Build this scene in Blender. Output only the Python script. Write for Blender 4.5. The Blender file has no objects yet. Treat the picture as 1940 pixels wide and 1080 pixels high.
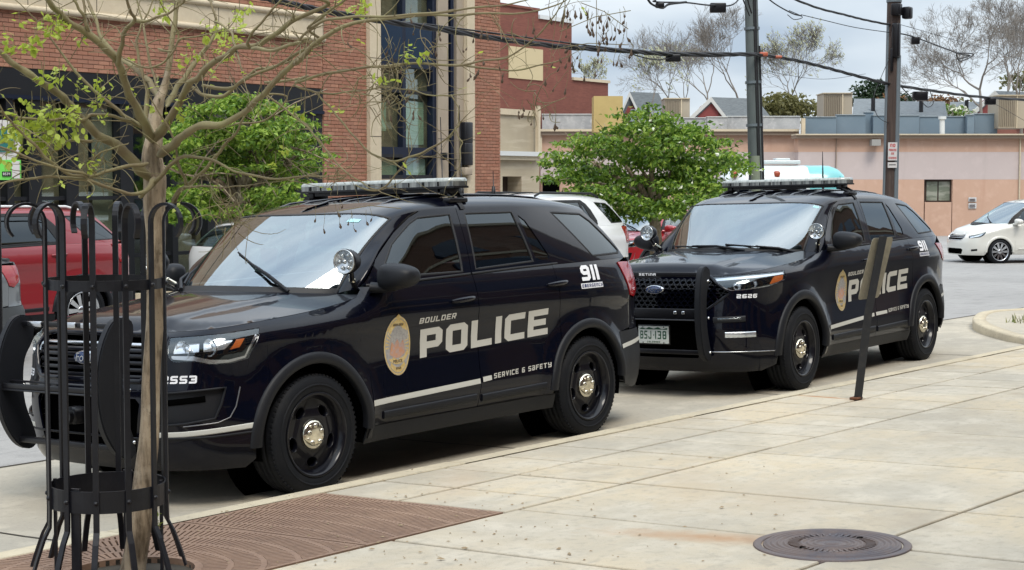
import bpy, bmesh, math, random
import numpy as np
from mathutils import Vector, Matrix
random.seed(7)
R = math.radians
scene = bpy.context.scene
COL = scene.collection

# ---------------------------------------------------------------- camera, sky, sun, exposure
CAMZ = 1.56
FPX = 3116.0
PITCH = math.atan((540 - 345) / FPX)
YAW = R(35.2)
cam_data = bpy.data.cameras.new('camera')
cam = bpy.data.objects.new('camera', cam_data)
COL.objects.link(cam)
cam.location = (0, 0, CAMZ)
cam.rotation_euler = (R(90) - PITCH, 0, YAW - R(90))
cam_data.sensor_width = 36
cam_data.lens = FPX / 1940 * 36
cam_data.clip_start = 0.1
cam_data.clip_end = 3000
scene.camera = cam

world = bpy.data.worlds.new('World')
scene.world = world
world.use_nodes = True
wn = world.node_tree
wn.nodes.clear()
def WN(t, **k):
    n = wn.nodes.new(t)
    for a, b in k.items(): setattr(n, a, b)
    return n
SUN_EL, SUN_AZ = R(53), R(217)
w_out = WN('ShaderNodeOutputWorld')
w_bg = WN('ShaderNodeBackground'); w_bg.inputs[1].default_value = 0.1
w_sky = WN('ShaderNodeTexSky', sky_type='NISHITA', sun_disc=False, sun_elevation=SUN_EL, sun_rotation=SUN_AZ)
w_geo = WN('ShaderNodeTexCoord')
w_map = WN('ShaderNodeMapping'); w_map.inputs['Scale'].default_value = (1.0, 1.0, 1.0)
w_noise = WN('ShaderNodeTexNoise'); w_noise.inputs['Scale'].default_value = 0.95; w_noise.inputs['Detail'].default_value = 5; w_noise.inputs['Roughness'].default_value = 0.48
w_ramp = WN('ShaderNodeValToRGB')
w_ramp.color_ramp.elements[0].position = 0.36; w_ramp.color_ramp.elements[0].color = (3.4, 4.1, 5.0, 1)
w_ramp.color_ramp.elements[1].position = 0.66; w_ramp.color_ramp.elements[1].color = (7.6, 7.9, 8.1, 1)
e = w_ramp.color_ramp.elements.new(0.5); e.color = (5.2, 5.8, 6.4, 1)
w_mix = WN('ShaderNodeMix', data_type='RGBA'); w_mix.inputs[0].default_value = 0.92
w_sep = WN('ShaderNodeSeparateXYZ')
w_mr = WN('ShaderNodeMapRange'); w_mr.inputs[1].default_value = 0.12; w_mr.inputs[2].default_value = 0.9; w_mr.inputs[3].default_value = 1.0; w_mr.inputs[4].default_value = 2.4
w_mul = WN('ShaderNodeVectorMath', operation='SCALE')
L = wn.links.new
w_sep0 = WN('ShaderNodeSeparateXYZ'); w_add = WN('ShaderNodeMath', operation='ADD'); w_add.inputs[1].default_value = 0.22; w_max = WN('ShaderNodeMath', operation='MAXIMUM'); w_max.inputs[1].default_value = 0.10
w_dx = WN('ShaderNodeMath', operation='DIVIDE'); w_dy = WN('ShaderNodeMath', operation='DIVIDE'); w_cmb = WN('ShaderNodeCombineXYZ')
L(w_geo.outputs['Generated'], w_sep0.inputs[0]); L(w_sep0.outputs[2], w_add.inputs[0]); L(w_add.outputs[0], w_max.inputs[0])
L(w_sep0.outputs[0], w_dx.inputs[0]); L(w_max.outputs[0], w_dx.inputs[1]); L(w_sep0.outputs[1], w_dy.inputs[0]); L(w_max.outputs[0], w_dy.inputs[1]); L(w_dx.outputs[0], w_cmb.inputs[0]); L(w_dy.outputs[0], w_cmb.inputs[1])
L(w_cmb.outputs[0], w_map.inputs[0]); L(w_map.outputs[0], w_noise.inputs[0]); L(w_noise.outputs[0], w_ramp.inputs[0])
L(w_sky.outputs[0], w_mix.inputs[6]); L(w_ramp.outputs[0], w_mix.inputs[7])
L(w_geo.outputs['Generated'], w_sep.inputs[0]); L(w_sep.outputs[2], w_mr.inputs[0])
L(w_mix.outputs[2], w_mul.inputs[0]); L(w_mr.outputs[0], w_mul.inputs['Scale'])
L(w_mul.outputs[0], w_bg.inputs[0]); L(w_bg.outputs[0], w_out.inputs[0])

sun_data = bpy.data.lights.new('sun', 'SUN'); sun = bpy.data.objects.new('sun', sun_data); COL.objects.link(sun)
sun_data.energy = 1.5; sun_data.angle = R(22); sun_data.color = (1, 0.93, 0.82)
sun.rotation_euler = Vector((.36, .48, -.80)).to_track_quat('-Z', 'Y').to_euler()
scene.view_settings.view_transform = 'Standard'
scene.view_settings.look = 'None'
scene.view_settings.gamma = 1
scene.view_settings.use_curve_mapping = False
scene.view_settings.exposure = 0.54
# ---------------------------------------------------------------- measuring: photograph direction -> place in the world
def ray(u, v):
    x = (u - 970) / FPX; z = (540 - v) / FPX
    c, s = math.cos(PITCH), math.sin(PITCH)
    fx, fz = c + z * s, z * c - s
    cy, sy = math.cos(YAW), math.sin(YAW)
    return (cy * fx + sy * x, sy * fx - cy * x, fz)
def on_y(u, v, Y):
    r = ray(u, v); t = Y / r[1]
    return Vector((r[0] * t, Y, r[2] * t + CAMZ))
def at_d(u, v, D):
    r = ray(u, v); cy, sy = math.cos(YAW), math.sin(YAW)
    t = D / (r[0] * cy + r[1] * sy)
    return Vector((r[0] * t, r[1] * t, r[2] * t + CAMZ))

# ---------------------------------------------------------------- pure maths
def pchip(pts):
    xs = [p[0] for p in pts]; ys = [p[1] for p in pts]
    if xs[0] > xs[-1]: xs = xs[::-1]; ys = ys[::-1]
    n = len(xs); h = [xs[i + 1] - xs[i] for i in range(n - 1)]
    dl = [(ys[i + 1] - ys[i]) / h[i] for i in range(n - 1)]
    m = [dl[0]] + [0 if dl[i - 1] * dl[i] <= 0 else 2 / (1 / dl[i - 1] + 1 / dl[i]) for i in range(1, n - 1)] + [dl[-1]]
    def f(x):
        if x <= xs[0]: return ys[0]
        if x >= xs[-1]: return ys[-1]
        lo, hi = 0, n - 1
        while hi - lo > 1:
            k = (lo + hi) // 2
            if xs[k] <= x: lo = k
            else: hi = k
        t = (x - xs[lo]) / h[lo]
        t2, t3 = t * t, t * t * t
        return (2 * t3 - 3 * t2 + 1) * ys[lo] + (t3 - 2 * t2 + t) * h[lo] * m[lo] + (-2 * t3 + 3 * t2) * ys[lo + 1] + (t3 - t2) * h[lo] * m[lo + 1]
    return f
def crom(P, n=10, closed=False):
    P = [tuple(p) for p in P]; out = []
    N = len(P); rng = range(N) if closed else range(N - 1)
    for i in rng:
        if closed: a, b, c, d = P[i - 1], P[i], P[(i + 1) % N], P[(i + 2) % N]
        else:
            b, c = P[i], P[i + 1]
            a = P[i - 1] if i > 0 else tuple(2 * x - y for x, y in zip(b, c))
            d = P[i + 2] if i + 2 < N else tuple(2 * x - y for x, y in zip(c, b))
        for k in range(n):
            t = k / n
            out.append(tuple(0.5 * (2 * q + (r - p) * t + (2 * p - 5 * q + 4 * r - s) * t * t + (3 * q - p - 3 * r + s) * t ** 3) for p, q, r, s in zip(a, b, c, d)))
    if not closed: out.append(P[-1])
    return out
def lerp(a, b, t): return a + (b - a) * t
def sstep(a, b, x):
    t = min(1, max(0, (x - a) / (b - a))); return t * t * (3 - 2 * t)

class Shape:
    """the skin of one vehicle: lower wrap (s, z), upper shell (x, q), hood (x, y)"""
    def __init__(S, sp):
        S.sp = sp
        pl = crom(sp['plan'], 14)
        S.P = pl; S.s = [0.0]
        for a, b in zip(pl, pl[1:]): S.s.append(S.s[-1] + math.hypot(b[0] - a[0], b[1] - a[1]))
        S.L = S.s[-1]
        S.F = pchip(sp['front_off']); S.Sd = pchip(sp['side_off']); S.Rr = pchip(sp['rear_off'])
        S.ztop = pchip(sp['fender_top']); S.zb = pchip(sp['belt']); S.zt = pchip(sp['drip']); S.yt = pchip(sp['drip_y']); S.zc = pchip(sp['roof']); S.hc = pchip(sp['hood'])
        S.wf = 0.0; S.wr = -sp['wb']; S.wz = sp['tyre'] / 2
    def C(S, s):
        s = min(max(s, 0), S.L - 1e-6)
        lo, hi = 0, len(S.s) - 1
        while hi - lo > 1:
            k = (lo + hi) // 2
            if S.s[k] <= s: lo = k
            else: hi = k
        t = (s - S.s[lo]) / (S.s[lo + 1] - S.s[lo])
        a, b = S.P[lo], S.P[lo + 1]
        def tn(i):
            i0, i1 = max(i - 1, 0), min(i + 1, len(S.P) - 1)
            dx, dy = S.P[i1][0] - S.P[i0][0], S.P[i1][1] - S.P[i0][1]; l = math.hypot(dx, dy)
            return dx / l, dy / l
        t0, t1 = tn(lo), tn(lo + 1)
        if lo == 0: t0 = (0, 1)
        if lo + 1 == len(S.P) - 1: t1 = (0, -1)
        tx, ty = lerp(t0[0], t1[0], t), lerp(t0[1], t1[1], t); l = math.hypot(tx, ty)
        return lerp(a[0], b[0], t), lerp(a[1], b[1], t), ty / l, -tx / l      # point, outward normal
    def sx(S, x):      # arc length on the flank at station x
        lo, hi = S.s_y(S.sp['side_y']), S.L - S.sp.get('rear_cap', 0.75)
        for _ in range(40):
            m = (lo + hi) / 2
            if S.C(m)[0] > x: lo = m
            else: hi = m
        return lo
    def s_y(S, y):     # on the nose
        lo, hi = 0, S.sp.get('nose', 1.15)
        for _ in range(40):
            m = (lo + hi) / 2
            if S.C(m)[1] < y: lo = m
            else: hi = m
        return lo
    def s_ry(S, y):    # on the tail
        lo, hi = S.L - 1.1, S.L
        for _ in range(40):
            m = (lo + hi) / 2
            if S.C(m)[1] > y: lo = m
            else: hi = m
        return lo
    def low(S, s, z):
        x, y, nx, ny = S.C(s)
        a, b, c = max(nx, 0) ** 2, ny * ny, max(-nx, 0) ** 2
        off = a * S.F(z) + b * S.Sd(z) + c * S.Rr(z)
        for wx in (S.wf, S.wr):
            r = math.hypot(x - wx, z - S.wz)
            off += b * S.sp.get('flare', .022) * math.exp(-((r - S.sp['arch'] - .03) / .09) ** 2)
        # concave door skin between the arches
        off -= b * .010 * math.exp(-((z - .80) / .16) ** 2) * sstep(-.35, -.7, x) * sstep(S.wr + .35, S.wr + .7, x)
        # roll over into the hood
        if x > -.75:
            d = S.ztop(x) - z
            if d < .13: off -= (a + b) * .075 * ((.13 - d) / .13) ** 2 * sstep(-.75, -.45, x)
        return (x + nx * off, y + ny * off, z)
    def yb(S, x):
        return S.low(S.sx(x), S.zb(x))[1] - .012
    def up(S, x, q):
        zb, zt, yt = S.zb(x), S.zt(x), S.yt(x)
        if not hasattr(S, '_yb'):
            S._yb = pchip([(xx, S.yb(xx)) for xx in [S.sp['belt'][0][0] - i * .15 for i in range(int((S.sp['belt'][0][0] - S.sp['belt'][-1][0]) / .15) + 1)]])
        yb = S._yb(x)
        if q <= zt:
            t = (q - zb) / (zt - zb)
            return (x, yb + (yt - yb) * (t * .72 + .28 * t * abs(t)), q)
        t = min((q - zt) / .9, 1.0)
        dy, dz = (yt - yb) * 1.28, (zt - zb); l = math.hypot(dy, dz)
        zc = S.zc(x); k = min(.13, (zc - zt) * 1.05)
        p0 = (yt, zt); p1 = (yt + dy / l * k, zt + dz / l * k); p2 = (yt * .52, zc); p3 = (0, zc)
        a, b, c, d = (1 - t) ** 3, 3 * t * (1 - t) ** 2, 3 * t * t * (1 - t), t ** 3
        return (x, a * p0[0] + b * p1[0] + c * p2[0] + d * p3[0], a * p0[1] + b * p1[1] + c * p2[1] + d * p3[1])
    def hood_edge(S, x):
        return S.low(S.sx(x), S.ztop(x))[1]
    def hd(S, x, y):
        if not hasattr(S, '_he'):
            S._he = pchip([(xx, S.hood_edge(xx)) for xx in [-.8 + i * .08 for i in range(21)]])
        ye = S._he(min(x, .8)); zt = S.ztop(x); zc = S.hc(x); r = abs(y) / ye
        z = zt + (zc - zt) * (1 - min(r, 1.1) ** 2.6)
        cr = S.sp.get('crease', .62)
        w = cr - .10 * sstep(-.4, .8, x)
        z += S.sp.get('crease_h', .012) * (1 - sstep(w - .09, w, abs(y))) * sstep(-.35, -.1, x - abs(y) * .3 + .2)
        if not hasattr(S, '_xf'):
            s1 = S.sx(.3); e = []
            for k in range(41):
                s_ = s1 * k / 40; p = S.low(s_, S.ztop(S.C(s_)[0]))
                if not e or p[1] > e[-1][0] + .003: e.append((p[1], p[0], p[2]))
            S._xf = pchip([(a, b) for a, b, c in e]); S._zf = pchip([(a, c) for a, b, c in e]); S._ym = e[-1][0]
        if abs(y) < S._ym:
            d = S._xf(abs(y)) - x; W = .13
            if d < W: z += (S._zf(abs(y)) - z) * ((W - max(d, 0)) / W) ** 2.4
        return (x, y, z)
SUV_A = dict(   # older police utility
  plan=[(.955,0),(.945,.25),(.915,.48),(.83,.68),(.68,.835),(.45,.925),(.15,.958),(-.4,.962),(-1.0,.960),(-1.6,.962),(-2.2,.966),(-2.865,.975),(-3.25,.955),(-3.55,.905),(-3.80,.80),(-3.94,.62),(-4.01,.34),(-4.03,0)],
  wb=2.865, tyre=.735, arch=.430, side_y=.80, nose=1.25,
  front_off=[(.18,-.12),(.30,-.03),(.42,0),(.58,.012),(.70,.0),(.76,-.02),(.90,-.04),(1.0,-.07),(1.06,-.105),(1.12,-.16)],
  side_off=[(.20,-.07),(.27,-.03),(.38,0),(.50,.008),(.60,.0),(.75,-.008),(.92,-.004),(1.03,.006),(1.10,-.002),(1.16,-.018),(1.24,-.045),(1.30,-.075)],
  rear_off=[(.25,-.06),(.38,0),(.60,.03),(.70,.01),(.76,-.04),(1.0,-.06),(1.2,-.09),(1.3,-.13)],
  fender_top=[(.95,1.03),(.7,1.045),(.35,1.075),(-.05,1.105),(-.4,1.145),(-.62,1.20),(-.8,1.235)],
  belt=[(.2,1.22),(-.55,1.225),(-1.07,1.235),(-1.6,1.25),(-2.55,1.275),(-3.6,1.285),(-4.1,1.285)],
  drip=[(-.8,1.60),(-1.02,1.645),(-1.25,1.69),(-1.6,1.70),(-2.25,1.70),(-2.8,1.69),(-3.2,1.66),(-3.6,1.60)],
  drip_y=[(-.8,.70),(-1.02,.71),(-1.3,.725),(-1.6,.735),(-2.3,.735),(-2.9,.70),(-3.3,.66),(-3.7,.60)],
  roof=[(-.8,1.665),(-.9,1.70),(-1.1,1.745),(-1.35,1.78),(-1.9,1.808),(-2.45,1.80),(-2.95,1.775),(-3.3,1.74),(-3.5,1.70)],
  hood=[(.95,1.06),(.86,1.08),(.80,1.095),(.6,1.122),(.3,1.16),(0,1.195),(-.2,1.215),(-.8,1.26)],
)
SUV_B = dict(   # newer police utility
  plan=[(1.00,0),(.99,.25),(.965,.45),(.90,.66),(.75,.84),(.50,.935),(.15,.968),(-.4,.965),(-1.0,.965),(-1.6,.968),(-2.3,.972),(-3.025,.985),(-3.45,.962),(-3.75,.905),(-3.95,.81),(-4.06,.62),(-4.12,.34),(-4.14,0)],
  wb=3.025, tyre=.763, arch=.450, side_y=.80, nose=1.25,
  front_off=[(.20,-.10),(.30,-.03),(.42,0),(.60,.01),(.74,.0),(.86,-.02),(1.0,-.04),(1.08,-.06),(1.13,-.10),(1.18,-.16)],
  side_off=[(.22,-.07),(.29,-.03),(.40,0),(.52,.006),(.64,-.004),(.80,-.012),(.98,-.002),(1.08,.004),(1.14,-.004),(1.2,-.022),(1.26,-.05),(1.32,-.08)],
  rear_off=[(.25,-.06),(.38,0),(.60,.03),(.72,.01),(.80,-.03),(1.0,-.05),(1.2,-.08),(1.3,-.13)],
  fender_top=[(1.0,1.075),(.7,1.105),(.35,1.135),(-.05,1.165),(-.4,1.20),(-.62,1.235),(-.8,1.26)],
  belt=[(.2,1.235),(-.55,1.245),(-1.07,1.25),(-1.6,1.26),(-2.55,1.285),(-3.6,1.295),(-4.2,1.295)],
  drip=[(-.8,1.60),(-1.02,1.65),(-1.25,1.70),(-1.6,1.715),(-2.25,1.71),(-2.8,1.695),(-3.2,1.665),(-3.7,1.59)],
  drip_y=[(-.8,.71),(-1.02,.72),(-1.3,.735),(-1.6,.745),(-2.3,.74),(-2.9,.70),(-3.3,.66),(-3.8,.60)],
  roof=[(-.8,1.67),(-.9,1.705),(-1.1,1.75),(-1.35,1.785),(-1.9,1.815),(-2.45,1.805),(-2.95,1.775),(-3.4,1.73),(-3.7,1.68)],
  hood=[(1.0,1.13),(.93,1.145),(.85,1.16),(.6,1.185),(.3,1.215),(0,1.24),(-.2,1.255),(-.8,1.29)],
)
# ---------------------------------------------------------------- materials
MATS = {}
def mat(name, col, rough=.5, metal=0, coat=0, spec=None, noise=None, bump=None, emit=None, alpha=None, trans=0, ior=None, coords='Object'):
    if name in MATS: return MATS[name]
    m = bpy.data.materials.new(name); m.use_nodes = True; MATS[name] = m
    nt = m.node_tree; b = nt.nodes['Principled BSDF']
    b.inputs['Base Color'].default_value = (*col, 1); b.inputs['Roughness'].default_value = rough; b.inputs['Metallic'].default_value = metal
    if coat: b.inputs['Coat Weight'].default_value = coat; b.inputs['Coat Roughness'].default_value = .03
    if spec is not None: b.inputs['Specular IOR Level'].default_value = spec
    if ior: b.inputs['IOR'].default_value = ior
    if trans: b.inputs['Transmission Weight'].default_value = trans
    if alpha is not None: b.inputs['Alpha'].default_value = alpha
    if emit: b.inputs['Emission Color'].default_value = (*emit[0], 1); b.inputs['Emission Strength'].default_value = emit[1]
    tc = nt.nodes.new('ShaderNodeTexCoord')
    if noise:      # list of (scale, amount, colour2, low, high)
        prev = None
        for sc, c2, lo, hi in noise:
            n = nt.nodes.new('ShaderNodeTexNoise'); n.inputs['Scale'].default_value = sc if not isinstance(sc, tuple) else 1; n.inputs['Detail'].default_value = 6; n.inputs['Roughness'].default_value = .6
            if isinstance(sc, tuple):
                mp = nt.nodes.new('ShaderNodeMapping'); mp.inputs['Scale'].default_value = sc
                nt.links.new(tc.outputs[coords], mp.inputs[0]); nt.links.new(mp.outputs[0], n.inputs[0])
            else: nt.links.new(tc.outputs[coords], n.inputs[0])
            mr = nt.nodes.new('ShaderNodeMapRange'); mr.inputs[1].default_value = lo; mr.inputs[2].default_value = hi
            nt.links.new(n.outputs[0], mr.inputs[0])
            mx = nt.nodes.new('ShaderNodeMix'); mx.data_type = 'RGBA'
            nt.links.new(mr.outputs[0], mx.inputs[0])
            if prev is None: mx.inputs[6].default_value = (*col, 1)
            else: nt.links.new(prev, mx.inputs[6])
            mx.inputs[7].default_value = (*c2, 1); prev = mx.outputs[2]
        nt.links.new(prev, b.inputs['Base Color'])
    if bump:
        sc, st, di = bump
        n = nt.nodes.new('ShaderNodeTexNoise'); n.inputs['Scale'].default_value = sc if not isinstance(sc, tuple) else 1; n.inputs['Detail'].default_value = 5
        if isinstance(sc, tuple):
            mp = nt.nodes.new('ShaderNodeMapping'); mp.inputs['Scale'].default_value = sc
            nt.links.new(tc.outputs[coords], mp.inputs[0]); nt.links.new(mp.outputs[0], n.inputs[0])
        else: nt.links.new(tc.outputs[coords], n.inputs[0])
        bp = nt.nodes.new('ShaderNodeBump'); bp.inputs['Strength'].default_value = st; bp.inputs['Distance'].default_value = di
        nt.links.new(n.outputs[0], bp.inputs['Height']); nt.links.new(bp.outputs[0], b.inputs['Normal'])
    return m
def glass_mat(name, tint, refl, see, rough=.0):
    """window glass: a sheet that mirrors, and lets tinted light through"""
    if name in MATS: return MATS[name]
    m = bpy.data.materials.new(name); m.use_nodes = True; MATS[name] = m; nt = m.node_tree; nt.nodes.clear()
    o = nt.nodes.new('ShaderNodeOutputMaterial'); g = nt.nodes.new('ShaderNodeBsdfGlossy'); g.inputs['Roughness'].default_value = rough
    g.inputs['Color'].default_value = (.86, .95, 1, 1)
    t = nt.nodes.new('ShaderNodeBsdfTransparent'); t.inputs['Color'].default_value = (*[c * see for c in tint], 1)
    f = nt.nodes.new('ShaderNodeFresnel'); f.inputs['IOR'].default_value = 1.55
    a = nt.nodes.new('ShaderNodeMath'); a.operation = 'MULTIPLY_ADD'; a.inputs[1].default_value = 1 - refl; a.inputs[2].default_value = refl; a.use_clamp = True
    x = nt.nodes.new('ShaderNodeMixShader')
    l = nt.links.new; ge = nt.nodes.new('ShaderNodeNewGeometry'); io = nt.nodes.new('ShaderNodeMath'); io.operation = 'MULTIPLY_ADD'; io.inputs[1].default_value = 1 / 1.55 - 1.55; io.inputs[2].default_value = 1.55
    l(ge.outputs['Backfacing'], io.inputs[0]); l(io.outputs[0], f.inputs['IOR'])
    l(f.outputs[0], a.inputs[0]); l(a.outputs[0], x.inputs[0]); l(t.outputs[0], x.inputs[1]); l(g.outputs[0], x.inputs[2]); l(x.outputs[0], o.inputs[0])
    return m
NAVY = mat('black_car_paint', (.0011, .0015, .0055), .3, 0, .75, spec=.05)
NAVY.node_tree.nodes['Principled BSDF'].inputs['Coat IOR'].default_value = 1.42
MATTE = mat('black_textured_plastic', (.007, .008, .011), .5, spec=.3, bump=(900, .2, .002))
BLACKM = mat('black_powder_coat', (.005, .005, .007), .38, spec=.35)
VOID = mat('dark_hollow', (.0015, .0015, .0015), 1, spec=0)  # near-black without sheen: deep shade of hollows put into the colour
RUBBER = mat('tyre_rubber', (.0055, .0065, .009), .7, spec=.22, noise=[(9, (.014, .014, .015), .5, .85)])
RIMM = mat('black_wheel_paint', (.0025, .0028, .006), .3, 0, .3, spec=.2)
CHROME = mat('polished_chrome', (.78, .73, .60), .12, 1, noise=[(14, (.45, .42, .34), .4, .7)])
CHROME2 = mat('bright_trim', (.62, .64, .67), .2, 1)
GASKET = mat('black_gasket', (.006, .006, .007), .6)
WINDSH = glass_mat('windscreen_glass', (.75, 1, .93), .27, .62)
TINT = glass_mat('tinted_side_glass', (.55, .7, .68), .03, .12)
TINTD = glass_mat('dark_privacy_glass', (.5, .55, .6), .03, .04)
CLEAR = glass_mat('clear_lens', (1, 1, 1), .05, .95)
DECAL = mat('reflective_white_vinyl', (.50, .50, .46), .45, bump=(400, .1, .001))
DECALB = mat('pale_vinyl_lettering', (.47, .46, .42), .5)
DECALW = mat('white_vinyl_lettering', (.74, .75, .78), .45)
SEATM = mat('dark_seat_cloth', (.022, .024, .028), .9)
INTER = mat('dark_interior_plastic', (.015, .017, .02), .8)
REDL = mat('red_lamp_lens', (.32, .008, .012), .12, coat=.6)
AMBER = mat('amber_lamp_lens', (.42, .10, .015), .18, coat=.5)
LAMPW = mat('pale_lamp_reflector', (.62, .66, .70), .16, .8)
GOLD = mat('gold_foil', (.62, .44, .15), .35, .35, noise=[(40, (.72, .60, .34), .4, .7)])
SILV = mat('silver_foil', (.46, .45, .44), .4, .4, noise=[(60, (.30, .29, .30), .4, .7)])
ROSE = mat('rose_print', (.50, .25, .14), .5, noise=[(50, (.36, .32, .34), .4, .7)])

# ---------------------------------------------------------------- mesh tools
def link(name, me, mt, parent=None, cast=None):
    o = bpy.data.objects.new(name, me); COL.objects.link(o)
    if mt is not None:
        for m_ in (mt if isinstance(mt, (list, tuple)) else [mt]): me.materials.append(m_)
    if parent is not None: o.parent = parent
    return o
def tag(o, label=None, cat=None, group=None, kind=None):
    if label: o['label'] = label
    if cat: o['category'] = cat
    if group: o['group'] = group
    if kind: o['kind'] = kind
    return o
def empty(name, loc=(0, 0, 0), rz=0, rx=0, ry=0):
    o = bpy.data.objects.new(name, None); COL.objects.link(o); o.location = loc; o.rotation_euler = (rx, ry, rz); o.empty_display_size = .1
    return o
class MB:
    """collects faces; build() links them as one object"""
    def __init__(S): S.v = []; S.f = []; S.sm = []
    def add(S, vs, fs, smooth=False):
        o = len(S.v); S.v += [tuple(p) for p in vs]
        for f in fs: S.f.append([i + o for i in f]); S.sm.append(smooth)
        return S
    def box(S, c, d, rz=0, M=None):
        x, y, z = [k / 2 for k in d]
        vs = [Vector((a * x, b * y, e_ * z)) for a in (-1, 1) for b in (-1, 1) for e_ in (-1, 1)]
        if rz: vs = [Matrix.Rotation(rz, 3, 'Z') @ p for p in vs]
        vs = [p + Vector(c) for p in vs]
        if M is not None: vs = [M @ p for p in vs]
        return S.add(vs, [(0, 1, 3, 2), (4, 6, 7, 5), (0, 4, 5, 1), (2, 3, 7, 6), (0, 2, 6, 4), (1, 5, 7, 3)])
    def bbox(S, a, b): return S.box([(p + q) / 2 for p, q in zip(a, b)], [abs(q - p) for p, q in zip(a, b)])
    def rbox(S, c, d, r=.01, n=2, M=None):     # box with rounded vertical and horizontal edges
        bm = bmesh.new(); bmesh.ops.create_cube(bm, size=1)
        for v in bm.verts: v.co = Vector((v.co.x * d[0], v.co.y * d[1], v.co.z * d[2]))
        bmesh.ops.bevel(bm, geom=list(bm.edges), offset=r, segments=n, profile=.5, affect='EDGES')
        vs = [v.co + Vector(c) for v in bm.verts]
        if M is not None: vs = [M @ p for p in vs]
        S.add(vs, [[v.index for v in f.verts] for f in bm.faces], True); bm.free(); return S
    def tube(S, pts, r, n=8, cap=True, smooth=True, flat=1.0, up=(0, 0, 1)):
        pts = [Vector(p) for p in pts]; N = len(pts); vs = []; fs = []
        rr = r if isinstance(r, (list, tuple)) else [r] * N
        prev = None
        for i, p in enumerate(pts):
            t = (pts[min(i + 1, N - 1)] - pts[max(i - 1, 0)])
            if t.length < 1e-9: t = Vector((0, 0, 1))
            t.normalize()
            if prev is None:
                u = Vector(up) if abs(t.dot(Vector(up))) < .95 else Vector((1, 0, 0))
                a = (u - t * u.dot(t)).normalized()
            else: a = (prev - t * prev.dot(t)).normalized()
            prev = a; b = t.cross(a)
            for k in range(n):
                an = 2 * math.pi * k / n
                vs.append(p + a * (math.cos(an) * rr[i]) + b * (math.sin(an) * rr[i] * flat))
        for i in range(N - 1):
            for k in range(n): fs.append((i * n + k, i * n + (k + 1) % n, (i + 1) * n + (k + 1) % n, (i + 1) * n + k))
        S.add(vs, fs, smooth)
        if cap: S.add(vs[:n], [tuple(range(n))[::-1]]); S.add(vs[-n:], [tuple(range(n))])
        return S
    def lathe(S, prof, n=48, M=None, smooth=True, a0=0, a1=2 * math.pi):
        # prof: (r, h), axis = Y ; M places it
        vs = []; fs = []; full = abs(a1 - a0 - 2 * math.pi) < 1e-6; m = n if full else n + 1
        for r, h in prof:
            for k in range(m):
                a = a0 + (a1 - a0) * k / n; p = Vector((r * math.cos(a), h, r * math.sin(a)))
                vs.append(M @ p if M is not None else p)
        for i in range(len(prof) - 1):
            for k in range(n):
                k2 = (k + 1) % m
                fs.append((i * m + k, i * m + k2, (i + 1) * m + k2, (i + 1) * m + k))
        return S.add(vs, fs, smooth)
    def disc(S, c, r, n=24, M=None, h=0):
        vs = [Vector((c[0] + r * math.cos(2 * math.pi * k / n), h, c[1] + r * math.sin(2 * math.pi * k / n))) for k in range(n)]
        if M is not None: vs = [M @ p for p in vs]
        return S.add(vs, [tuple(range(n))])
    def grid(S, rows, smooth=True, closed=False):
        n = len(rows[0]); vs = [p for r in rows for p in r]; fs = []
        for i in range(len(rows) - 1):
            for k in range(n if closed else n - 1): fs.append((i * n + k, i * n + (k + 1) % n, (i + 1) * n + (k + 1) % n, (i + 1) * n + k))
        return S.add(vs, fs, smooth)
    def prism(S, poly, a, b, axis=2, M=None):   # polygon (2D) extruded between a and b along axis
        def p3(p, h):
            q = [p[0], p[1]]; q.insert(axis, h); return Vector(q)
        n = len(poly); vs = [p3(p, a) for p in poly] + [p3(p, b) for p in poly]
        if M is not None: vs = [M @ p for p in vs]
        return S.add(vs, [tuple(range(n))[::-1], tuple(range(n, 2 * n))] + [(i, (i + 1) % n, n + (i + 1) % n, n + i) for i in range(n)])
    def mesh(S, name, recalc=True):
        me = bpy.data.meshes.new(name); me.from_pydata(S.v, [], S.f); me.validate(); 
        if len(me.polygons) == len(S.sm): me.polygons.foreach_set('use_smooth', S.sm)
        if recalc:
            bm = bmesh.new(); bm.from_mesh(me); bmesh.ops.recalc_face_normals(bm, faces=bm.faces); bm.to_mesh(me); bm.free()
        return me
    def build(S, name, mt, parent=None, mirror=False, recalc=True):
        if mirror:
            T = MB(); T.v = [(p[0], -p[1], p[2]) for p in S.v]; T.f = [f[::-1] for f in S.f]; T.sm = S.sm[:]
            return T.build(name, mt, parent, False, recalc)
        return link(name, S.mesh(name, recalc), mt, parent)

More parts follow.
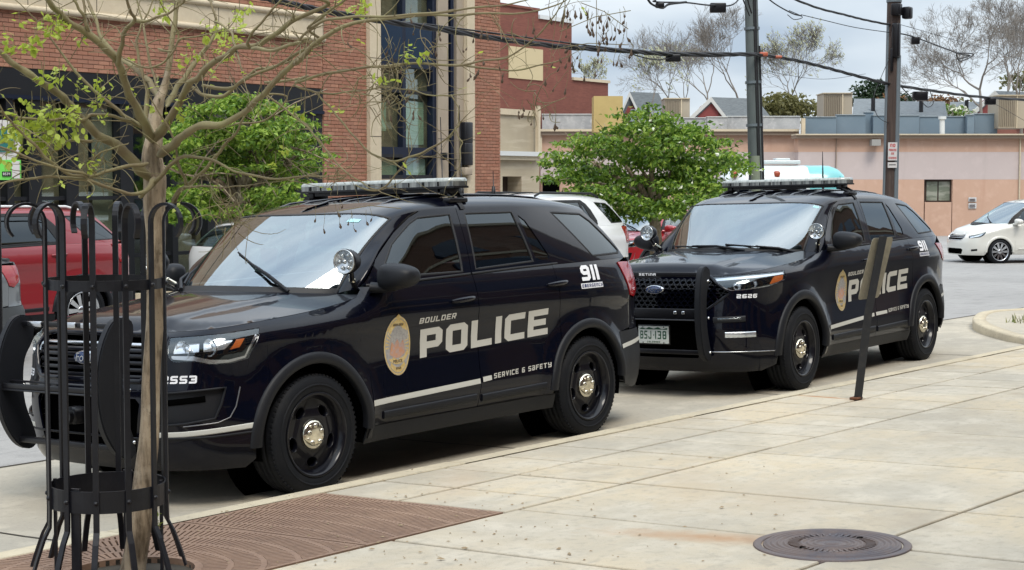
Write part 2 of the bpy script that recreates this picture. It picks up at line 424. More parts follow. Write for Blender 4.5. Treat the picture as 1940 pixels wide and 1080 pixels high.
def normal_of(fn, u, v, h=1e-3):
    a = Vector(fn(u + h, v)) - Vector(fn(u - h, v)); b = Vector(fn(u, v + h)) - Vector(fn(u, v - h))
    n = a.cross(b)
    return n.normalized() if n.length > 1e-12 else Vector((0, 0, 1))
def flat_poly(polys, holes=(), du=.06, dv=.06):
    """polygons (and holes) cut along a grid in their own flat space -> verts, faces"""
    V = []; F = []
    for poly in polys:
        bm = bmesh.new(); hs = holes if len(polys) == 1 else ()
        if hs:
            es = []
            for lp in [poly] + list(hs):
                vv = [bm.verts.new((p[0], p[1], 0)) for p in lp]
                es += [bm.edges.new((vv[i], vv[(i + 1) % len(vv)])) for i in range(len(vv))]
            bmesh.ops.triangle_fill(bm, use_beauty=True, use_dissolve=False, edges=es, normal=(0, 0, 1))
            bmesh.ops.dissolve_degenerate(bm, dist=1e-6, edges=bm.edges)
        else:
            f = bm.faces.new([bm.verts.new((p[0], p[1], 0)) for p in poly])
            f.normal_update()
            if len(poly) > 4: bmesh.ops.triangulate(bm, faces=[f], ngon_method='EAR_CLIP')
        xs = [p[0] for p in poly]; ys = [p[1] for p in poly]
        for lo, hi, st, ax in ((min(xs), max(xs), du, (1, 0, 0)), (min(ys), max(ys), dv, (0, 1, 0))):
            if not st: continue
            k = math.floor(lo / st) + 1
            while k * st < hi - 1e-5:
                if k * st > lo + 1e-5:
                    bmesh.ops.bisect_plane(bm, geom=list(bm.verts) + list(bm.edges) + list(bm.faces), dist=1e-6, plane_co=Vector(ax) * (k * st), plane_no=ax)
                k += 1
        bmesh.ops.remove_doubles(bm, verts=bm.verts, dist=1e-5)
        for f in bm.faces:
            if f.normal.z < 0: f.normal_flip()
        bm.verts.index_update(); o = len(V)
        V += [(v.co.x, v.co.y) for v in bm.verts]
        be = [(e_.verts[0].index, e_.verts[1].index) for e_ in bm.edges if e_.is_boundary]
        for f in bm.faces:
            F.append([v.index + o for v in f.verts])
        if not hasattr(flat_poly, 'b'): flat_poly.b = []
        flat_poly.b += [(a + o, b + o) for a, b in be]
        bm.free()
    b = flat_poly.b; flat_poly.b = []
    return V, F, b
def patch(name, polys, fn, mt, parent=None, du=.06, dv=.06, off=0, rim=.012, sign=1, mirror=False, holes=()):
    """a panel that lies on the surface fn, with its own thickness; analytic normals"""
    if polys and not isinstance(polys[0][0], (tuple, list)): polys = [polys]
    V, F, B = flat_poly(polys, holes, du, dv)
    my = -1 if mirror else 1
    P = []; N = []
    for u, v in V:
        n = normal_of(fn, u, v) * sign; p = Vector(fn(u, v)) + n * off
        P.append(Vector((p.x, my * p.y, p.z))); N.append(Vector((n.x, my * n.y, n.z)))
    flip = (sign < 0) != mirror
    faces = [f[::-1] if flip else f for f in F]
    nl = list(N); sm = [True] * len(faces)
    if rim:
        for a, b in B:
            o = len(P); ed = (P[b] - P[a]); t = N[a].cross(ed)
            t = t.normalized() if t.length > 1e-9 else N[a]
            P += [P[a], P[b], P[b] - N[b] * rim, P[a] - N[a] * rim]; nl += [t] * 4
            faces.append((o, o + 1, o + 2, o + 3)); sm.append(False)
    me = bpy.data.meshes.new(name); me.from_pydata([tuple(p) for p in P], [], [list(f) for f in faces])
    me.polygons.foreach_set('use_smooth', sm)
    if len(me.vertices) == len(nl):
        # fix the rim normals' side
        cl = []
        for poly in me.polygons:
            for vi in poly.vertices:
                n = nl[vi]
                if n.dot(poly.normal) < 0 and not poly.use_smooth: n = -n
                cl.append(tuple(n))
        me.normals_split_custom_set(cl)
    return link(name, me, mt, parent)
def ribbon(name, pts, fn, mt, parent=None, w=.006, h=.002, off=0, sign=1, mirror=False, closed=False, step=.04, mb=None):
    """a raised band that follows the surface along a line given in its own coordinates"""
    q = []
    L_ = pts + [pts[0]] if closed else pts
    for a, b in zip(L_, L_[1:]):
        n = max(1, int(math.hypot(b[0] - a[0], b[1] - a[1]) / step))
        q += [(lerp(a[0], b[0], k / n), lerp(a[1], b[1], k / n)) for k in range(n)]
    if not closed: q.append(L_[-1])
    P = []; Nn = []
    for u, v in q:
        n = normal_of(fn, u, v) * sign; P.append(Vector(fn(u, v)) + n * off); Nn.append(n)
    rows = []; m = len(P)
    for i in range(m):
        a = P[i - 1] if (closed or i > 0) else P[i]; b = P[(i + 1) % m] if (closed or i < m - 1) else P[i]
        t = (b - a).normalized(); s = Nn[i].cross(t)
        c = P[i]; n = Nn[i]
        rows.append([c - s * w / 2 - n * .004, c - s * w / 2 + n * h * .6, c - s * w * .3 + n * h, c + s * w * .3 + n * h, c + s * w / 2 + n * h * .6, c + s * w / 2 - n * .004])
    if closed: rows.append(rows[0])
    M_ = mb or MB()
    if mirror: rows = [[Vector((p.x, -p.y, p.z)) for p in r][::-1] for r in rows]
    M_.grid(rows)
    if not closed: M_.add(rows[0], [tuple(range(6))]); M_.add(rows[-1], [tuple(range(6))])
    if mb is None: return M_.build(name, mt, parent)

# ---------------------------------------------------------------- block lettering
def glyphs(t, w):
    Lx, Rx, B, T, M = t / 2, w - t / 2, t / 2, 1 - t / 2, .5
    m = .42
    return {
     'P': [[(Lx,0),(Lx,T),(Rx,T),(Rx,m),(t,m)]], 'O': [[(Lx,B),(Lx,T),(Rx,T),(Rx,B),'c']], '0': [[(Lx,B),(Lx,T),(Rx,T),(Rx,B),'c']], 'D': [[(Lx,B),(Lx,T),(Rx,T),(Rx,B),'c']],
     'L': [[(Lx,1),(Lx,B),(w,B)]], 'I': [[(Lx,0),(Lx,1),'n']], '1': [[(Lx,0),(Lx,1),'n']], 'C': [[(w,T),(Lx,T),(Lx,B),(w,B)]],
     'E': [[(w,T),(Lx,T),(Lx,B),(w,B)],[(t,M),(w*.9,M)]], 'F': [[(w,T),(Lx,T),(Lx,0)],[(t,M),(w*.85,M)]],
     'B': [[(Lx,B),(Lx,T),(Rx,T),(Rx,B),'c'],[(t,M),(w-t,M)]], '8': [[(Lx,B),(Lx,T),(Rx,T),(Rx,B),'c'],[(t,M),(w-t,M)]],
     'U': [[(Lx,1),(Lx,B),(Rx,B),(Rx,1)]], 'R': [[(Lx,0),(Lx,T),(Rx,T),(Rx,m),(t,m)],[(w*.62,m-t/2),(Rx,0)]],
     'S': [[(w,T),(Lx,T),(Lx,M),(Rx,M),(Rx,B),(0,B)]], '5': [[(w,T),(Lx,T),(Lx,M),(Rx,M),(Rx,B),(0,B)]], 'V': [[(Lx,1),(w/2,0.08),(Rx,1)]],
     'A': [[(Lx,0),(Lx,T),(Rx,T),(Rx,0)],[(t,m),(w-t,m)]], 'a': [[(0,T),(Rx,T),(Rx,B),(Lx,B),(Lx,M),(w-t,M)]],
     'T': [[(0,T),(w,T)],[(w/2,1-t),(w/2,0)]], 'Y': [[(Lx,1),(Lx,M),(w-t,M)],[(Rx,1),(Rx,B),(0,B)]], '&': [[(w,T),(Lx,T),(Lx,B),(Rx,B),(Rx,M),(t,M)]],
     'G': [[(w,T),(Lx,T),(Lx,B),(Rx,B),(Rx,M),(w*.45,M)]], 'N': [[(Lx,0),(Lx,T),(Rx,T),(Rx,0)]], 'M': [[(Lx,0),(Lx,T),(Rx,T),(Rx,0)],[(w/2,1-t),(w/2,0)]],
     '2': [[(0,T),(Rx,T),(Rx,M),(Lx,M),(Lx,B),(w,B)]], '3': [[(0,T),(Rx,T),(Rx,B),(0,B)],[(w*.25,M),(w-t,M)]], '6': [[(w,T),(Lx,T),(Lx,B),(Rx,B),(Rx,M),(t,M)]],
     '9': [[(0,B),(Rx,B),(Rx,T),(Lx,T),(Lx,M),(w-t,M)]], 'J': [[(Rx,1),(Rx,B),(Lx,B),(Lx,.35)]], '4': [[(Lx,1),(Lx,M),(w-t,M)],[(Rx,1),(Rx,0)]], '7': [[(0,T),(Rx,T),(w*.5,0)]],
     'H': [[(Lx,0),(Lx,1)],[(Rx,0),(Rx,1)],[(t,M),(w-t,M)]], 'K': [[(Lx,0),(Lx,1)],[(t,M),(w*.5,M),(Rx,1)],[(w*.5,M-t/2),(Rx,0)]], 'X': [[(Lx,1),(Rx,0)]], '-': [[(0,M),(w,M)]], '.': [[(0,M),(t,M)]], ' ': []}
def lettering(text, x0, y0, W, H, t=.21, w=.66, gap=.16, shear=0, rnd=.35, dirx=1, widths=None):
    """polygons in the (x, y) plane; the text fills W x H from (x0, y0)"""
    G = glyphs(t, w); adv = []; tot = 0
    for ch in text:
        a = t if (ch in 'I1' ) else (w * .55 if ch == ' ' else (t if ch == '.' else w))
        adv.append(a); tot += a + gap
    tot -= gap; sx = W / tot; out = []; cx = 0
    for ch, a in zip(text, adv):
        for st in G.get(ch, []):
            st = list(st); closed = False
            if st[-1] in ('c', 'n'): closed = st[-1] == 'c'; st = st[:-1]
            # chamfer the corners
            q = []; n = len(st)
            for i, p in enumerate(st):
                if (closed or 0 < i < n - 1) and not (ch in 'BDPREFL' and p[0] < t):
                    a0, b0 = st[i - 1], st[(i + 1) % n]; c = rnd * t
                    for o in (a0, b0):
                        l = math.hypot(o[0] - p[0], o[1] - p[1]); c_ = min(c, l * .45)
                        q.append((p[0] + (o[0] - p[0]) / l * c_, p[1] + (o[1] - p[1]) / l * c_))
                else: q.append(p)
            n = len(q); Ls = []; Rs = []
            ax = W / tot / H * 1.0
            for i, p in enumerate(q):
                d = []
                if closed or i > 0: r = q[i - 1]; l = math.hypot(p[0] - r[0], p[1] - r[1]); d.append(((p[0] - r[0]) / l, (p[1] - r[1]) / l))
                if closed or i < n - 1: r = q[(i + 1) % n]; l = math.hypot(r[0] - p[0], r[1] - p[1]); d.append(((r[0] - p[0]) / l, (r[1] - p[1]) / l))
                if len(d) == 1: nx, ny = -d[0][1], d[0][0]; k = 1
                else:
                    nx, ny = -(d[0][1] + d[1][1]), d[0][0] + d[1][0]; l = math.hypot(nx, ny); nx /= l; ny /= l
                    k = 1 / max(.4, nx * -d[0][1] + ny * d[0][0])
                Ls.append((p[0] + nx * k * t / 2, p[1] + ny * k * t / 2)); Rs.append((p[0] - nx * k * t / 2, p[1] - ny * k * t / 2))
            for i in range(n if closed else n - 1):
                j = (i + 1) % n
                out.append([(x0 + dirx * sx * (cx + px) + dirx * shear * py * H, y0 + py * H) for px, py in (Ls[i], Ls[j], Rs[j], Rs[i])])
        cx += a + gap
    return out
def text_mesh(s, size, extrude=0, shear=0, name='lettering', align='CENTER'):
    cu = bpy.data.curves.new(name, 'FONT'); cu.body = s; cu.size = size; cu.extrude = extrude; cu.shear = shear; cu.align_x = align; cu.align_y = 'CENTER'; cu.resolution_u = 3
    o = bpy.data.objects.new(name, cu); COL.objects.link(o); dg = bpy.context.evaluated_depsgraph_get()
    me = bpy.data.meshes.new_from_object(o.evaluated_get(dg)); bpy.data.objects.remove(o); bpy.data.curves.remove(cu); me.materials.clear()
    return me
# ---------------------------------------------------------------- vehicles
def arc_pts(cx, cz, r, a0, a1, n):
    return [(cx + r * math.cos(R(a0 + (a1 - a0) * k / n)), cz + r * math.sin(R(a0 + (a1 - a0) * k / n))) for k in range(n + 1)]
def wheel(parent, x, y, D, side, holes=5, cap=True, rim_mat=None, spokes=0, W=.235, steer=0):
    """side +1 = left; parts: tyre, rim, hubcap"""
    r = D / 2; rr = .245 if D < .74 else .242
    M = Matrix.Translation((x, y, r)) @ Matrix.Rotation(steer, 4, 'Z') @ Matrix.Diagonal((1, side, 1, 1))
    h = W / 2
    t = MB()
    prof = [(rr - .012, h - .05), (rr, h - .012), (rr + .012, h - .004), (rr + .03, h + .002), (r - .055, h + .003), (r - .028, h - .004), (r - .012, h - .018), (r - .003, h - .035), (r, h - .055)]
    for k, yy in enumerate((.045, .038, .002, -.005, -.038, -.045)):
        g = k % 2
        prof += [(r if g == 0 else r - .009, yy), (r - .009 if g == 0 else r, yy)]
    prof += [(r, -h + .05), (r - .012, -h + .018), (r - .05, -h), (rr, -h + .01)]
    t.lathe(prof, 64, M)
    # raised ring on the sidewall
    t.lathe([(r - .060, h + .003), (r - .064, h + .008), (r - .070, h + .008), (r - .074, h + .003)], 64, M)
    for k in range(72):      # shoulder blocks
        a = 2 * math.pi * k / 72; Mk = M @ Matrix.Rotation(a, 4, 'Y')
        t.box((r - .006, h - .030, 0), (.010, .022, .016), M=Mk)
    ty = t.build('tyre', RUBBER, parent)
    m = MB(); mt = rim_mat or RIMM
    m.lathe([(rr + .004, h - .006), (rr + .012, h - .001), (rr + .010, h + .003), (rr - .002, h + .001), (rr - .010, h - .012), (rr - .022, h - .030), (rr - .030, h - .055), (rr - .034, -h + .02)], 64, M)
    if not spokes:
        # steel disc with openings
        bm = bmesh.new(); es = []
        def loop(pts):
            vv = [bm.verts.new((p[0], 0, p[1])) for p in pts]
            return [bm.edges.new((vv[i], vv[(i + 1) % len(vv)])) for i in range(len(vv))]
        es += loop([(math.cos(2 * math.pi * k / 60) * (rr - .028), math.sin(2 * math.pi * k / 60) * (rr - .028)) for k in range(60)])
        hl = []
        for j in range(holes):
            a = 2 * math.pi * (j + .5) / holes + .35; c = .165; q = []
            for k in range(14):
                b = 2 * math.pi * k / 14; e1 = .030 * math.cos(b); e2 = (.046 if holes < 7 else .03) * math.sin(b)
                q.append(((c + e1) * math.cos(a) - e2 * math.sin(a), (c + e1) * math.sin(a) + e2 * math.cos(a)))
            es += loop(q); hl.append(q)
        bmesh.ops.triangle_fill(bm, use_beauty=True, use_dissolve=False, edges=es, normal=(0, 1, 0))
        for v in bm.verts:
            rd = math.hypot(v.co.x, v.co.z); v.co.y = h - .052 + .018 * math.exp(-((rd - .10) / .05) ** 2)
        m.add([M @ v.co for v in bm.verts], [[v.index for v in f.verts] for f in (bm.verts.index_update(), bm.faces)[1]]); bm.free()
        for q in hl:
            n = len(q); out = []
            for dy in (.004, -.03):
                out.append([M @ Vector((p[0], h - .048 + dy, p[1])) for p in q])
            c = [sum(p[0] for p in q) / n, sum(p[1] for p in q) / n]
            rows = []
            for sc, dy in ((1.12, .0), (1.06, .006), (.98, .004), (.94, -.03)):
                rows.append([M @ Vector((c[0] + (p[0] - c[0]) * sc, h - .050 + dy, c[1] + (p[1] - c[1]) * sc)) for p in q] )
            rows = [r_ + [r_[0]] for r_ in rows]
            m.grid(rows)
        m.lathe([(.0, h - .045), (.085, h - .045), (.098, h - .052)], 40, M)
    else:
        for j in range(spokes):
            a = 2 * math.pi * j / spokes; Mk = M @ Matrix.Rotation(a, 4, 'Y')
            v = [(.045, h - .03, -.018), (.045, h - .03, .018), (rr - .02, h - .012, .034), (rr - .02, h - .012, -.034), (.05, h - .05, -.012), (.05, h - .05, .012), (rr - .02, h - .05, .026), (rr - .02, h - .05, -.026)]
            m.add([Mk @ Vector(p) for p in v], [(0, 1, 2, 3), (0, 4, 5, 1), (1, 5, 6, 2), (3, 2, 6, 7), (0, 3, 7, 4)])
        m.lathe([(0, h - .02), (.05, h - .022), (.065, h - .035), (.065, h - .06)], 24, M)
    rim = m.build('rim', mt, parent)
    b = MB(); b.lathe([(0, -h + .05), (rr - .036, -h + .05)], 32, M); b.lathe([(0, -.01), (.15, -.01), (.15, -.03)], 32, M)
    b.build('brake_disc', VOID, rim)
    if cap:
        c = MB(); c.lathe([(0, h - .012), (.06, h - .010), (.082, h - .017), (.093, h - .030), (.096, h - .045)], 40, M)
        for k in range(5):
            a = 2 * math.pi * k / 5 + .3
            Mk = M @ Matrix.Translation((.055 * math.cos(a), h - .012, .055 * math.sin(a)))
            c.lathe([(0, .012), (.012, .010), (.017, .002), (.019, -.004)], 12, Mk)
            a += .63; Mk = M @ Matrix.Translation((.064 * math.cos(a), h - .013, .064 * math.sin(a)))
            c.lathe([(0, .004), (.008, .003), (.011, -.002)], 10, Mk)
        c.build('hubcap', CHROME, parent)
    return ty

def vehicle(S, name, loc, yaw, roll=0, pitch=0, paint=None, kind='A', police=True, rim_mat=None, spokes=0, lower=None, glass=None, steer=0, lights=True):
    sp = S.sp; root = empty(name, loc, 0); root.rotation_mode = 'QUATERNION'
    root.rotation_quaternion = (Matrix.Rotation(yaw, 3, 'Z') @ Matrix.Rotation(pitch, 3, 'Y') @ Matrix.Rotation(roll, 3, 'X')).to_quaternion()
    paint = paint or NAVY; lower = lower or MATTE; gl = glass or TINT
    A = kind == 'A'; T = sp
    sx = S.sx; low = S.low; up = S.up
    G = .003
    ri, ro = sp['arch'], sp['arch'] + (.068 if A else .08)
    rc = (ri + ro) / 2
    zw = sp['tyre'] / 2; xr = -sp['wb']
    def SP(pts): return [(sx(x), z) for x, z in pts]
    def arch(cx, a0, a1, r=rc, n=26): return SP(arc_pts(cx, zw, r, a0, a1, n))
    zs = .285                       # underside of the painted skin
    am = math.degrees(math.asin((zs - zw) / rc))
    xA, xB, xC = T['seams']         # door seams at mid height
    both = ((False,), (True,))
    sides = (False, True)
    xf = T['fender_cut']            # bumper / fender joint
    zfb = T['bumper_top']
    # ---- nose
    def nose_s(y): return S.s_y(y)
    sF = sx(xf)
    ztn = lambda s: S.ztop(S.C(s)[0]) - .002
    gr, hl, lo_in, fog = T['grille'], T['headlamp'], T['intake'], T.get('fog')
    for mi in sides:
        # upper fascia (bumper skin): from the centre line to the fender cut, holes cut as notches
        n = 18
        top = [(sF * k / n, ztn(sF * k / n)) for k in range(n + 1)]
        # split at heights: build as an outline with holes
        outl = [(0, .235)] + [(sF * k / 8, .235) for k in range(1, 9)] + [(sF, zfb)] + [(sF, ztn(sF))] + top[::-1][1:]
        holes = [hl]
        if fog: holes.append(fog)
        # the grille and intake reach the centre line, so carve them out of the outline
        outl = [(sF * k / 8, .235) for k in range(9)]
        aF = [(s_, z_) for s_, z_ in SP(arc_pts(0, zw, rc, am, 80, 22)) if s_ < sF - .002]
        outl = [p for p in outl if p[0] < sx(rc * math.cos(R(am))) - .01] + aF + [(sF, max(aF[-1][1] if aF else .3, .3) + .01)] + [(sF, ztn(sF))] + top[::-1][1:]
        outl = outl + [(0, gr[0][1])] + gr[1:] + [(0, lo_in[0][1])] + lo_in[1:] + [(0, .235)] if outl[0] != (0, .235) else outl + [(0, gr[0][1])] + gr[1:] + [(0, lo_in[0][1])] + lo_in[1:]
        patch('front_bumper', outl, low, paint, root, .05, .05, mirror=mi, holes=holes)
        # near-black sheets standing for the shade behind the openings
        patch('grille_recess', [(0, gr[0][1] + .02)] + [(p[0] * 1.03, p[1] + (.02 if i < len(gr) / 2 else -.02)) for i, p in enumerate(gr[1:], 1)][:] , low, VOID, root, .08, .08, off=-.06, rim=0, mirror=mi)
        patch('intake_recess', [(0, lo_in[0][1] + .02)] + [(p[0] * 1.03, p[1]) for p in lo_in[1:]], low, VOID, root, .08, .08, off=-.07, rim=0, mirror=mi)
        # headlamp
        cx = sum(p[0] for p in hl) / len(hl); cz = sum(p[1] for p in hl) / len(hl)
        h_ = patch('headlamp', [(cx + (p[0] - cx) * 1.04, cz + (p[1] - cz) * 1.08) for p in hl], low, VOID, root, .05, .05, off=-.05, rim=0, mirror=mi)
        patch('lamp_lens', hl, low, CLEAR, h_, .05, .05, off=-.003, rim=.0, mirror=mi)
        for k_, (poly, mt_, of_) in enumerate(T['lamp_bits']):
            patch(('reflector', 'turn_signal', 'lamp_trim', 'reflector')[min(k_, 3)], poly, low, mt_, h_, .05, .05, off=of_, rim=.02, mirror=mi)
        for (cu, cv, rad) in T['bulbs']:
            p = Vector(low(cu, cv)); nn = normal_of(low, cu, cv); my = -1 if mi else 1
            q = (p - nn * .05); 
            M_ = Matrix.Translation((q.x, q.y * my, q.z)) @ Matrix.Rotation(R(-90) , 4, 'Z')
            b = MB(); b.lathe([(0, .012), (rad * .35, .014), (rad * .4, .004), (rad * .8, .012), (rad, .03), (rad * 1.05, .034)], 24, M_); b.build('reflector', LAMPW, h_)
        if fog:
            patch('fog_lamp_recess', [(p[0], p[1]) for p in fog], low, MATTE, root, .06, .06, off=-.028, rim=.0, mirror=mi)
        for w_ in T['nose_lines']:
            ribbon(w_[0], w_[1], low, w_[2], root, w=w_[3], h=w_[4], off=w_[5], mirror=mi)
        # ---- flanks
        fen = [(sF + G, ztn(sF + .01))] + [(sF + G, max(zfb, aF[-1][1] if aF else zfb) + .004)] + [p for p in SP(arc_pts(0, zw, rc, 80, 180 - am, 30)) if p[0] > sF + .004] if False else None
        af = [p for p in SP(arc_pts(0, zw, rc, am, 180 - am, 44)) if p[0] > sF + .006]
        z0 = af[0][1] if af[0][1] > zs + .05 else zfb
        fen = [(sF + G, z0 + .005)] + af + [(sx(xA) - G, zs), (sx(xA) - G, .60), (sx(xA - .02) - G, .9), (sx(xA - .06) - G, 1.12), (sx(xA - .08) - G, T['door_top'](xA))]
        fen += [(sx(x), S.ztop(x) - .002) for x in [xA - .05 + (xf - xA + .05) * k / 14 for k in range(15)]][1:]
        patch('front_fender', fen, low, paint, root, .06, .05, mirror=mi)
        dt = T['door_top']
        def seamA(z): return xA - .02 * sstep(.7, 1.2, z) - .03 * sstep(.9, 1.25, z)
        def seamB(z): return xB + .05 * sstep(.55, .3, z) + (.0)
        d1 = [(sx(seamA(z)) + G, z) for z in (dt(xA) - .002, 1.1, .9, .7, .5, .36)] + [(sx(seamB(z)) - G, z) for z in (.36, .5, .7, .9, 1.1, dt(xB) - .002)]
        n = 8; d1 += [(sx(lerp(seamB(1.2), seamA(1.2), k / n)), dt(lerp(xB, xA, k / n)) - .002) for k in range(1, n)]
        door = patch('front_door', d1, low, paint, root, .08, .06, mirror=mi)
        a_end = math.degrees(math.acos(min(1, (xC + .04 - xr) / rc))) if xC + .04 - xr < rc else 5
        ar = [p for p in SP(arc_pts(xr, zw, rc, 4, 100, 30)) if p[0] < sx(xC) - .005 or p[1] < .75]
        ar = [p for p in ar if p[0] < sx(xC) - G]
        d2 = [(sx(seamB(z)) + G, z) for z in (dt(xB) - .002, 1.1, .9, .7, .5, .36)] + [(ar[0][0] - .01, .36)] + [(p[0] - .002, p[1]) for p in ar] + [(sx(xC) - G, ar[-1][1] + .02), (sx(xC) - G, dt(xC) - .002)]
        d2 += [(sx(lerp(xC, seamB(1.2), k / n)), dt(lerp(xC, xB, k / n)) - .002) for k in range(1, n)]
        rdoor = patch('rear_door', d2, low, paint, root, .08, .06, mirror=mi)
        # rocker
        patch('rocker_panel', [(sx(-rc + .03), .25), (sx(-rc + .02), .355)] [::-1] + [(sx(x), .25) for x in (-.9, -1.5, -2.0)] + [(sx(xr + rc - .03), .25), (sx(xr + rc - .02), .355)], low, lower, root, .15, .05, off=-.004, mirror=mi)
        for k_, (xa, xb) in enumerate(((seamA(.4) - .10, seamB(.4) + .03), (seamB(.4) - .03, xr + rc + .08))):
            ribbon('door_cladding', [(sx(xa), .415 if A else .43), (sx(xb), .425 if A else .44)], low, lower, door if k_ == 0 else rdoor, w=.05, h=.012, mirror=mi)
        # quarter
        xq = T['rear_cut']
        rr_ = SP(arc_pts(xr, zw, rc, 100, 176, 26)); rr_ = [p for p in SP(arc_pts(xr, zw, rc, 4, 176, 60)) if p[0] > sx(xC) + G and p[0] < sx(xq) - .01]
        zq = T['rear_bumper_top']
        ql = [(sx(xC) + G, rr_[0][1] + .02)] + rr_ + [(sx(xq) - G, rr_[-1][1] + .0)] + [(sx(xq) - G, zq), (sx(xq) - G, zq + .002)][:1]
        ql += [(T['tail_s'][0], zq + .02), (T['tail_s'][0], T['tail_z'][0]), (T['tail_s'][1], T['tail_z'][1])]
        ql += [(sx(x), S.zb(x)) for x in [lerp(T['up_rear'], xC, k / 8) for k in range(9)]]
        patch('rear_quarter_panel', ql, low, paint, root, .07, .06, mirror=mi)
        # tail lamp
        tl = [(T['tail_s'][0] + .004, T['tail_z'][0]), (T['tail_s'][1] + .004, T['tail_z'][1]), (T['tail_s'][1] + .10, T['tail_z'][1]), (T['tail_s'][1] + .36, T['tail_z'][1] - .01), (T['tail_s'][1] + .34, T['tail_z'][1] - .20), (T['tail_s'][0] + .10, T['tail_z'][0] - .02)]
        patch('tail_lamp', tl, low, REDL, root, .05, .05, off=.008, rim=.02, mirror=mi)
        # tailgate lower and bumper
        gate = [(T['tail_s'][0] + .004, zq + .006), (S.L, zq + .006), (S.L, S.zb(-9) - .002), (T['tail_s'][1] + .36, S.zb(-9) - .002), (T['tail_s'][1] + .36, T['tail_z'][1] - .015), (T['tail_s'][1] + .34, T['tail_z'][1] - .205), (T['tail_s'][0] + .10, T['tail_z'][0] - .03), (T['tail_s'][0] + .004, T['tail_z'][0] - .01)]
        patch('tailgate', gate, low, paint, root, .08, .08, mirror=mi)
        ra = [p for p in SP(arc_pts(xr, zw, rc, 120, 176, 26)) if p[0] > sx(xq) - .004]
        bz = .36
        bum = [(sx(xq) + G, zq)] + [(p[0] + .004, p[1]) for p in ra if p[1] < zq - .01] + [(sx(xr - rc) + .06, .33)] + [(lerp(sx(xr - rc) + .06, S.L, k / 6), .28) for k in range(1, 7)] + [(S.L, zq)]
        patch('rear_bumper', bum, low, paint if T.get('painted_bumper') else lower, root, .07, .06, mirror=mi)
        # arch lips, liners
        for cx, aa0, aa1 in ((0, -2, 182), (xr, 2, 176)):
            fl = MB()
            for k in range(40):
                a = aa0 + (aa1 - aa0) * k / 40; b = aa0 + (aa1 - aa0) * (k + 1) / 40
            rows = []
            for k in range(49):
                a = R(aa0 + (aa1 - aa0) * k / 48); row = []
                for rad, of in ((ro + .004, -.008), (ro, .006), (ro - .012, .013), ((ri + ro) / 2, .018), (ri + .008, .018), (ri, .008), (ri - .002, -.035)):
                    x_ = cx + rad * math.cos(a); z_ = max(zw + rad * math.sin(a), .25); s_ = sx(x_); n_ = normal_of(low, s_, z_, .01); p = Vector(low(s_, z_)) + n_ * of
                    row.append(p)
                rows.append(row)
            if mi: rows = [[Vector((p.x, -p.y, p.z)) for p in r_] for r_ in rows]
            fl.grid(rows); fl.build('wheel_arch_trim', lower if A else lower, root)
            ln = MB(); ym = (-1 if mi else 1)
            M_ = Matrix.Translation((cx, ym * .62, zw)) @ Matrix.Diagonal((1, ym, 1, 1))
            ln.lathe([(ri + .01, .325), (ri + .02, .0)], 36, M_, a0=R(-14), a1=R(194)); ln.disc((0, 0), ri + .02, 36, M_, .0)
            ln.build('wheel_well', VOID, root)
        # ---- doors above the belt
        F1, W1, F2, W2, W3, QG = T['f1'], T['w1'], T['f2'], T['w2'], T['w3'], T['qg']
        fr = patch('window_frame', F1, up, GASKET if not police else paint, door, .08, .08, off=.0, sign=-1, mirror=mi, holes=[W1])
        patch('window', W1, up, gl, door, .1, .1, off=-.006, rim=0, sign=-1, mirror=mi)
        fr2 = patch('window_frame', F2, up, GASKET if not police else paint, rdoor, .08, .08, sign=-1, mirror=mi, holes=[W2, W3])
        patch('window', W2, up, gl, rdoor, .1, .1, off=-.006, rim=0, sign=-1, mirror=mi)
        patch('quarter_light', W3, up, gl, rdoor, .1, .1, off=-.006, rim=0, sign=-1, mirror=mi)
        ribbon('window_seal', W1, up, GASKET, door, w=.016, h=.004, off=-.003, sign=-1, mirror=mi, closed=True)
        ribbon('window_seal', W2, up, GASKET, rdoor, w=.016, h=.004, off=-.003, sign=-1, mirror=mi, closed=True)
        ribbon('belt_moulding', [(x, S.zb(x) + .006) for x in (F1[0][0] - .02, -1.0, xB + .01)], up, T.get('belt_mat', CHROME2) , door, w=.016, h=.006, off=.004, sign=-1, mirror=mi)
        ribbon('belt_moulding', [(x, S.zb(x) + .006) for x in (xB - .01, -2.1, T['belt_end'])], up, T.get('belt_mat', CHROME2), rdoor, w=.016, h=.006, off=.004, sign=-1, mirror=mi)
        # handles
        for par, hx, hz in ((door, T['handles'][0], T['handles'][1]), (rdoor, T['handles'][2], T['handles'][3])):
            p = Vector(low(sx(hx), hz)); my = -1 if mi else 1
            hb = MB(); pts = []
            for k in range(9):
                a = k / 8; pts.append((hx + .11 - .24 * a, my * (p.y + .012 + .022 * math.sin(math.pi * a) ** .5), hz - .012 + .012 * a))
            hb.tube(pts, [.010 + .008 * math.sin(math.pi * k / 8) ** .6 for k in range(9)], 8, flat=.8)
            hb.build('door_handle', paint if par is door or not police else NAVY, par)
        # ---- shell above the belt: pillars and roof in one skin
        xe = T['up_rear']
        zt = S.zt
        q1 = lambda x: zt(x) + .9
        hx0, hx1 = T['header']
        hdr = [(hx0 + (hx1 - hx0) * k * k / 64, zt(hx0 + (hx1 - hx0) * k * k / 64) + .9 * (1 - k / 8)) for k in range(8)] + [(hx1, zt(hx1))]
        out = hdr + T['f1'][T['f1_top']:T['f1_end']] + T['f2'][T['f2_top']:] + [(x, S.zb(x) + .001) for x in (lerp(T['f2'][-1][0], xe, k / 5) for k in range(1, 6))]
        out += [(lerp(xe, T['roof_end'], k / 5) - .02 * math.sin(math.pi * k / 5), lerp(S.zb(xe), zt(T['roof_end']) , k / 5)) for k in range(1, 6)]
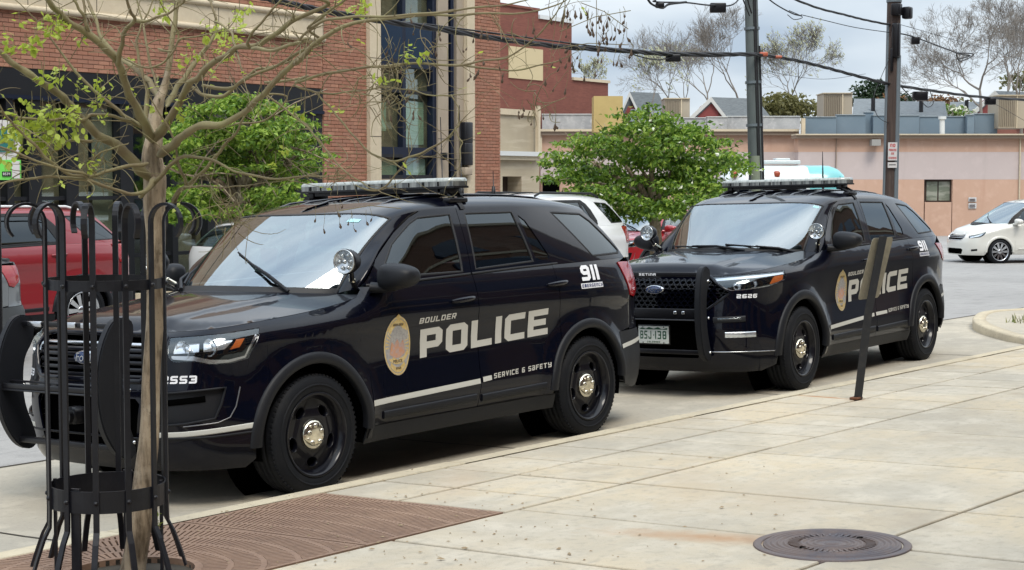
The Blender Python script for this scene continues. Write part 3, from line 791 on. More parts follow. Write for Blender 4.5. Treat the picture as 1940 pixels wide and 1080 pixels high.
        out += [(T['roof_end'] - .06 * (k / 5), zt(T['roof_end']) + .9 * k / 5) for k in range(1, 6)]
        xr0, xr1 = out[-1][0], out[0][0]
        out += [(lerp(xr0, xr1, k / 24), q1(lerp(xr0, xr1, k / 24)) + .002) for k in range(1, 24)]
        # drop consecutive duplicates
        o2 = [out[0]]
        for p in out[1:]:
            if math.hypot(p[0] - o2[-1][0], p[1] - o2[-1][1]) > .004: o2.append(p)
        sh = patch('roof', o2, up, paint, root, .07, .05, sign=-1, mirror=mi, holes=[QG])
        patch('rear_quarter_window', QG, up, glass or TINTD, sh, .1, .1, off=-.004, rim=0, sign=-1, mirror=mi)
        ribbon('window_seal', QG, up, GASKET, sh, w=.018, h=.004, off=-.002, sign=-1, mirror=mi, closed=True)
        # screen pillar
        def wtop(u):
            x = hx0 + (hx1 - hx0) * u * u; return Vector(up(x, zt(x) + .9 * (1 - u)))
        yt1 = wtop(1).y
        def wbot(u):
            r = wtop(abs(u)).y / yt1
            return Vector((T['cowl'][0] - (T['cowl'][0] - T['cowl'][1]) * r ** 2.2, T['cowl_y'] * r, T['cowl'][2] - .035 * r * r))
        def ws(u, v):
            a = wtop(abs(u)); b = wbot(abs(u)); 
            if u < 0: a.y = -a.y; b.y = -b.y
            p = b.lerp(a, v); k = 4 * v * (1 - v) * .035
            return (p.x + k * .5, p.y, p.z + k * .85)
        wd = crom([(p[0], p[1], 0) for p in T['pillar']], 6)
        rows = []
        m_ = 24
        for k in range(m_ + 1):
            v = k / m_; a = Vector(ws(1, v)); i = v * (len(wd) - 1); j = min(int(i), len(wd) - 2)
            q = (lerp(wd[j][0], wd[j + 1][0], i - j), lerp(wd[j][1], wd[j + 1][1], i - j)); b = Vector(up(*q))
            row = []
            for w_ in (0, .06, .2, .4, .6, .8, .94, 1):
                p = a.lerp(b, w_); o = .022 * math.sin(math.pi * w_) ** .6 - (.012 if w_ in (0, 1) else 0)
                row.append(p + Vector((.35, .8, .45)).normalized() * o)
            rows.append(row)
        if mi: rows = [[Vector((p.x, -p.y, p.z)) for p in r_] for r_ in rows]
        MB().grid(rows).build('windscreen_pillar', paint, root)
        wheel(root, 0, (.855 if not mi else -.855) * T.get('track', 1), sp['tyre'], -1 if mi else 1, cap=police, rim_mat=rim_mat, spokes=spokes, steer=steer)
        wheel(root, xr, (.862 if not mi else -.862) * T.get('track', 1), sp['tyre'], -1 if mi else 1, cap=police, rim_mat=rim_mat, spokes=spokes)
        # mirror
        my = -1 if mi else 1; mb = MB(); mc = T['mirror']
        rows = []
        for k in range(13):
            th = math.pi * k / 12; row = []
            for j in range(20):
                ph = 2 * math.pi * j / 20
                sg = lambda v, e_: math.copysign(abs(v) ** e_, v)
                rx = .5 * .19 * sg(math.cos(ph), .75) * sg(math.sin(th), .6); rz = .5 * .165 * sg(math.sin(ph), .75) * sg(math.sin(th), .6); ry = .5 * .26 * sg(math.cos(th), .75)
                x_ = mc[0] + rx - .10 * ry; z_ = mc[2] + rz * (1 - .25 * (ry / .13)) + .02 * ry
                if rx < -.075: x_ = mc[0] - .075 - .1 * ry
                row.append(Vector((x_, my * (mc[1] + ry), z_)))
            rows.append(row)
        mb.grid(rows, closed=True).build('wing_mirror', MATTE if police else paint, door)
        mb = MB(); mb.tube([(mc[0] + .07, my * .90, mc[2] - .065), (mc[0] + .03, my * .96, mc[2] - .07), (mc[0], my * (mc[1] - .02), mc[2] - .06)], [.035, .032, .03], 10, flat=1.6)
        mb.build('mirror_arm', MATTE if police else paint, door)
    # ---- middle pieces
    n = 20; xe_ = T['seams'][0] - .03
    s_end = sx(xe_)
    edge = [(low(s_end * k / 30, ztn(s_end * k / 30))[0], low(s_end * k / 30, ztn(s_end * k / 30))[1]) for k in range(31)]
    cow = []
    for k in range(9):
        u = 1 - k / 8; b = wbot(u); cow.append((b.x + .03, b.y))
    half = [(p[0], p[1] - .003) for p in edge[1:]] + cow[:-1] + []
    hood_poly = [(edge[0][0], 0)] + half + [(cow[-1][0], 0)]
    full = [(x, y) for x, y in hood_poly] + [(x, -y) for x, y in hood_poly[::-1] if abs(y) > 1e-6]
    f2 = [full[0]]
    for p in full[1:]:
        if math.hypot(p[0] - f2[-1][0], p[1] - f2[-1][1]) > .008: f2.append(p)
    bon = patch('bonnet', f2, S.hd, paint, root, .045, .045, rim=.03)
    wsp = [(-1, 0)] + [(-1 + .1 * k, 0) for k in range(1, 20)] + [(1, 0), (1, 1)] + [(1 - .1 * k, 1) for k in range(1, 20)] + [(-1, 1)]
    wss = patch('windscreen', wsp, ws, WINDSH, root, .1, .1, off=.002, rim=0)
    ribbon('windscreen_seal', [(-1 + .05 * k, .995) for k in range(41)], ws, GASKET, wss, w=.018, h=.006, step=9)
    ribbon('windscreen_seal', [(1, .0), (1, .5), (1, 1)], ws, GASKET, wss, w=.022, h=.006, step=.1); ribbon('windscreen_seal', [(-1, .0), (-1, .5), (-1, 1)], ws, GASKET, wss, w=.022, h=.006, step=.1)
    band = [(-1 + .05 * k, .0) for k in range(41)] + [(1 - .05 * k, .055) for k in range(41)]
    patch('windscreen_border', band, ws, GASKET, wss, .1, 0, off=.004, rim=0)
    cw = MB()
    rows = [[Vector((wbot(abs(u)).x + dx, math.copysign(wbot(abs(u)).y, u), wbot(abs(u)).z + dz)) for u in [-1 + .1 * k for k in range(21)]] for dx, dz in ((.045, -.03), (.03, -.004), (-.0, .004), (-.02, -.002))]
    cw.grid(rows).build('cowl_panel', MATTE, root)
    for (u0, v0, u1, v1) in T['wipers']:
        wp = MB(); f_ = lambda u, v, o: Vector(ws(u, v)) + normal_of(ws, u, v) * o
        wp.tube([f_(u0, v0, .02), f_(lerp(u0, u1, .3), lerp(v0, v1, .3), .045), f_(lerp(u0, u1, .6), lerp(v0, v1, .6), .03)], [.014, .011, .008], 6)
        wp.tube([f_(lerp(u0, u1, .2), lerp(v0, v1, .2) + .01, .012), f_(lerp(u0, u1, .6), lerp(v0, v1, .6) + .005, .018), f_(u1, v1, .012)], .007, 6)
        wp.build('windscreen_wiper', MATTE, root)
    # tailgate glass + spoiler
    rows = []
    xe = T['up_rear']
    for k in range(9):
        v = k / 8; pl_ = Vector(up(lerp(xe, T['roof_end'], v) - .02 * math.sin(math.pi * v), lerp(S.zb(xe), S.zt(T['roof_end']), v)))
        row = []
        for j in range(17):
            u = -1 + j / 8; bulge = (1 - u * u)
            row.append(Vector((pl_.x - bulge * lerp(.26, .05, v), pl_.y * u, pl_.z + bulge * lerp(0, .07, v))))
        rows.append(row)
    MB().grid(rows).build('tailgate_window', glass or TINTD, root)
    spo = MB(); re = T['roof_end']
    rows = []
    for dx, dz in ((.06, .01), (-.0, .012), (-.10, -.005), (-.10, -.03), (.0, -.03)):
        rows.append([Vector((re - .05 * (1 - abs(u) ** 3) + dx * (1 if dx > 0 else (1 - .5 * abs(u) ** 3)), u * (S.yt(re) - .03), lerp(S.zt(re), S.zc(re - .05), (1 - abs(u) ** 2.2)) + dz)) for u in [-1 + .1 * k for k in range(21)]])
    spo.grid(rows).build('roof_spoiler', paint, root)
    # floor, core, cabin
    co = MB(); co.bbox((.62, -.60, .25), (-3.75 * T.get('len', 1), .60, .34)); co.bbox((-.50, -.86, .26), (xr + .50, .86, .36)); co.bbox((.72, -.56, .34), (-.42, .56, T.get('core', .98))); co.bbox((xr + .62, -.56, .3), (xr - .75 * T.get('len', 1), .56, .95))
    co.bbox((.80, -.55, .24), (.5, .55, .40))
    co.build('underbody_light_block', VOID, root)  # near-black boxes added under the skin to block light
    ca = MB(); ca.rbox((-.66, 0, 1.05), (.40, 1.40, .22), .06); ca.rbox((-.85, 0, .80), (.3, .3, .5), .04); ca.build('dashboard', INTER, root)
    for cx_, yy in ((-1.45, .38), (-1.45, -.38), (-2.35, .38), (-2.35, -.38)):
        se = MB(); Mx = Matrix.Translation((cx_, yy, .60)) @ Matrix.Rotation(R(-14), 4, 'Y')
        se.rbox((.22, 0, .03), (.50, .48, .16), .05); v_ = se.v; se.v = [(p[0] + cx_, p[1] + yy, p[2] + .60) for p in v_]
        se.rbox((-.02, 0, .36), (.14, .46, .62), .05, M=Mx); se.rbox((-.02, 0, .75), (.09, .25, .17), .04, M=Mx)
        se.build('seat', SEATM, root)
    st = MB(); Mx = Matrix.Translation((-.88, .38, 1.10)) @ Matrix.Rotation(R(65), 4, 'Y')
    ring = [Mx @ Vector((.18 * math.cos(2 * math.pi * k / 24), .18 * math.sin(2 * math.pi * k / 24), 0)) for k in range(25)]
    st.tube(ring, .014, 6, cap=False); st.tube([Mx @ Vector((-.17, 0, 0)), Mx @ Vector((0, 0, -.02)), Mx @ Vector((.17, 0, 0))], .016, 6); st.build('steering_wheel', INTER, root)
    mr = MB(); mr.rbox((-.82, 0, 1.55), (.03, .24, .07), .02); mr.tube([(-.82, 0, 1.58), (-.80, 0, 1.66)], .01, 6); mr.build('rear_view_mirror', INTER, root)
    S.ws = ws; S.wbot = wbot
    return root

doorline = lambda S: (lambda x: S.zb(x) + 0)
for sp in (SUV_A, SUV_B): pass
def mirror_lamp(*a): return a
def fit_A():
    S = Shape(SUV_A); T = S.sp; sx, sy = S.sx, S.s_y
    T['seams'] = (-.50, -1.60, -2.525); T['fender_cut'] = .355; T['bumper_top'] = .70; T['door_top'] = S.zb
    T['grille'] = [(0, 1.015), (.50, 1.015), (.60, 1.0), (.585, .93), (.52, .80), (.46, .765), (0, .765)]
    T['intake'] = [(0, .66), (.44, .66), (.47, .63), (.42, .34), (0, .34)]
    T['headlamp'] = [(.635, 1.005), (.80, 1.012), (1.0, 1.022), (1.235, 1.040), (1.20, .97), (1.135, .870), (1.02, .848), (.90, .846), (.80, .868), (.68, .868), (.645, .90)]
    T['fog'] = [(.60, .70), (.985, .715), (.955, .62), (.915, .535), (.74, .51), (.58, .50)]
    T['lamp_bits'] = [([(.66, .995), (.83, .998), (.83, .93), (.66, .925)], LAMPW, -.045), ([(1.08, .998), (1.135, 1.0), (1.095, .935), (1.035, .925)], AMBER, -.035),
        ([(.66, .905), (.80, .90), (.90, .875), (1.02, .868), (1.12, .885), (1.19, 1.0), (1.205, 1.015), (1.215, 1.0), (1.14, .868), (1.02, .852), (.90, .850), (.80, .873), (.66, .885)], CHROME2, -.02),
        ([(.86, .998), (1.06, 1.0), (1.0, .93), (.86, .925)], LAMPW, -.045)]
    T['bulbs'] = [(.75, .955, .055), (.93, .96, .05)]
    st = [(.0, 0)]
    T['nose_lines'] = [('grille_frame', [(.0, 1.022), (.50, 1.022), (.607, 1.005), (.59, .93), (.525, .795), (.465, .757), (0, .757)], NAVY, .03, .014, .0),
        ('grille_slat', [(0, .985), (.58, .98)], CHROME2, .024, .010, -.03), ('grille_slat', [(0, .945), (.575, .94)], RIMM, .026, .014, -.03), ('grille_slat', [(0, .905), (.56, .90)], RIMM, .026, .014, -.03),
        ('grille_slat', [(0, .865), (.54, .86)], RIMM, .026, .014, -.03), ('grille_slat', [(0, .825), (.52, .82)], RIMM, .026, .014, -.03), ('grille_slat', [(0, .785), (.49, .782)], RIMM, .026, .014, -.03),
        ('fog_lamp_trim', [(.60, .69), (.985, .713), (.955, .62), (.915, .54), (.74, .515), (.58, .505)], MATTE, .012, .006, -.002),
        ('fog_lamp_trim', [(1.073, .71), (1.04, .60), (1.0, .54), (.93, .515), (.735, .50)], mat('dim_trim', (.20, .20, .21), .3, .8), .007, .005, 0),
        ('fog_slot', [(.62, .635), (.865, .655)], VOID, .035, .012, -.03),
        ('reflective_stripe', [(1.141, .484), (.95, .470), (.734, .455), (.55, .45)], DECAL, .032, .0015, 0),
        ('bumper_lip', [(0, .435), (.5, .43), (.9, .435), (1.168, .448)], MATTE, .012, .006, 0)]
    T['rear_cut'] = -3.33; T['rear_bumper_top'] = .73
    T['tail_s'] = (5.15, 5.03); T['tail_z'] = (1.00, 1.255)
    T['up_rear'] = -3.62; T['roof_end'] = -3.30
    T['f1'] = [(-.585, 1.232), (-.722, 1.387), (-.985, 1.553), (-1.173, 1.651), (-1.29, 1.69), (-1.45, 1.702), (-1.66, 1.705), (-1.61, 1.252)]
    T['f1_top'] = 4; T['f1_end'] = 7
    T['w1'] = [(-.75, 1.275), (-.79, 1.355), (-.93, 1.485), (-1.154, 1.612), (-1.25, 1.650), (-1.575, 1.665), (-1.525, 1.275)]
    T['f2'] = [(-1.615, 1.253), (-1.665, 1.705), (-2.0, 1.706), (-2.34, 1.702), (-2.47, 1.64), (-2.565, 1.545), (-2.665, 1.37), (-2.66, 1.30), (-2.53, 1.276)]
    T['f2_top'] = 1
    T['w2'] = [(-1.67, 1.285), (-1.735, 1.668), (-2.27, 1.668), (-2.335, 1.31)]
    T['w3'] = [(-2.325, 1.645), (-2.39, 1.60), (-2.535, 1.345), (-2.525, 1.318), (-2.37, 1.313)]
    T['qg'] = [(-2.77, 1.655), (-3.20, 1.635), (-3.30, 1.58), (-3.555, 1.345), (-3.53, 1.325), (-3.094, 1.319)]
    T['belt_end'] = -2.60
    T['handles'] = (-1.42, 1.10, -2.50, 1.15); T['header'] = (-.86, -1.02)
    T['pillar'] = [(-.56, 1.205), (-.72, 1.387), (-.985, 1.553), (-1.173, 1.651), (-1.29, 1.69)]
    T['cowl'] = (-.06, -.48, 1.218); T['cowl_y'] = .705; T['mirror'] = (-.665, 1.075, 1.285)
    T['wipers'] = [(.55, .0, -.05, .42), (-.35, .0, -.95, .30)]
    T['belt_mat'] = GASKET
    return S
def fit_B():
    S = Shape(SUV_B); T = S.sp; sx, sy = S.sx, S.s_y
    T['seams'] = (-.55, -1.72, -2.66); T['fender_cut'] = .27; T['bumper_top'] = .70; T['door_top'] = S.zb
    T['grille'] = [(0, 1.075), (.44, 1.072), (.50, 1.065), (.60, .99), (.705, .93), (.66, .90), (.50, .79), (0, .785)]
    T['intake'] = [(0, .69), (.42, .69), (.46, .66), (.42, .36), (0, .36)]
    T['headlamp'] = [(.535, 1.066), (.70, 1.075), (.901, 1.085), (1.384, 1.100), (1.372, 1.06), (1.34, 1.02), (1.131, .974), (.842, .950), (.72, .945), (.62, .985)]
    T['fog'] = None
    T['lamp_bits'] = [([(.56, 1.058), (.70, 1.067), (.901, 1.077), (1.37, 1.092), (1.368, 1.074), (.90, 1.055), (.70, 1.045), (.58, 1.038)], LAMPW, -.012), ([(1.21, 1.06), (1.35, 1.07), (1.32, 1.02), (1.15, .99)], AMBER, -.015),
        ([(.64, .985), (.73, .952), (.842, .957), (1.131, .981), (1.33, 1.025), (1.345, 1.015), (1.131, .972), (.842, .948), (.72, .945), (.63, .975)], CHROME2, -.01)]
    T['bulbs'] = [(.80, 1.005, .036), (.98, 1.015, .036)]
    T['nose_lines'] = [('grille_frame', [(.0, 1.082), (.44, 1.080), (.51, 1.07), (.60, .998), (.715, .932), (.66, .893), (.50, .782), (0, .777)], NAVY, .022, .010, .0),
        ('bumper_slot', [(.56, .695), (.84, .703)], MATTE, .052, .008, 0), ('bumper_slot_light', [(.60, .70), (.80, .705)], CLEAR, .02, .01, .004),
        ('bumper_slot', [(.66, .565), (.935, .565)], LAMPW, .048, .003, 0),
        ('bumper_lip', [(0, .42), (.5, .418), (.9, .415), (1.186, .407)], CHROME2, .008, .005, 0)]
    T['rear_cut'] = -3.52; T['rear_bumper_top'] = .76
    T['tail_s'] = (5.30, 5.10); T['tail_z'] = (1.05, 1.22)
    T['up_rear'] = -3.72; T['roof_end'] = -3.42
    T['f1'] = [(-.66, 1.246), (-.76, 1.36), (-1.05, 1.57), (-1.20, 1.66), (-1.33, 1.70), (-1.5, 1.712), (-1.76, 1.716), (-1.715, 1.262)]
    T['f1_top'] = 4; T['f1_end'] = 7
    T['w1'] = [(-.84, 1.295), (-.90, 1.385), (-1.03, 1.50), (-1.20, 1.62), (-1.30, 1.665), (-1.66, 1.68), (-1.63, 1.295)]
    T['f2'] = [(-1.72, 1.263), (-1.765, 1.716), (-2.1, 1.714), (-2.52, 1.702), (-2.62, 1.65), (-2.72, 1.56), (-2.80, 1.40), (-2.79, 1.31), (-2.66, 1.288)]
    T['f2_top'] = 1
    T['w2'] = [(-1.76, 1.30), (-1.82, 1.685), (-2.43, 1.675), (-2.43, 1.32)]
    T['w3'] = [(-2.49, 1.665), (-2.55, 1.62), (-2.66, 1.40), (-2.65, 1.335), (-2.49, 1.325)]
    T['qg'] = [(-2.84, 1.655), (-3.22, 1.63), (-3.38, 1.56), (-3.62, 1.37), (-3.60, 1.345), (-3.06, 1.336)]
    T['belt_end'] = -2.72
    T['handles'] = (-1.50, 1.13, -2.70, 1.20); T['header'] = (-.86, -1.03)
    T['pillar'] = [(-.62, 1.225), (-.76, 1.36), (-1.05, 1.57), (-1.20, 1.66), (-1.33, 1.70)]
    T['cowl'] = (-.10, -.56, 1.255); T['cowl_y'] = .72; T['mirror'] = (-.76, 1.08, 1.33)
    T['wipers'] = [(.30, .0, -.55, .09), (.8, .0, .1, .10)]
    T['belt_mat'] = GASKET
    return S
# ---------------------------------------------------------------- the ground
FW = Vector((math.cos(YAW), math.sin(YAW), 0)); RT = Vector((math.sin(YAW), -math.cos(YAW), 0))
def kerbY(x): return 6.75 - .068 * x
def pave_z(y): return -.03 * y
def road_z(x, y):
    yy = min(y, 9.2); far = sstep(27, 42, x)
    return lerp(-.122 - .03 * yy, -.70, far)
def pave(u, v):
    r = ray(u, v); t = (0 - CAMZ) / (r[2] + .03 * r[1]); return Vector((r[0] * t, r[1] * t, r[2] * t + CAMZ))
def stain(m, spots):
    """rust and damp marks with their own outline, as mixes on top of the base colour"""
    nt = m.node_tree; b = nt.nodes['Principled BSDF']; src = b.inputs['Base Color'].links[0].from_socket
    tc = nt.nodes.new('ShaderNodeTexCoord'); l = nt.links.new
    nz = nt.nodes.new('ShaderNodeTexNoise'); nz.inputs['Scale'].default_value = 9; nz.inputs['Detail'].default_value = 6; l(tc.outputs['Object'], nz.inputs[0])
    for (x, y, ang, a, c, col, amt) in spots:
        mp = nt.nodes.new('ShaderNodeMapping'); mp.vector_type = 'TEXTURE'; mp.inputs['Location'].default_value = (x, y, 0); mp.inputs['Rotation'].default_value = (0, 0, ang); mp.inputs['Scale'].default_value = (a, c, 100)
        l(tc.outputs['Object'], mp.inputs[0]); ln = nt.nodes.new('ShaderNodeVectorMath'); ln.operation = 'LENGTH'; l(mp.outputs[0], ln.inputs[0])
        ad = nt.nodes.new('ShaderNodeMath'); ad.operation = 'MULTIPLY_ADD'; ad.inputs[1].default_value = 1.1; ad.inputs[2].default_value = -.55; l(nz.outputs[0], ad.inputs[0])
        su = nt.nodes.new('ShaderNodeMath'); su.operation = 'ADD'; l(ln.outputs['Value'], su.inputs[0]); l(ad.outputs[0], su.inputs[1])
        mr = nt.nodes.new('ShaderNodeMapRange'); mr.inputs[1].default_value = 1.0; mr.inputs[2].default_value = .1; mr.inputs[3].default_value = 0; mr.inputs[4].default_value = amt; l(su.outputs[0], mr.inputs[0])
        mx = nt.nodes.new('ShaderNodeMix'); mx.data_type = 'RGBA'; l(mr.outputs[0], mx.inputs[0]); l(src, mx.inputs[6]); mx.inputs[7].default_value = (*col, 1); src = mx.outputs[2]
    l(src, b.inputs['Base Color'])
ASPH = mat('road_asphalt', (.27, .262, .25), .9, noise=[(.22, (.33, .32, .305), .35, .7), (3, (.22, .214, .205), .5, .75), ((.5, 6, 1), (.20, .195, .19), .58, .72), (40, (.36, .35, .335), .52, .75), (220, (.14, .135, .13), .55, .75)], bump=(150, .3, .01))
CONC = mat('pavement_concrete', (.50, .42, .295), .88, noise=[(.5, (.37, .335, .27), .4, .65), (3.1, (.51, .46, .37), .45, .72), ((1.2, 9, 1), (.40, .36, .285), .5, .8), (17, (.34, .305, .24), .52, .75), (1.1, (.33, .28, .21), .60, .80), (170, (.27, .235, .18), .58, .72)], bump=(110, .25, .005))
CONC2 = mat('gutter_concrete', (.42, .375, .295), .9, noise=[(.6, (.33, .30, .245), .4, .7), (4, (.49, .44, .35), .5, .75), (30, (.25, .235, .20), .55, .8), (160, (.2, .19, .16), .6, .75)], bump=(100, .25, .006))
KERB = mat('kerb_concrete', (.52, .45, .32), .9, noise=[(3, (.42, .36, .26), .4, .7), (25, (.25, .22, .17), .55, .8)], bump=(90, .3, .006))
def tone(m, amt):
    nt = m.node_tree; b = nt.nodes['Principled BSDF']; src = b.inputs['Base Color'].links[0].from_socket
    oi = nt.nodes.new('ShaderNodeObjectInfo'); mr = nt.nodes.new('ShaderNodeMapRange'); mr.inputs[3].default_value = 1 - amt; mr.inputs[4].default_value = 1 + amt; hs = nt.nodes.new('ShaderNodeHueSaturation')
    nt.links.new(oi.outputs['Random'], mr.inputs[0]); nt.links.new(mr.outputs[0], hs.inputs['Value']); nt.links.new(src, hs.inputs['Color']); nt.links.new(hs.outputs[0], b.inputs['Base Color'])
tone(CONC, .07); tone(KERB, .06)
BED = mat('joint_dirt', (.045, .038, .028), 1)
mh = pave(1576, 1033); pb = pave(1622, 757); pe = pave(1500, 748); me_ = pave(1240, 1012); bw = pave(1010, 986)
ang = math.atan2(pe.y - pb.y, pe.x - pb.x); ang2 = math.atan2(me_.y - mh.y, me_.x - mh.x)
stain(CONC, [((pb.x + pe.x) / 2, (pb.y + pe.y) / 2, ang, (pe - pb).length * .62, .045, (.34, .15, .055), 1.0), (pb.x, pb.y, 0, .16, .12, (.30, .18, .09), .6),
  (lerp(mh.x, me_.x, .62), lerp(mh.y, me_.y, .62), ang2, .72, .16, (.38, .235, .13), .9), (mh.x, mh.y, 0, .50, .50, (.22, .19, .15), .6),
  (pave(1300, 915).x, pave(1300, 915).y, .6, 1.1, .35, (.40, .32, .22), .5), (pave(1480, 945).x, pave(1480, 945).y, .6, .8, .35, (.42, .34, .24), .45), (pave(870, 912).x, pave(870, 912).y, .6, .7, .2, (.44, .34, .24), .45)])
g = MB(); xs = [-60, -20, 0, 4, 8, 12, 16, 20, 24, 27, 29, 31, 33, 35, 37, 39, 41, 43, 50, 70, 110, 300, 900]; ys = [4.2, 6, 7, 8, 9.2, 12, 16, 20, 30, 60, 120, 300, 900]
rows = [[Vector((x, y, road_z(x, max(y, 5)))) for x in xs] for y in [-200, -60, -20] + ys]
for r_ in rows[:4]:
    for i, v in enumerate(r_): r_[i] = Vector((v.x, v.y, v.z - .5 * (1 - sstep(27, 42, v.x))))
g.grid(rows, smooth=False); tag(g.build('road', ASPH), kind='structure')
def laneY(x): return 9.79 - .069 * x
g = MB(); xs = [-8 + .5 * k for k in range(70)]
g.grid([[Vector((x, lerp(kerbY(x) - .03, laneY(x), k / 6), road_z(x, lerp(kerbY(x) - .03, laneY(x), k / 6)) + .006)) for x in xs] for k in range(7)], smooth=False)
lane = tag(g.build('parking_lane', CONC2), kind='structure')
g = MB()
for x in [-3, 1.4, 5.6, 9.4, 13.1, 17.2, 21.5]:      # tar joints
    for k in range(8):
        y0, y1 = lerp(kerbY(x), laneY(x), k / 8), lerp(kerbY(x), laneY(x), (k + 1) / 8)
        g.add([Vector((x + dx + .01 * math.sin(y_ * 5), y_, road_z(x, y_) + .010)) for dx, y_ in ((-.008, y0), (.008, y0), (.008, y1), (-.008, y1))], [(0, 1, 2, 3)])
for k in range(60):
    x0, x1 = -8 + .55 * k, -8 + .55 * (k + 1)
    g.add([Vector((x_, laneY(x_) + dy, road_z(x_, laneY(x_)) + .010)) for x_, dy in ((x0, -.02), (x1, -.02), (x1, .015), (x0, .015))], [(0, 1, 2, 3)])
tag(g.build('lane_joint', BED, lane), kind='stuff')
# pavement: bed, kerb stones and slabs
Y = [lambda x: kerbY(x), lambda x: kerbY(x) - .13, lambda x: 6.15 - .078 * x, lambda x: 5.45 - .082 * x, lambda x: 3.55 - .088 * x, lambda x: 1.65 - .09 * x, lambda x: -.3 - .09 * x, lambda x: -3.2 - .09 * x]
g = MB(); xs = [-8 + k for k in range(62)]
g.grid([[Vector((x, y_(x) - (.02 if i == 0 else 0), pave_z(y_(x)) - .028)) for x in xs] for i, y_ in enumerate([Y[0], Y[4], lambda x: -10])], smooth=False)
walk = tag(g.build('pavement', BED), kind='structure')
XE = 17.9
def slab(name, x0, x1, ya, yb, h=.08, m=CONC, gap=.012, top=0.0, par=walk):
    c = [(x0 + gap, ya(x0 + gap) - gap), (x1 - gap, ya(x1 - gap) - gap), (x1 - gap, yb(x1 - gap) + gap), (x0 + gap, yb(x0 + gap) + gap)]
    cx = sum(p[0] for p in c) / 4; cy = sum(p[1] for p in c) / 4; b = .006
    tz = top + random.uniform(-.0012, .0012); tl = random.uniform(-.0012, .0012)
    def sh(p, d): 
        k = Vector((cx - p[0], cy - p[1])); return (p[0] + math.copysign(d, k.x), p[1] + math.copysign(d, k.y))
    v = []; 
    for p, dz, ins in [(p, -h, 0) for p in c] + [(p, -b, 0) for p in c] + [(p, -.001, b * .6) for p in c] + [(p, 0, b * 1.8) for p in c]:
        q = sh(p, ins) if ins else p
        v.append(Vector((q[0], q[1], pave_z(q[1]) + dz + tz + tl * (q[0] - cx))))
    f = [(12, 13, 14, 15)] + [(a * 4 + i, a * 4 + (i + 1) % 4, a * 4 + 4 + (i + 1) % 4, a * 4 + 4 + i) for a in range(3) for i in range(4)]
    return MB().add(v, f).build(name, m, par)
for k in range(11):
    x0 = -7.5 + 2.6 * k; x1 = min(x0 + 2.6, XE)
    if x0 < XE: slab('kerb_stone', x0, x1, Y[0], Y[1], .24, KERB, .003, .004)
xa = [-7.4 + .545 * k for k in range(60)]; xa = [7.90 + .545 * k for k in range(-28, 19)]
for x0, x1 in zip(xa, xa[1:]):
    if 3.6 < (x0 + x1) / 2 < 6.86 or x0 > XE: continue
    for a, b in ((1, 2), (2, 3)): slab('slab', x0 if abs(x0 - 6.81) > .06 else 6.875, min(x1, XE), Y[a], Y[b])
xc = [-7.3, -5.9, -4.6, -3.3, -2, -.6, .7, 2.0, 3.4, 4.7, 6.02, 6.965, 7.94] + [7.94 + 1.34 * k for k in range(1, 9)]
for x0, x1 in zip(xc, xc[1:]):
    for a, b in ((3, 4), (4, 5), (5, 6), (6, 7)):
        slab('slab', x0, x1, Y[a], Y[b])
# a crack of loose seeds and crumbs lying about
LITTER = mat('dry_seed_husk', (.30, .23, .14), .8)
g = MB()
rl = random.Random(5)
for k in range(230):
    u = rl.uniform(300, 1500); v = rl.uniform(860, 1075)
    if k < 60: u = rl.uniform(330, 1000); v = rl.uniform(930, 1070)
    p = pave(u, v)
    if p.y > kerbY(p.x) - .02: continue
    s_ = rl.uniform(.003, .009) * (1.8 if rl.random() < .12 else 1); a = rl.uniform(0, 6.3)
    Mx = Matrix.Translation(p + Vector((0, 0, .002 + s_ * .3))) @ Matrix.Rotation(a, 4, 'Z')
    g.add([Mx @ Vector(q) for q in ((-s_ * 1.6, 0, 0), (0, -s_ * .7, -s_ * .2), (s_ * 1.6, 0, s_ * .1), (0, s_ * .7, 0), (0, 0, s_ * .6))], [(0, 1, 4), (1, 2, 4), (2, 3, 4), (3, 0, 4)])
tag(g.build('fallen_seed_husks', LITTER), 'dry seed husks and crumbs scattered over the pavement by the tree grate', 'litter', kind='stuff')
# rust-brown cast iron tree grates
IRON = mat('rusted_cast_iron', (.22, .135, .09), .75, .05, noise=[(1.4, (.28, .18, .12), .4, .7), (22, (.16, .10, .07), .5, .8)], bump=(140, .4, .003))
IRON2 = mat('worn_manhole_iron', (.15, .11, .095), .5, .45, noise=[(5, (.085, .078, .09), .4, .7), (30, (.15, .10, .075), .55, .8)], bump=(160, .4, .003))
TC = Vector((4.93, 5.56))
def clip(poly, lines):      # keep the side where a*x + b*y <= c
    for a, b, c in lines:
        out = []
        for i, p in enumerate(poly):
            q = poly[(i + 1) % len(poly)]; dp = a * p[0] + b * p[1] - c; dq = a * q[0] + b * q[1] - c
            if dp <= 0: out.append(p)
            if dp * dq < 0: t = dp / (dp - dq); out.append((p[0] + (q[0] - p[0]) * t, p[1] + (q[1] - p[1]) * t))
        poly = out
        if len(poly) < 3: return None
    return poly
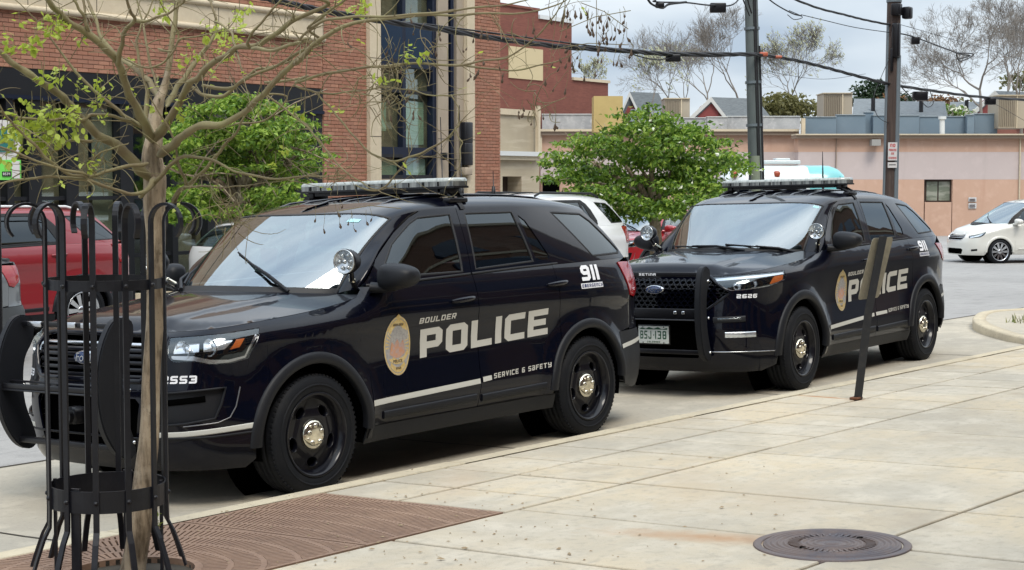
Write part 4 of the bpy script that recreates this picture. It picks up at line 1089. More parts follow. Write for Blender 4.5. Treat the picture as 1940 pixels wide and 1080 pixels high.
def grate(x0, x1, label):
    g = MB(); bd = .022
    def lim(i): 
        return [(1, 0, x1 - i), (-1, 0, -x0 - i), (.068, 1, 6.75 - .13 - .006 - i), (-.082, -1, -5.45 - .012 - i)]
    def put(poly, h=0.0):
        if poly: 
            n = len(poly); vt = [Vector((p[0], p[1], pave_z(p[1]) + h)) for p in poly]; vb = [v - Vector((0, 0, .03)) for v in vt]
            g.add(vt + vb, [tuple(range(n))] + [(i, i + n, (i + 1) % n + n, (i + 1) % n) for i in range(n)])
    # border
    xm0, xm1 = x0, x1
    for (xa_, xb_) in ((x0, x0 + bd), (x1 - bd, x1)): put(clip([(xa_, 4), (xb_, 4), (xb_, 7), (xa_, 7)], lim(0)))
    f1 = lambda x: 6.75 - .136 - .068 * x; f2 = lambda x: 5.45 - .082 * x + .012
    put([(x0 + bd, f1(x0 + bd) - bd), (x1 - bd, f1(x1 - bd) - bd), (x1 - bd, f1(x1 - bd)), (x0 + bd, f1(x0 + bd))]); put([(x0 + bd, f2(x0 + bd)), (x1 - bd, f2(x1 - bd)), (x1 - bd, f2(x1 - bd) + bd), (x0 + bd, f2(x0 + bd) + bd)])
    inner = lim(bd); r = .285; band = True; widths = [(.035, 1), (.11, 0), (.028, 1), (.12, 0), (.028, 1), (.13, 0), (.028, 1), (.14, 0), (.028, 1)] + [(.17, 0), (.022, 1)] * 8
    for w, b in widths:
        ra, rb = r, r + w; r = rb; rm = (ra + rb) / 2
        n = max(36, int(6.283 * rm / (.12 if b else .030)))
        if ra > 2.3: break
        for k in range(n):
            a0 = 6.28318 * k / n; a1 = 6.28318 * (k + (1 if b else .66)) / n
            put(clip([(TC.x + q * math.cos(t), TC.y + q * math.sin(t)) for q, t in ((ra, a0), (rb, a0), (rb, a1), (ra, a1))], inner))
    return tag(g.build('tree_grate', IRON), label, 'tree grate', 'tree grates along the kerb')
grate(3.62, 5.86, 'brown iron tree grate with the round opening for the tree')
grate(5.875, 6.865, 'brown iron tree grate beside the kerb, right of the one with the tree')
g = MB(); g.lathe([(.285, 0), (.285, -.10), (.0, -.12)], 40, Matrix.Translation((TC.x, TC.y, pave_z(TC.y) - .012)) @ Matrix.Rotation(R(90), 4, 'X'))
tag(g.build('planting_hole', mat('dark_soil', (.03, .024, .018), 1, bump=(60, .8, .02))), kind='structure')
# manhole
mhM = Matrix.Translation((mh.x, mh.y, pave_z(mh.y) + .004)) @ Matrix.Rotation(math.atan(-.03), 4, 'X') @ Matrix.Rotation(R(90), 4, 'X')
mr_ = empty('manhole_cover', (0, 0, 0)); tag(mr_, 'round brown iron manhole cover with concentric rings set in the pavement', 'manhole cover')
g = MB(); g.lathe([(.318, -.02), (.318, .001), (.322, .004), (.352, .004), (.356, .001), (.356, -.03)], 72, mhM); g.build('frame', IRON2, mr_)
g = MB(); pr = [(0, .010), (.03, .010), (.035, .004), (.05, .004)]
for rr_ in (.07, .10, .13, .205, .235, .262, .285): pr += [(rr_, .004), (rr_ + .003, .010), (rr_ + .012, .010), (rr_ + .015, .004)]
pr += [(.306, .004), (.311, .002), (.313, -.02)]
g.lathe(pr, 72, mhM)
for k in range(40):
    a = 6.283 * k / 40; Mk = mhM @ Matrix.Rotation(a, 4, 'Y'); g.box((.175, .0065, 0), (.045, .007, .009), M=Mk)
g.build('lid', IRON2, mr_)
g = MB()
for a in (.4, .4 + math.pi):
    g.lathe([(0, .0115), (.014, .0115), (.015, .008)], 14, mhM @ Matrix.Translation((.175 * math.cos(a), 0, .175 * math.sin(a))))
g.build('pick_hole', VOID, mr_)  # near-black discs laid on the lid stand for the shaded holes
# kerbed island at the far corner
g = MB(); isl = crom([(17.9, 5.55, 0), (18.7, 6.02, 0), (19.16, 6.42, 0), (20.3, 7.14, 0), (21.5, 7.60, 0), (22.5, 7.72, 0), (24, 7.3, 0), (31, 6.4, 0)], 8)
kr = [(0, -.16), (.0, -.02), (.02, .0), (.16, .0), (.165, -.03)]
def isl_pt(i, d, h):
    a = isl[max(i - 1, 0)]; b = isl[min(i + 1, len(isl) - 1)]; t = Vector((b[0] - a[0], b[1] - a[1])).normalized(); n = Vector((t.y, -t.x))
    x, y = isl[i][0] + n.x * d, isl[i][1] + n.y * d; zt_ = lerp(-.122 - .03 * 7, -.70, sstep(27, 42, isl[i][0])) + .115
    return Vector((x, y, zt_ + h))
isr = empty('kerbed_island'); tag(isr, 'concrete kerb island with grass at the far street corner', 'traffic island')
g.grid([[isl_pt(i, d, h) for d, h in kr] for i in range(len(isl))], smooth=True); g.build('kerb', KERB, isr)
top = [isl_pt(i, .16, -.012) for i in range(len(isl))] + [Vector((31, 2.2, -.3)), Vector((17.9, 3.2, -.2))]
MB().add(top, [tuple(range(len(top)))]).build('top', CONC2, isr)
g = MB(); rg = random.Random(3)
for k in range(420):
    t = rg.random(); x = 20.7 + 8 * t * rg.random(); y = lerp(5.9, 6.9 - .1 * (x - 21), rg.random()); z = -.24; h = rg.uniform(.05, .14); a = rg.uniform(0, 6.3); w = .012
    d = Vector((math.cos(a), math.sin(a), 0)); l_ = d.cross(Vector((0, 0, 1))) * w; b = Vector((x, y, z))
    g.add([b - l_, b + l_, b + d * h * .5 + Vector((0, 0, h))], [(0, 1, 2)])
tag(g.build('grass', mat('young_grass', (.10, .15, .03), .8, noise=[(3, (.19, .19, .07), .4, .6)]), isr), kind='stuff')

# ---------------------------------------------------------------- the brick building across the street
FY = 20.3
BR = [mat('red_brick_a', (.31, .15, .10), .9, noise=[(7, (.28, .125, .082), .4, .7), (70, (.42, .21, .14), .5, .8), (.6, (.30, .15, .10), .45, .7)], bump=(60, .4, .003)), mat('red_brick_b', (.29, .13, .082), .9, noise=[(9, (.36, .17, .11), .4, .7)], bump=(60, .4, .003)), mat('red_brick_c', (.40, .20, .13), .9, noise=[(8, (.32, .15, .098), .4, .7)], bump=(60, .4, .003))]
MORTAR = mat('brick_mortar', (.52, .38, .28), .95, noise=[(4, (.44, .32, .23), .4, .7)])
CREAM = mat('cream_cast_stone', (.56, .475, .34), .8, noise=[(1.2, (.48, .41, .30), .4, .7), (14, (.61, .53, .39), .5, .8)], bump=(80, .15, .004))
TAN = mat('tan_panel', (.36, .30, .23), .8, noise=[(2, (.31, .26, .20), .4, .7)])
DKFR = mat('dark_blue_window_frame', (.012, .018, .038), .35, .3)
DKP = mat('dark_blue_spandrel', (.012, .030, .062), .18, .2)
BLK = mat('black_steel', (.008, .009, .012), .4)
BROWNW = mat('brown_wall_and_backing', (.24, .17, .11), .8, noise=[(.8, (.20, .14, .09), .3, .7), (4, (.36, .26, .17), .4, .7)])  # room wall, and the boards added behind the panes
BLIND = mat('pale_green_blind', (.48, .52, .40), .8, noise=[((1, 1, 40), (.42, .46, .35), .4, .6)])
GLB = glass_mat('building_window_glass', (.85, .92, .88), .06, .95)
bb = empty('brick_building', (0, 0, 0)); tag(bb, 'two storey red brick building with cream stone bands and dark window frames', 'building')
def bx(a, b, name, m, par=bb): return MB().bbox(a, b).build(name, m, par)
wl = bx((6, FY + .02, -.9), (22.74, FY + .35, 3.262), 'inner_wall', BROWNW)
bpy.data.objects.remove(wl)
wall = MB(); wall.bbox((6, FY + .012, 3.262), (22.75, FY + .5, 4.13)); wall.bbox((6, FY + .012, 4.62), (22.75, FY + .5, 9)); wall.bbox((22.75, FY + .012, -.9), (23.985, FY + .5, 9)); wall.bbox((27.315, FY + .012, -.9), (28.34, FY + .5, 9)); wall.bbox((28.04, FY + .5, -.9), (28.34, FY + 14, 9)); wall.bbox((6, FY + .5, 4.7), (28.04, FY + 14, 9)); wall.bbox((5.5, FY + .5, -.9), (6, FY + 14, 9))
wallo = wall.build('wall', MORTAR, bb)
CP, BL, GJ = .0677, .2133, .0100
bricks = []
def course(x0, x1, z0, z1):
    n = int(round((z1 - z0) / CP)); p = (z1 - z0) / n
    for j in range(n):
        z = z0 + p * (j + .5); x = x0 - (BL / 2 if j % 2 else 0)
        while x < x1 - .02:
            a, b = max(x, x0), min(x + BL - GJ, x1)
            if b - a > .03: bricks.append(((a + b) / 2, z, b - a, p - GJ))
            x += BL
course(12.6, 22.74, 3.265, 4.125); course(15.5, 22.74, 4.63, 5.35); course(22.76, 23.98, 1.0, 5.6); course(27.32, 28.33, 1.0, 6.2)
bricks.sort(key=lambda b: math.hypot(b[0], FY) if (abs(b[2] - (BL - GJ)) < .002 and b[0] > 14.9 and b[1] < 4.2) else 99)
mb = MB(); mb.bbox((-.5, -.014, -.5), (.5, .03, .5)); shared = [mb.mesh('brick') for _ in BR]
for m_, me in zip(BR, shared): me.materials.append(m_)
rb = random.Random(11); rest = [MB() for _ in BR]
for i, (x, z, w, h) in enumerate(bricks):
    c = rb.choice((0, 0, 1, 1, 2))
    dy = rb.uniform(-.003, .002)
    if i < 295:
        o = bpy.data.objects.new('brick', shared[c]); COL.objects.link(o); o.parent = wallo; o.location = (x, FY + dy, z); o.scale = (w, 1, h)
    else: rest[c].bbox((x - w / 2, FY - .014 + dy, z - h / 2), (x + w / 2, FY + .03, z + h / 2))
for c, m_ in enumerate(BR): tag(rest[c].build('brickwork', m_, bb), kind='stuff')
# cream band with its two round mouldings
g = MB(); g.bbox((6, FY - .05, 4.135), (22.74, FY + .3, 4.60)); cb = g.build('stone_band', CREAM, bb)
for zz in (4.155, 4.565):
    g = MB(); g.tube([(6, FY - .06, zz), (22.74, FY - .06, zz)], .05, 12); g.build('moulding', CREAM, bb)
for k in range(12):
    x = 8.2 + k * 1.32; g = MB(); g.bbox((x, FY - .052, 4.21), (x + .012, FY - .04, 4.51)); g.build('band_joint', BED, cb)
# shop front
bx((6, FY - .02, 2.86), (22.74, FY + .2, 3.255), 'shop_front_header', BLK)
bx((6, FY - .06, 2.80), (22.74, FY + .1, 2.86), 'shop_front_header_rail', DKFR)
for i, (a, b) in enumerate([(13.2, 13.44), (14.3, 14.54), (15.05, 15.2), (15.71, 15.83), (16.10, 16.34), (16.81, 17.05), (17.90, 18.17), (19.0, 19.12), (19.8, 20.05), (21.0, 21.2)]):
    bx((a, FY - .03, -.9), (b, FY + .16, 2.80), 'mullion', BLK)
bx((22.03, FY + .0, -.9), (22.74, FY + .3, 3.25), 'doorway', BLK)
for zz in (.35, 1.28): bx((6, FY + .0, zz), (22.03, FY + .1, zz + .06), 'transom', BLK)
bx((6, FY - .0, -.9), (22.03, FY + .12, -.25), 'plinth', CREAM)
bx((6, FY + .12, -.25), (22.03, FY + .125, 2.80), 'shop_window', GLB)
for i in range(14):
    x = 6.5 + i * 1.1; bx((x, FY + .15 + .03 * (i % 3), -.2), (x + [1.0, .7, 1.05][i % 3], FY + .165 + .03 * (i % 3), [2.75, 2.78, 2.6][i % 3]), 'pane_backing', [BROWNW, BROWNW, TAN][(i * 2) % 3])  # boards added behind the glass to give the panes their brown
bx((6, FY + 2.2, -.9), (28, FY + 2.3, 4.7), 'interior_wall', BROWNW); bx((6, FY + .2, -.95), (28, FY + 2.2, -.9), 'interior_floor', INTER); bx((6, FY + .5, 3.3), (28, FY + 2.2, 3.34), 'interior_ceiling', CREAM)
# window bay
bx((23.985, FY - .10, -.9), (24.31, FY + .3, 9), 'pilaster', CREAM); bx((26.18, FY - .02, -.9), (26.52, FY + .3, 9), 'pilaster', TAN); bx((26.52, FY + .05, -.9), (26.80, FY + .3, 9), 'downpipe_recess', DKFR); bx((26.80, FY - .02, -.9), (27.05, FY + .3, 9), 'pilaster', TAN); bx((27.05, FY - .10, -.9), (27.315, FY + .3, 9), 'pilaster', CREAM)
for zz in (2.42, 3.9, 5.5):
    for a, b, y_ in ((23.985, 24.31, .101), (27.05, 27.315, .101), (26.18, 26.52, .021)): bx((a, FY - y_ - .001, zz), (b, FY - y_ + .01, zz + .012), 'stone_joint', BED)
g = MB(); g.tube([(26.66, FY + .0, -.8), (26.66, FY + .0, 9)], .045, 10)
for zz in (2.0, 1.78, 1.56): g.bbox((26.55, FY - .05, zz), (26.77, FY + .05, zz + .03))
g.build('downpipe', DKFR, bb)
for a, b, c, d, mm in ((26.86, 27.12, 2.35, 2.78, BLK), (26.86, 27.12, 1.90, 2.36, BLK), (26.86, 27.10, 1.70, 1.86, TAN), (26.22, 26.27, 2.0, 2.15, BLK)):
    g = MB(); g.rbox(((a + b) / 2, FY - .12, (c + d) / 2), (b - a, .16, d - c), .02); g.build('meter_box', mm, bb)
win = bx((24.31, FY + .16, -.9), (26.18, FY + .165, 9), 'bay_glass', GLB)
def frame_bar(x0, x1, z0, z1, m=DKFR, d=.0): return bx((x0, FY + .02 - d, z0), (x1, FY + .16, z1), 'window_frame', m)
frame_bar(24.31, 24.38, -.9, 9); frame_bar(26.06, 26.18, -.9, 9); frame_bar(25.12, 25.22, -.9, 9, d=-.01)
for z0, z1, m_ in ((3.95, 4.62, DKP), (3.80, 3.95, DKFR), (3.30, 3.36, BLK), (2.10, 2.24, DKFR), (2.04, 2.10, BLK), (1.62, 1.70, BLK), (5.4, 5.5, DKFR), (6.9, 7.6, DKP)):
    for a, b in ((24.38, 25.12), (25.22, 26.06)): bx((a, FY + .03, z0), (b, FY + .155, z1), 'spandrel' if m_ is DKP else 'transom', m_)
for a, b, c, d in ((24.32, 26.17, 2.24, 3.80), (24.32, 26.17, 4.65, 6.85)): bx((a, FY + .185, c), (b, FY + .20, d), 'pane_backing', BROWNW)  # added boards close behind the glass keep the bay panes brown and bright
for a, b, c, d in ((24.48, 24.78, 2.55, 3.1), (25.30, 25.95, 2.3, 3.15), (24.45, 25.1, 1.0, 2.0), (25.3, 26.0, 1.0, 2.0)): bx((a, FY + .170, c), (b, FY + .18, d), 'window_blind', BLIND)
bx((25.62, FY + .167, 1.75), (25.98, FY + .169, 2.02), 'paper_notice', mat('white_paper', (.7, .7, .66), .8))
bx((24.31, FY + .0, .4), (26.18, FY + .1, 1.62), 'bay_panel', TAN)

# ---------------------------------------------------------------- buildings further on
def slabface(u0, v0, u1, v1, D, th, mbx=None):
    """a box whose near face is the given rectangle seen at distance D, square to the view"""
    a, b = at_d(u0, v1, D), at_d(u1, v0, D); f = FW * th
    p = [a, Vector((b.x, b.y, a.z)), b, Vector((a.x, a.y, b.z))]; p[1] = Vector((b.x, b.y, a.z))
    vs = p + [q + f for q in p]
    m_ = mbx or MB(); m_.add(vs, [(0, 1, 2, 3), (7, 6, 5, 4), (0, 4, 5, 1), (3, 2, 6, 7), (1, 5, 6, 2), (0, 3, 7, 4)])
    return m_
REDW = mat('dark_red_painted_brick', (.175, .058, .040), .85, noise=[(1.2, (.21, .072, .05), .4, .7), ((3, 3, 46), (.14, .046, .033), .5, .6)])
WCOP = mat('white_metal_coping', (.58, .60, .60), .5)
CREAM2 = mat('weathered_cream_wall', (.42, .36, .26), .9, noise=[(.7, (.34, .29, .21), .4, .7), ((1, 1, 9), (.46, .40, .30), .5, .7)])
rbd = empty('red_brick_annex'); tag(rbd, 'tall dark red brick building with stepped white coping behind the brick corner', 'building')
KR = 41.5 / 26
def rb_(x0, x1, z0, z1, nm, m, y=26, t=8, par=rbd): return MB().bbox((x0 * KR, y * KR, 1.56 + (z0 - 1.56) * KR), (x1 * KR, y * KR + t, 1.56 + (z1 - 1.56) * KR)).build(nm, m, par)
rb_(33, 38.13, -.9, 6.32, 'wall', REDW); rb_(38.131, 39.83, -.9, 6.10, 'wall', REDW, 26.002); rb_(39.831, 41.82, -.9, 4.49, 'wall', REDW, 26.004)
rb_(38.14, 39.86, 6.10, 6.21, 'coping', WCOP, 25.95, 8.1); rb_(39.87, 41.86, 4.49, 4.57, 'coping', CREAM, 25.95, 8.1); rb_(33, 38.15, 6.32, 6.38, 'coping', REDW, 25.96, 8.1)
rb_(36.68, 38.32, 4.39, 5.25, 'boarded_window', mat('pale_yellow_board', (.52, .43, .26), .8), 25.97, .1)
cbd = empty('cream_annex'); tag(cbd, 'low weathered cream building with a dark doorway between brick and pink walls', 'building')
def cb_(u0, v0, u1, v1, nm, m, y=24.8, t=.9):
    a, b = on_y(u0, v1, y), on_y(u1, v0, y); return MB().bbox((a.x, y, a.z), (b.x, y + t, b.z)).build(nm, m, cbd)
cb_(925, 214, 1022, 288, 'upper_wall', CREAM2); cb_(925, 210, 1025, 215, 'coping', CREAM, 24.74, 1); cb_(925, 288, 1026, 294, 'ledge', WCOP, 24.55, .6); cb_(925, 294, 1023, 302, 'ledge', CREAM, 24.62, .5)
cb_(925, 302, 1022, 334, 'lower_wall', CREAM2, 24.75, .9); cb_(925, 334, 952, 480, 'lower_wall', CREAM2, 24.751, .9); cb_(988, 334, 1022, 480, 'lower_wall', CREAM2, 24.752, .9); cb_(948, 334, 990, 480, 'doorway', mat('brown_door_recess', (.045, .028, .02), .8), 25.2, .3)
cb_(1020, 200, 1024, 300, 'downpipe', CREAM, 24.6, .1)
SAL = mat('salmon_render', (.52, .34, .25), .9, noise=[(.25, (.475, .305, .222), .4, .7), (2.5, (.56, .375, .285), .5, .75), ((1, 1, .12), (.45, .27, .19), .58, .75)])
LIL = mat('lilac_grey_render', (.50, .425, .405), .9, noise=[(.25, (.46, .39, .375), .4, .7), (2, (.54, .46, .44), .5, .8), ((1, 1, .12), (.42, .355, .335), .6, .75)])
TRIMB = mat('brown_cornice', (.25, .19, .14), .7)
pbd = empty('pink_building'); tag(pbd, 'long low salmon and lilac rendered building at the end of the street', 'building')
def pf(u0, v0, u1, v1, D, th, nm, m, par=pbd): return slabface(u0, v0, u1, v1, D, th).build(nm, m, par)
pf(1512, 288, 2300, 340, 69.3, 1, 'lilac_band', LIL); pf(1512, 262, 2300, 287.9, 69.3, 1, 'upper_wall', SAL)
a = slabface(1512, 340.1, 1751, 462, 69.3, 1).build('lower_wall', SAL, pbd); slabface(1803, 340.1, 2300, 462, 69.3, 1).build('lower_wall', SAL, pbd); slabface(1751.1, 383, 1802.9, 462, 69.3, 1).build('lower_wall', SAL, pbd)
pf(1508, 256, 2300, 262, 69.0, 1.2, 'cornice', TRIMB); pf(1508, 253.5, 2300, 256, 68.9, 1.2, 'gutter', CREAM)
for u in (1583, 1931): pf(u, 262, u + 1.6, 455, 69.2, .1, 'downpipe', CREAM if u > 1900 else TRIMB)
pf(1024, 288, 1512, 340, 71.5, 1, 'lilac_band', LIL); pf(1024, 256, 1512, 287.9, 71.5, 1, 'upper_wall', SAL); pf(1024, 340.1, 1512, 470, 71.5, 1, 'lower_wall', SAL)
pf(1020, 249, 1514, 256, 71.2, 1.2, 'cornice', TRIMB); pf(1020, 244.5, 1514, 249, 71.1, 1.2, 'gutter', CREAM)
pf(1022, 256, 1027, 300, 71.3, .2, 'downpipe', CREAM)
w_ = pf(1751, 340, 1803, 383, 69.55, .12, 'window', mat('brown_window_frame', (.05, .03, .022), .6)); pf(1755, 344, 1776, 380, 69.5, .04, 'pane', mat('dim_window_pane', (.16, .18, .14), .2, noise=[((1, 1, 3), (.30, .31, .26), .5, .6)]), w_); pf(1778, 344, 1799.5, 380, 69.5, .04, 'pane', MATS['dim_window_pane'], w_)
pf(1028, 335, 1060, 470, 71.3, .1, 'dark_doorway', VOID)
pf(1835, 374, 1850, 382, 69.25, .04, 'wall_sign', WCOP); pf(1835, 385, 1850, 395, 69.25, .04, 'wall_sign', WCOP)
for v in (376.5, 379, 387.5, 391): pf(1837, v, 1848, v + 1.1, 69.2, .04, 'sign_print', mat('dark_sign_print', (.12, .08, .08), .7))
pf(1652, 264, 1669, 276, 68.7, .5, 'wall_lamp', mat('grey_lamp_housing', (.30, .29, .27), .5))
# parapets and plant on the roof
GREYP = mat('grey_white_parapet', (.42, .43, .43), .7, noise=[(1.1, (.30, .31, .32), .4, .65), (5, (.5, .5, .5), .5, .7)])
BLUEP = mat('blue_grey_sheet_metal', (.155, .215, .265), .5, .2, noise=[(.6, (.19, .25, .30), .4, .7)])
for (u0, v0, u1, v1, D) in ((1027, 217, 1124, 246, 73), (1340, 222, 1378, 246, 73), (1378, 221, 1440, 246, 73.3), (1446, 221, 1516, 246, 73), (1240, 224, 1340, 246, 74)): pf(u0, v0, u1, v1, D, .5, 'parapet', GREYP); pf(u0 - .6, v0 - 1.4, u1 + .6, v0, D - .05, .6, 'coping', WCOP)
for (u0, v0, u1, v1, D) in ((1525, 222, 1585, 256, 71), (1585, 218, 1640, 256, 71.2), (1638, 213, 1655, 256, 71.6), (1654, 219, 1690, 256, 71.3), (1690, 219, 1742, 256, 71), (1742, 221, 1835, 256, 71.2), (1832, 218, 1846, 256, 70.8), (1846, 216, 1890, 256, 71.2)): pf(u0, v0, u1, v1, D, .3, 'roof_screen', BLUEP); pf(u0, v0 - 1.2, u1, v0, D - .05, .4, 'roof_screen_cap', mat('grey_cap', (.30, .36, .40), .5))
pf(1519, 224, 1526, 256, 70.6, .3, 'screen_post', CREAM)
g = MB(); b0, b1 = at_d(1785, 254, 70.3), at_d(1785, 226, 70.3); g.tube([b0, b1], .11, 10); g.tube([b1, b1 + Vector((0, 0, .12))], .17, 10); g.build('vent_pipe', WCOP, pbd)
LOUV = mat('beige_louvre', (.36, .31, .235), .7); LOUD = mat('shaded_louvre_beige', (.20, .165, .12), .8)  # second beige is darker: shade between the louvres put into the colour
def hvac(u0, v0, u1, v1, D, m, lab, n=9, split=.62):
    r_ = empty('rooftop_cooling_unit'); tag(r_, lab, 'air conditioner', 'air conditioning units on the flat roofs')
    pf(u0, v0, u1, v1, D, 1.6, 'casing', m, r_)
    if n:
        for k in range(n):
            a = lerp(u0 + 2, lerp(u0, u1, split), k / n); pf(a, v0 + 4, a + (u1 - u0) * .03, v1 - 3, D - .05, .06, 'louvre_shade_strip', LOUD, r_)  # darker strips on the casing stand in for shaded gaps
        pf(u0 - .5, v0 - 1.5, u1 + .5, v0, D - .1, 1.8, 'casing_lid', CREAM, r_); pf(lerp(u0, u1, split + .02), v0, lerp(u0, u1, split + .07), v1, D - .06, .1, 'corner_post', CREAM, r_)
hvac(1259, 187, 1307, 250, 75, LOUV, 'beige louvred cooling unit on the roof behind the flowering tree')
hvac(1560, 177, 1615, 225, 74, LOUV, 'beige louvred cooling unit between the two utility poles')
hvac(1891, 181, 1945, 243, 70.6, LOUV, 'beige louvred cooling unit at the far right of the roof')
hvac(1125, 182, 1180, 250, 62, mat('ochre_sheet_metal', (.46, .34, .13), .6, noise=[(1.5, (.40, .29, .11), .4, .7)]), 'plain ochre yellow cooling unit beside the dark red wall', 0)
# gabled houses behind
SLATE = mat('grey_roof_shingle', (.16, .18, .19), .85, noise=[((4, 4, 30), (.12, .135, .145), .45, .6)])
BRG = mat('gable_brick', (.24, .10, .075), .9); WTR = mat('white_barge_board', (.55, .55, .52), .6)
def gable(uL, uA, uR, uE, vA, vB, D, lab, dpth=9):
    r_ = empty('gabled_house'); tag(r_, lab, 'house', 'gabled houses beyond the flat roofs')
    a, b, c = at_d(uL, vB, D), at_d(uA, vA, D), at_d(uR, vB, D); ax = (at_d(uE, vA, D) - b); ax = ax + FW * ax.length * .5
    lo = Vector((0, 0, 6)); MB().add([a, b, c, a + ax, b + ax, c + ax, a - lo, c - lo, a + ax - lo, c + ax - lo], [(0, 1, 2), (3, 5, 4), (0, 6, 7, 2), (2, 7, 9, 5)]).build('gable_wall', BRG, r_)
    for p, q in ((a, b), (c, b)):
        e = (p - q).normalized() * .5; n = Vector((0, 0, .16)); f = -FW * .25
        MB().add([p + e + f, q + f, q + ax, p + e + ax, p + e + f + n, q + f + n, q + ax + n, p + e + ax + n], [(0, 1, 2, 3), (4, 5, 6, 7), (0, 1, 5, 4), (1, 2, 6, 5), (2, 3, 7, 6), (3, 0, 4, 7)]).build('roof', SLATE, r_)
        MB().add([p + e + f * 1.2 - n * .6, q + f * 1.2 - n * .6, q + f * 1.2 + n * 1.1, p + e + f * 1.2 + n * 1.1] + [v - f for v in [p + e + f * 1.2 - n * .6, q + f * 1.2 - n * .6, q + f * 1.2 + n * 1.1, p + e + f * 1.2 + n * 1.1]], [(0, 1, 2, 3), (0, 1, 5, 4), (3, 2, 6, 7), (1, 2, 6, 5), (0, 3, 7, 4)]).build('barge_board', WTR, r_)
    m_ = at_d((uL + uR) / 2, lerp(vA, vB, .72), D - .1)
    g = MB(); g.tube([m_ - FW * .02, m_ + FW * .1], .55 * (uR - uL) / 62, 14); g.build('attic_window', mat('red_fan_window', (.22, .045, .04), .6), r_)
    return r_
gable(1308, 1346, 1374, 1440, 190, 226, 90, 'gabled house with brick gable left of the grey utility pole')
gable(1172, 1192, 1214, 1250, 180, 226, 92, 'small gabled house seen over the ochre cooling unit')
gable(1832, 1882, 1925, 1990, 178, 226, 92, 'gabled house behind the cooling unit at the far right')
def roofpiece(u0, v0, u1, v1, D, lab):
    r_ = empty('grey_roofed_house'); tag(r_, lab, 'house'); a, b = at_d(u0, v0, D + 5), at_d(u1, v0, D + 5); c, d = at_d(u1 + 6, v1, D), at_d(u0 - 4, v1, D)
    n = Vector((0, 0, -.2)); MB().add([a, b, c, d, a + n, b + n, c + n, d + n], [(0, 1, 2, 3), (4, 5, 6, 7), (0, 1, 5, 4), (1, 2, 6, 5), (2, 3, 7, 6), (3, 0, 4, 7)]).build('roof', SLATE, r_)
    lo = Vector((0, 0, -6)); MB().add([c, d, d + lo, c + lo, b, b + lo * 1.3], [(0, 1, 2, 3), (0, 3, 5, 4)]).build('wall', BRG, r_)
    for uu in ((u0 + u1) / 2,):
        p = at_d(uu, lerp(v0, v1, .6), D + 2); g = MB(); g.tube([p - Vector((0, 0, .4)), p + Vector((0, 0, .7))], .12, 8); g.build('roof_vent', BLK, r_)
roofpiece(1618, 187, 1690, 226, 88, 'grey shingled roof right of the beige cooling unit'); roofpiece(1700, 192, 1790, 226, 86, 'grey shingled roof behind the dark utility pole'); roofpiece(1800, 193, 1862, 226, 94, 'blue grey roof in front of the bare tree'); roofpiece(1196, 200, 1258, 230, 88, 'pale grey roof between small gable and cooling unit')

# ---------------------------------------------------------------- building at the photographer's back (mirrored in the cars)
bk = empty('rear_brick_building'); tag(bk, 'brown brick building behind the viewer on the near side of the street', 'building')
BRN = mat('brown_brick_wall', (.17, .09, .06), .9, noise=[(.5, (.19, .10, .06), .4, .7), ((2, 2, 15), (.27, .15, .10), .5, .6)])
MB().bbox((-22, -16, -.5), (60, -7.5, 15)).build('wall', BRN, bk); MB().bbox((-22.2, -16, 15), (60.2, -7.3, 15.4)).build('coping', CREAM, bk)
for zz in (4.0, 7.2, 10.4): MB().bbox((-22, -7.5, zz), (60, -7.38, zz + .3)).build('stone_band', CREAM, bk)
for k in range(17):
    x = -20 + 4.7 * k; MB().bbox((x, -7.52, .9), (x + 2.6, -7.44, 3.4)).build('window', DKP, bk); [MB().bbox((x, -7.52, z_), (x + 2.6, -7.43, z_ + 2)).build('window', DKP, bk) for z_ in (4.6, 7.8, 11)]; MB().bbox((x - .15, -7.5, .7), (x + 2.75, -7.36, .88)).build('sill', CREAM, bk)
# ---------------------------------------------------------------- the two police cars
SA, SB = fit_A(), fit_B()
carA = vehicle(SA, 'parked_police_car', (7.38, 7.57, -.353), R(177.78), R(1.8), R(.3), kind='A')
tag(carA, 'black police utility vehicle nearest the viewer, badge on its door and 2553 on its bumper', 'police car', 'police utility vehicles parked at the kerb')
carB = vehicle(SB, 'parked_police_car', (13.57, 7.32, -.343), R(180.55), R(1.5), R(.1), kind='B')
tag(carB, 'black police utility vehicle parked behind the other, licence plate on its front bumper', 'police car', 'police utility vehicles parked at the kerb')
def decal(S, root, name, polys, m=DECAL, off=.0025, right=False): return patch(name, polys, S.low, m, root, .12, .12, off=off, rim=0, mirror=right)
def both_text(S, root, name, txt, s0, z0, W, H, m, **k):
    decal(S, root, name, lettering(txt, s0, z0, W, H, **k), m)
    decal(S, root, name, lettering(txt, s0 + W, z0, W, H, dirx=-1, **k), m, right=True)
def skew(polys, s0, k): return [[(p[0], p[1] + (p[0] - s0) * k) for p in q] for q in polys]
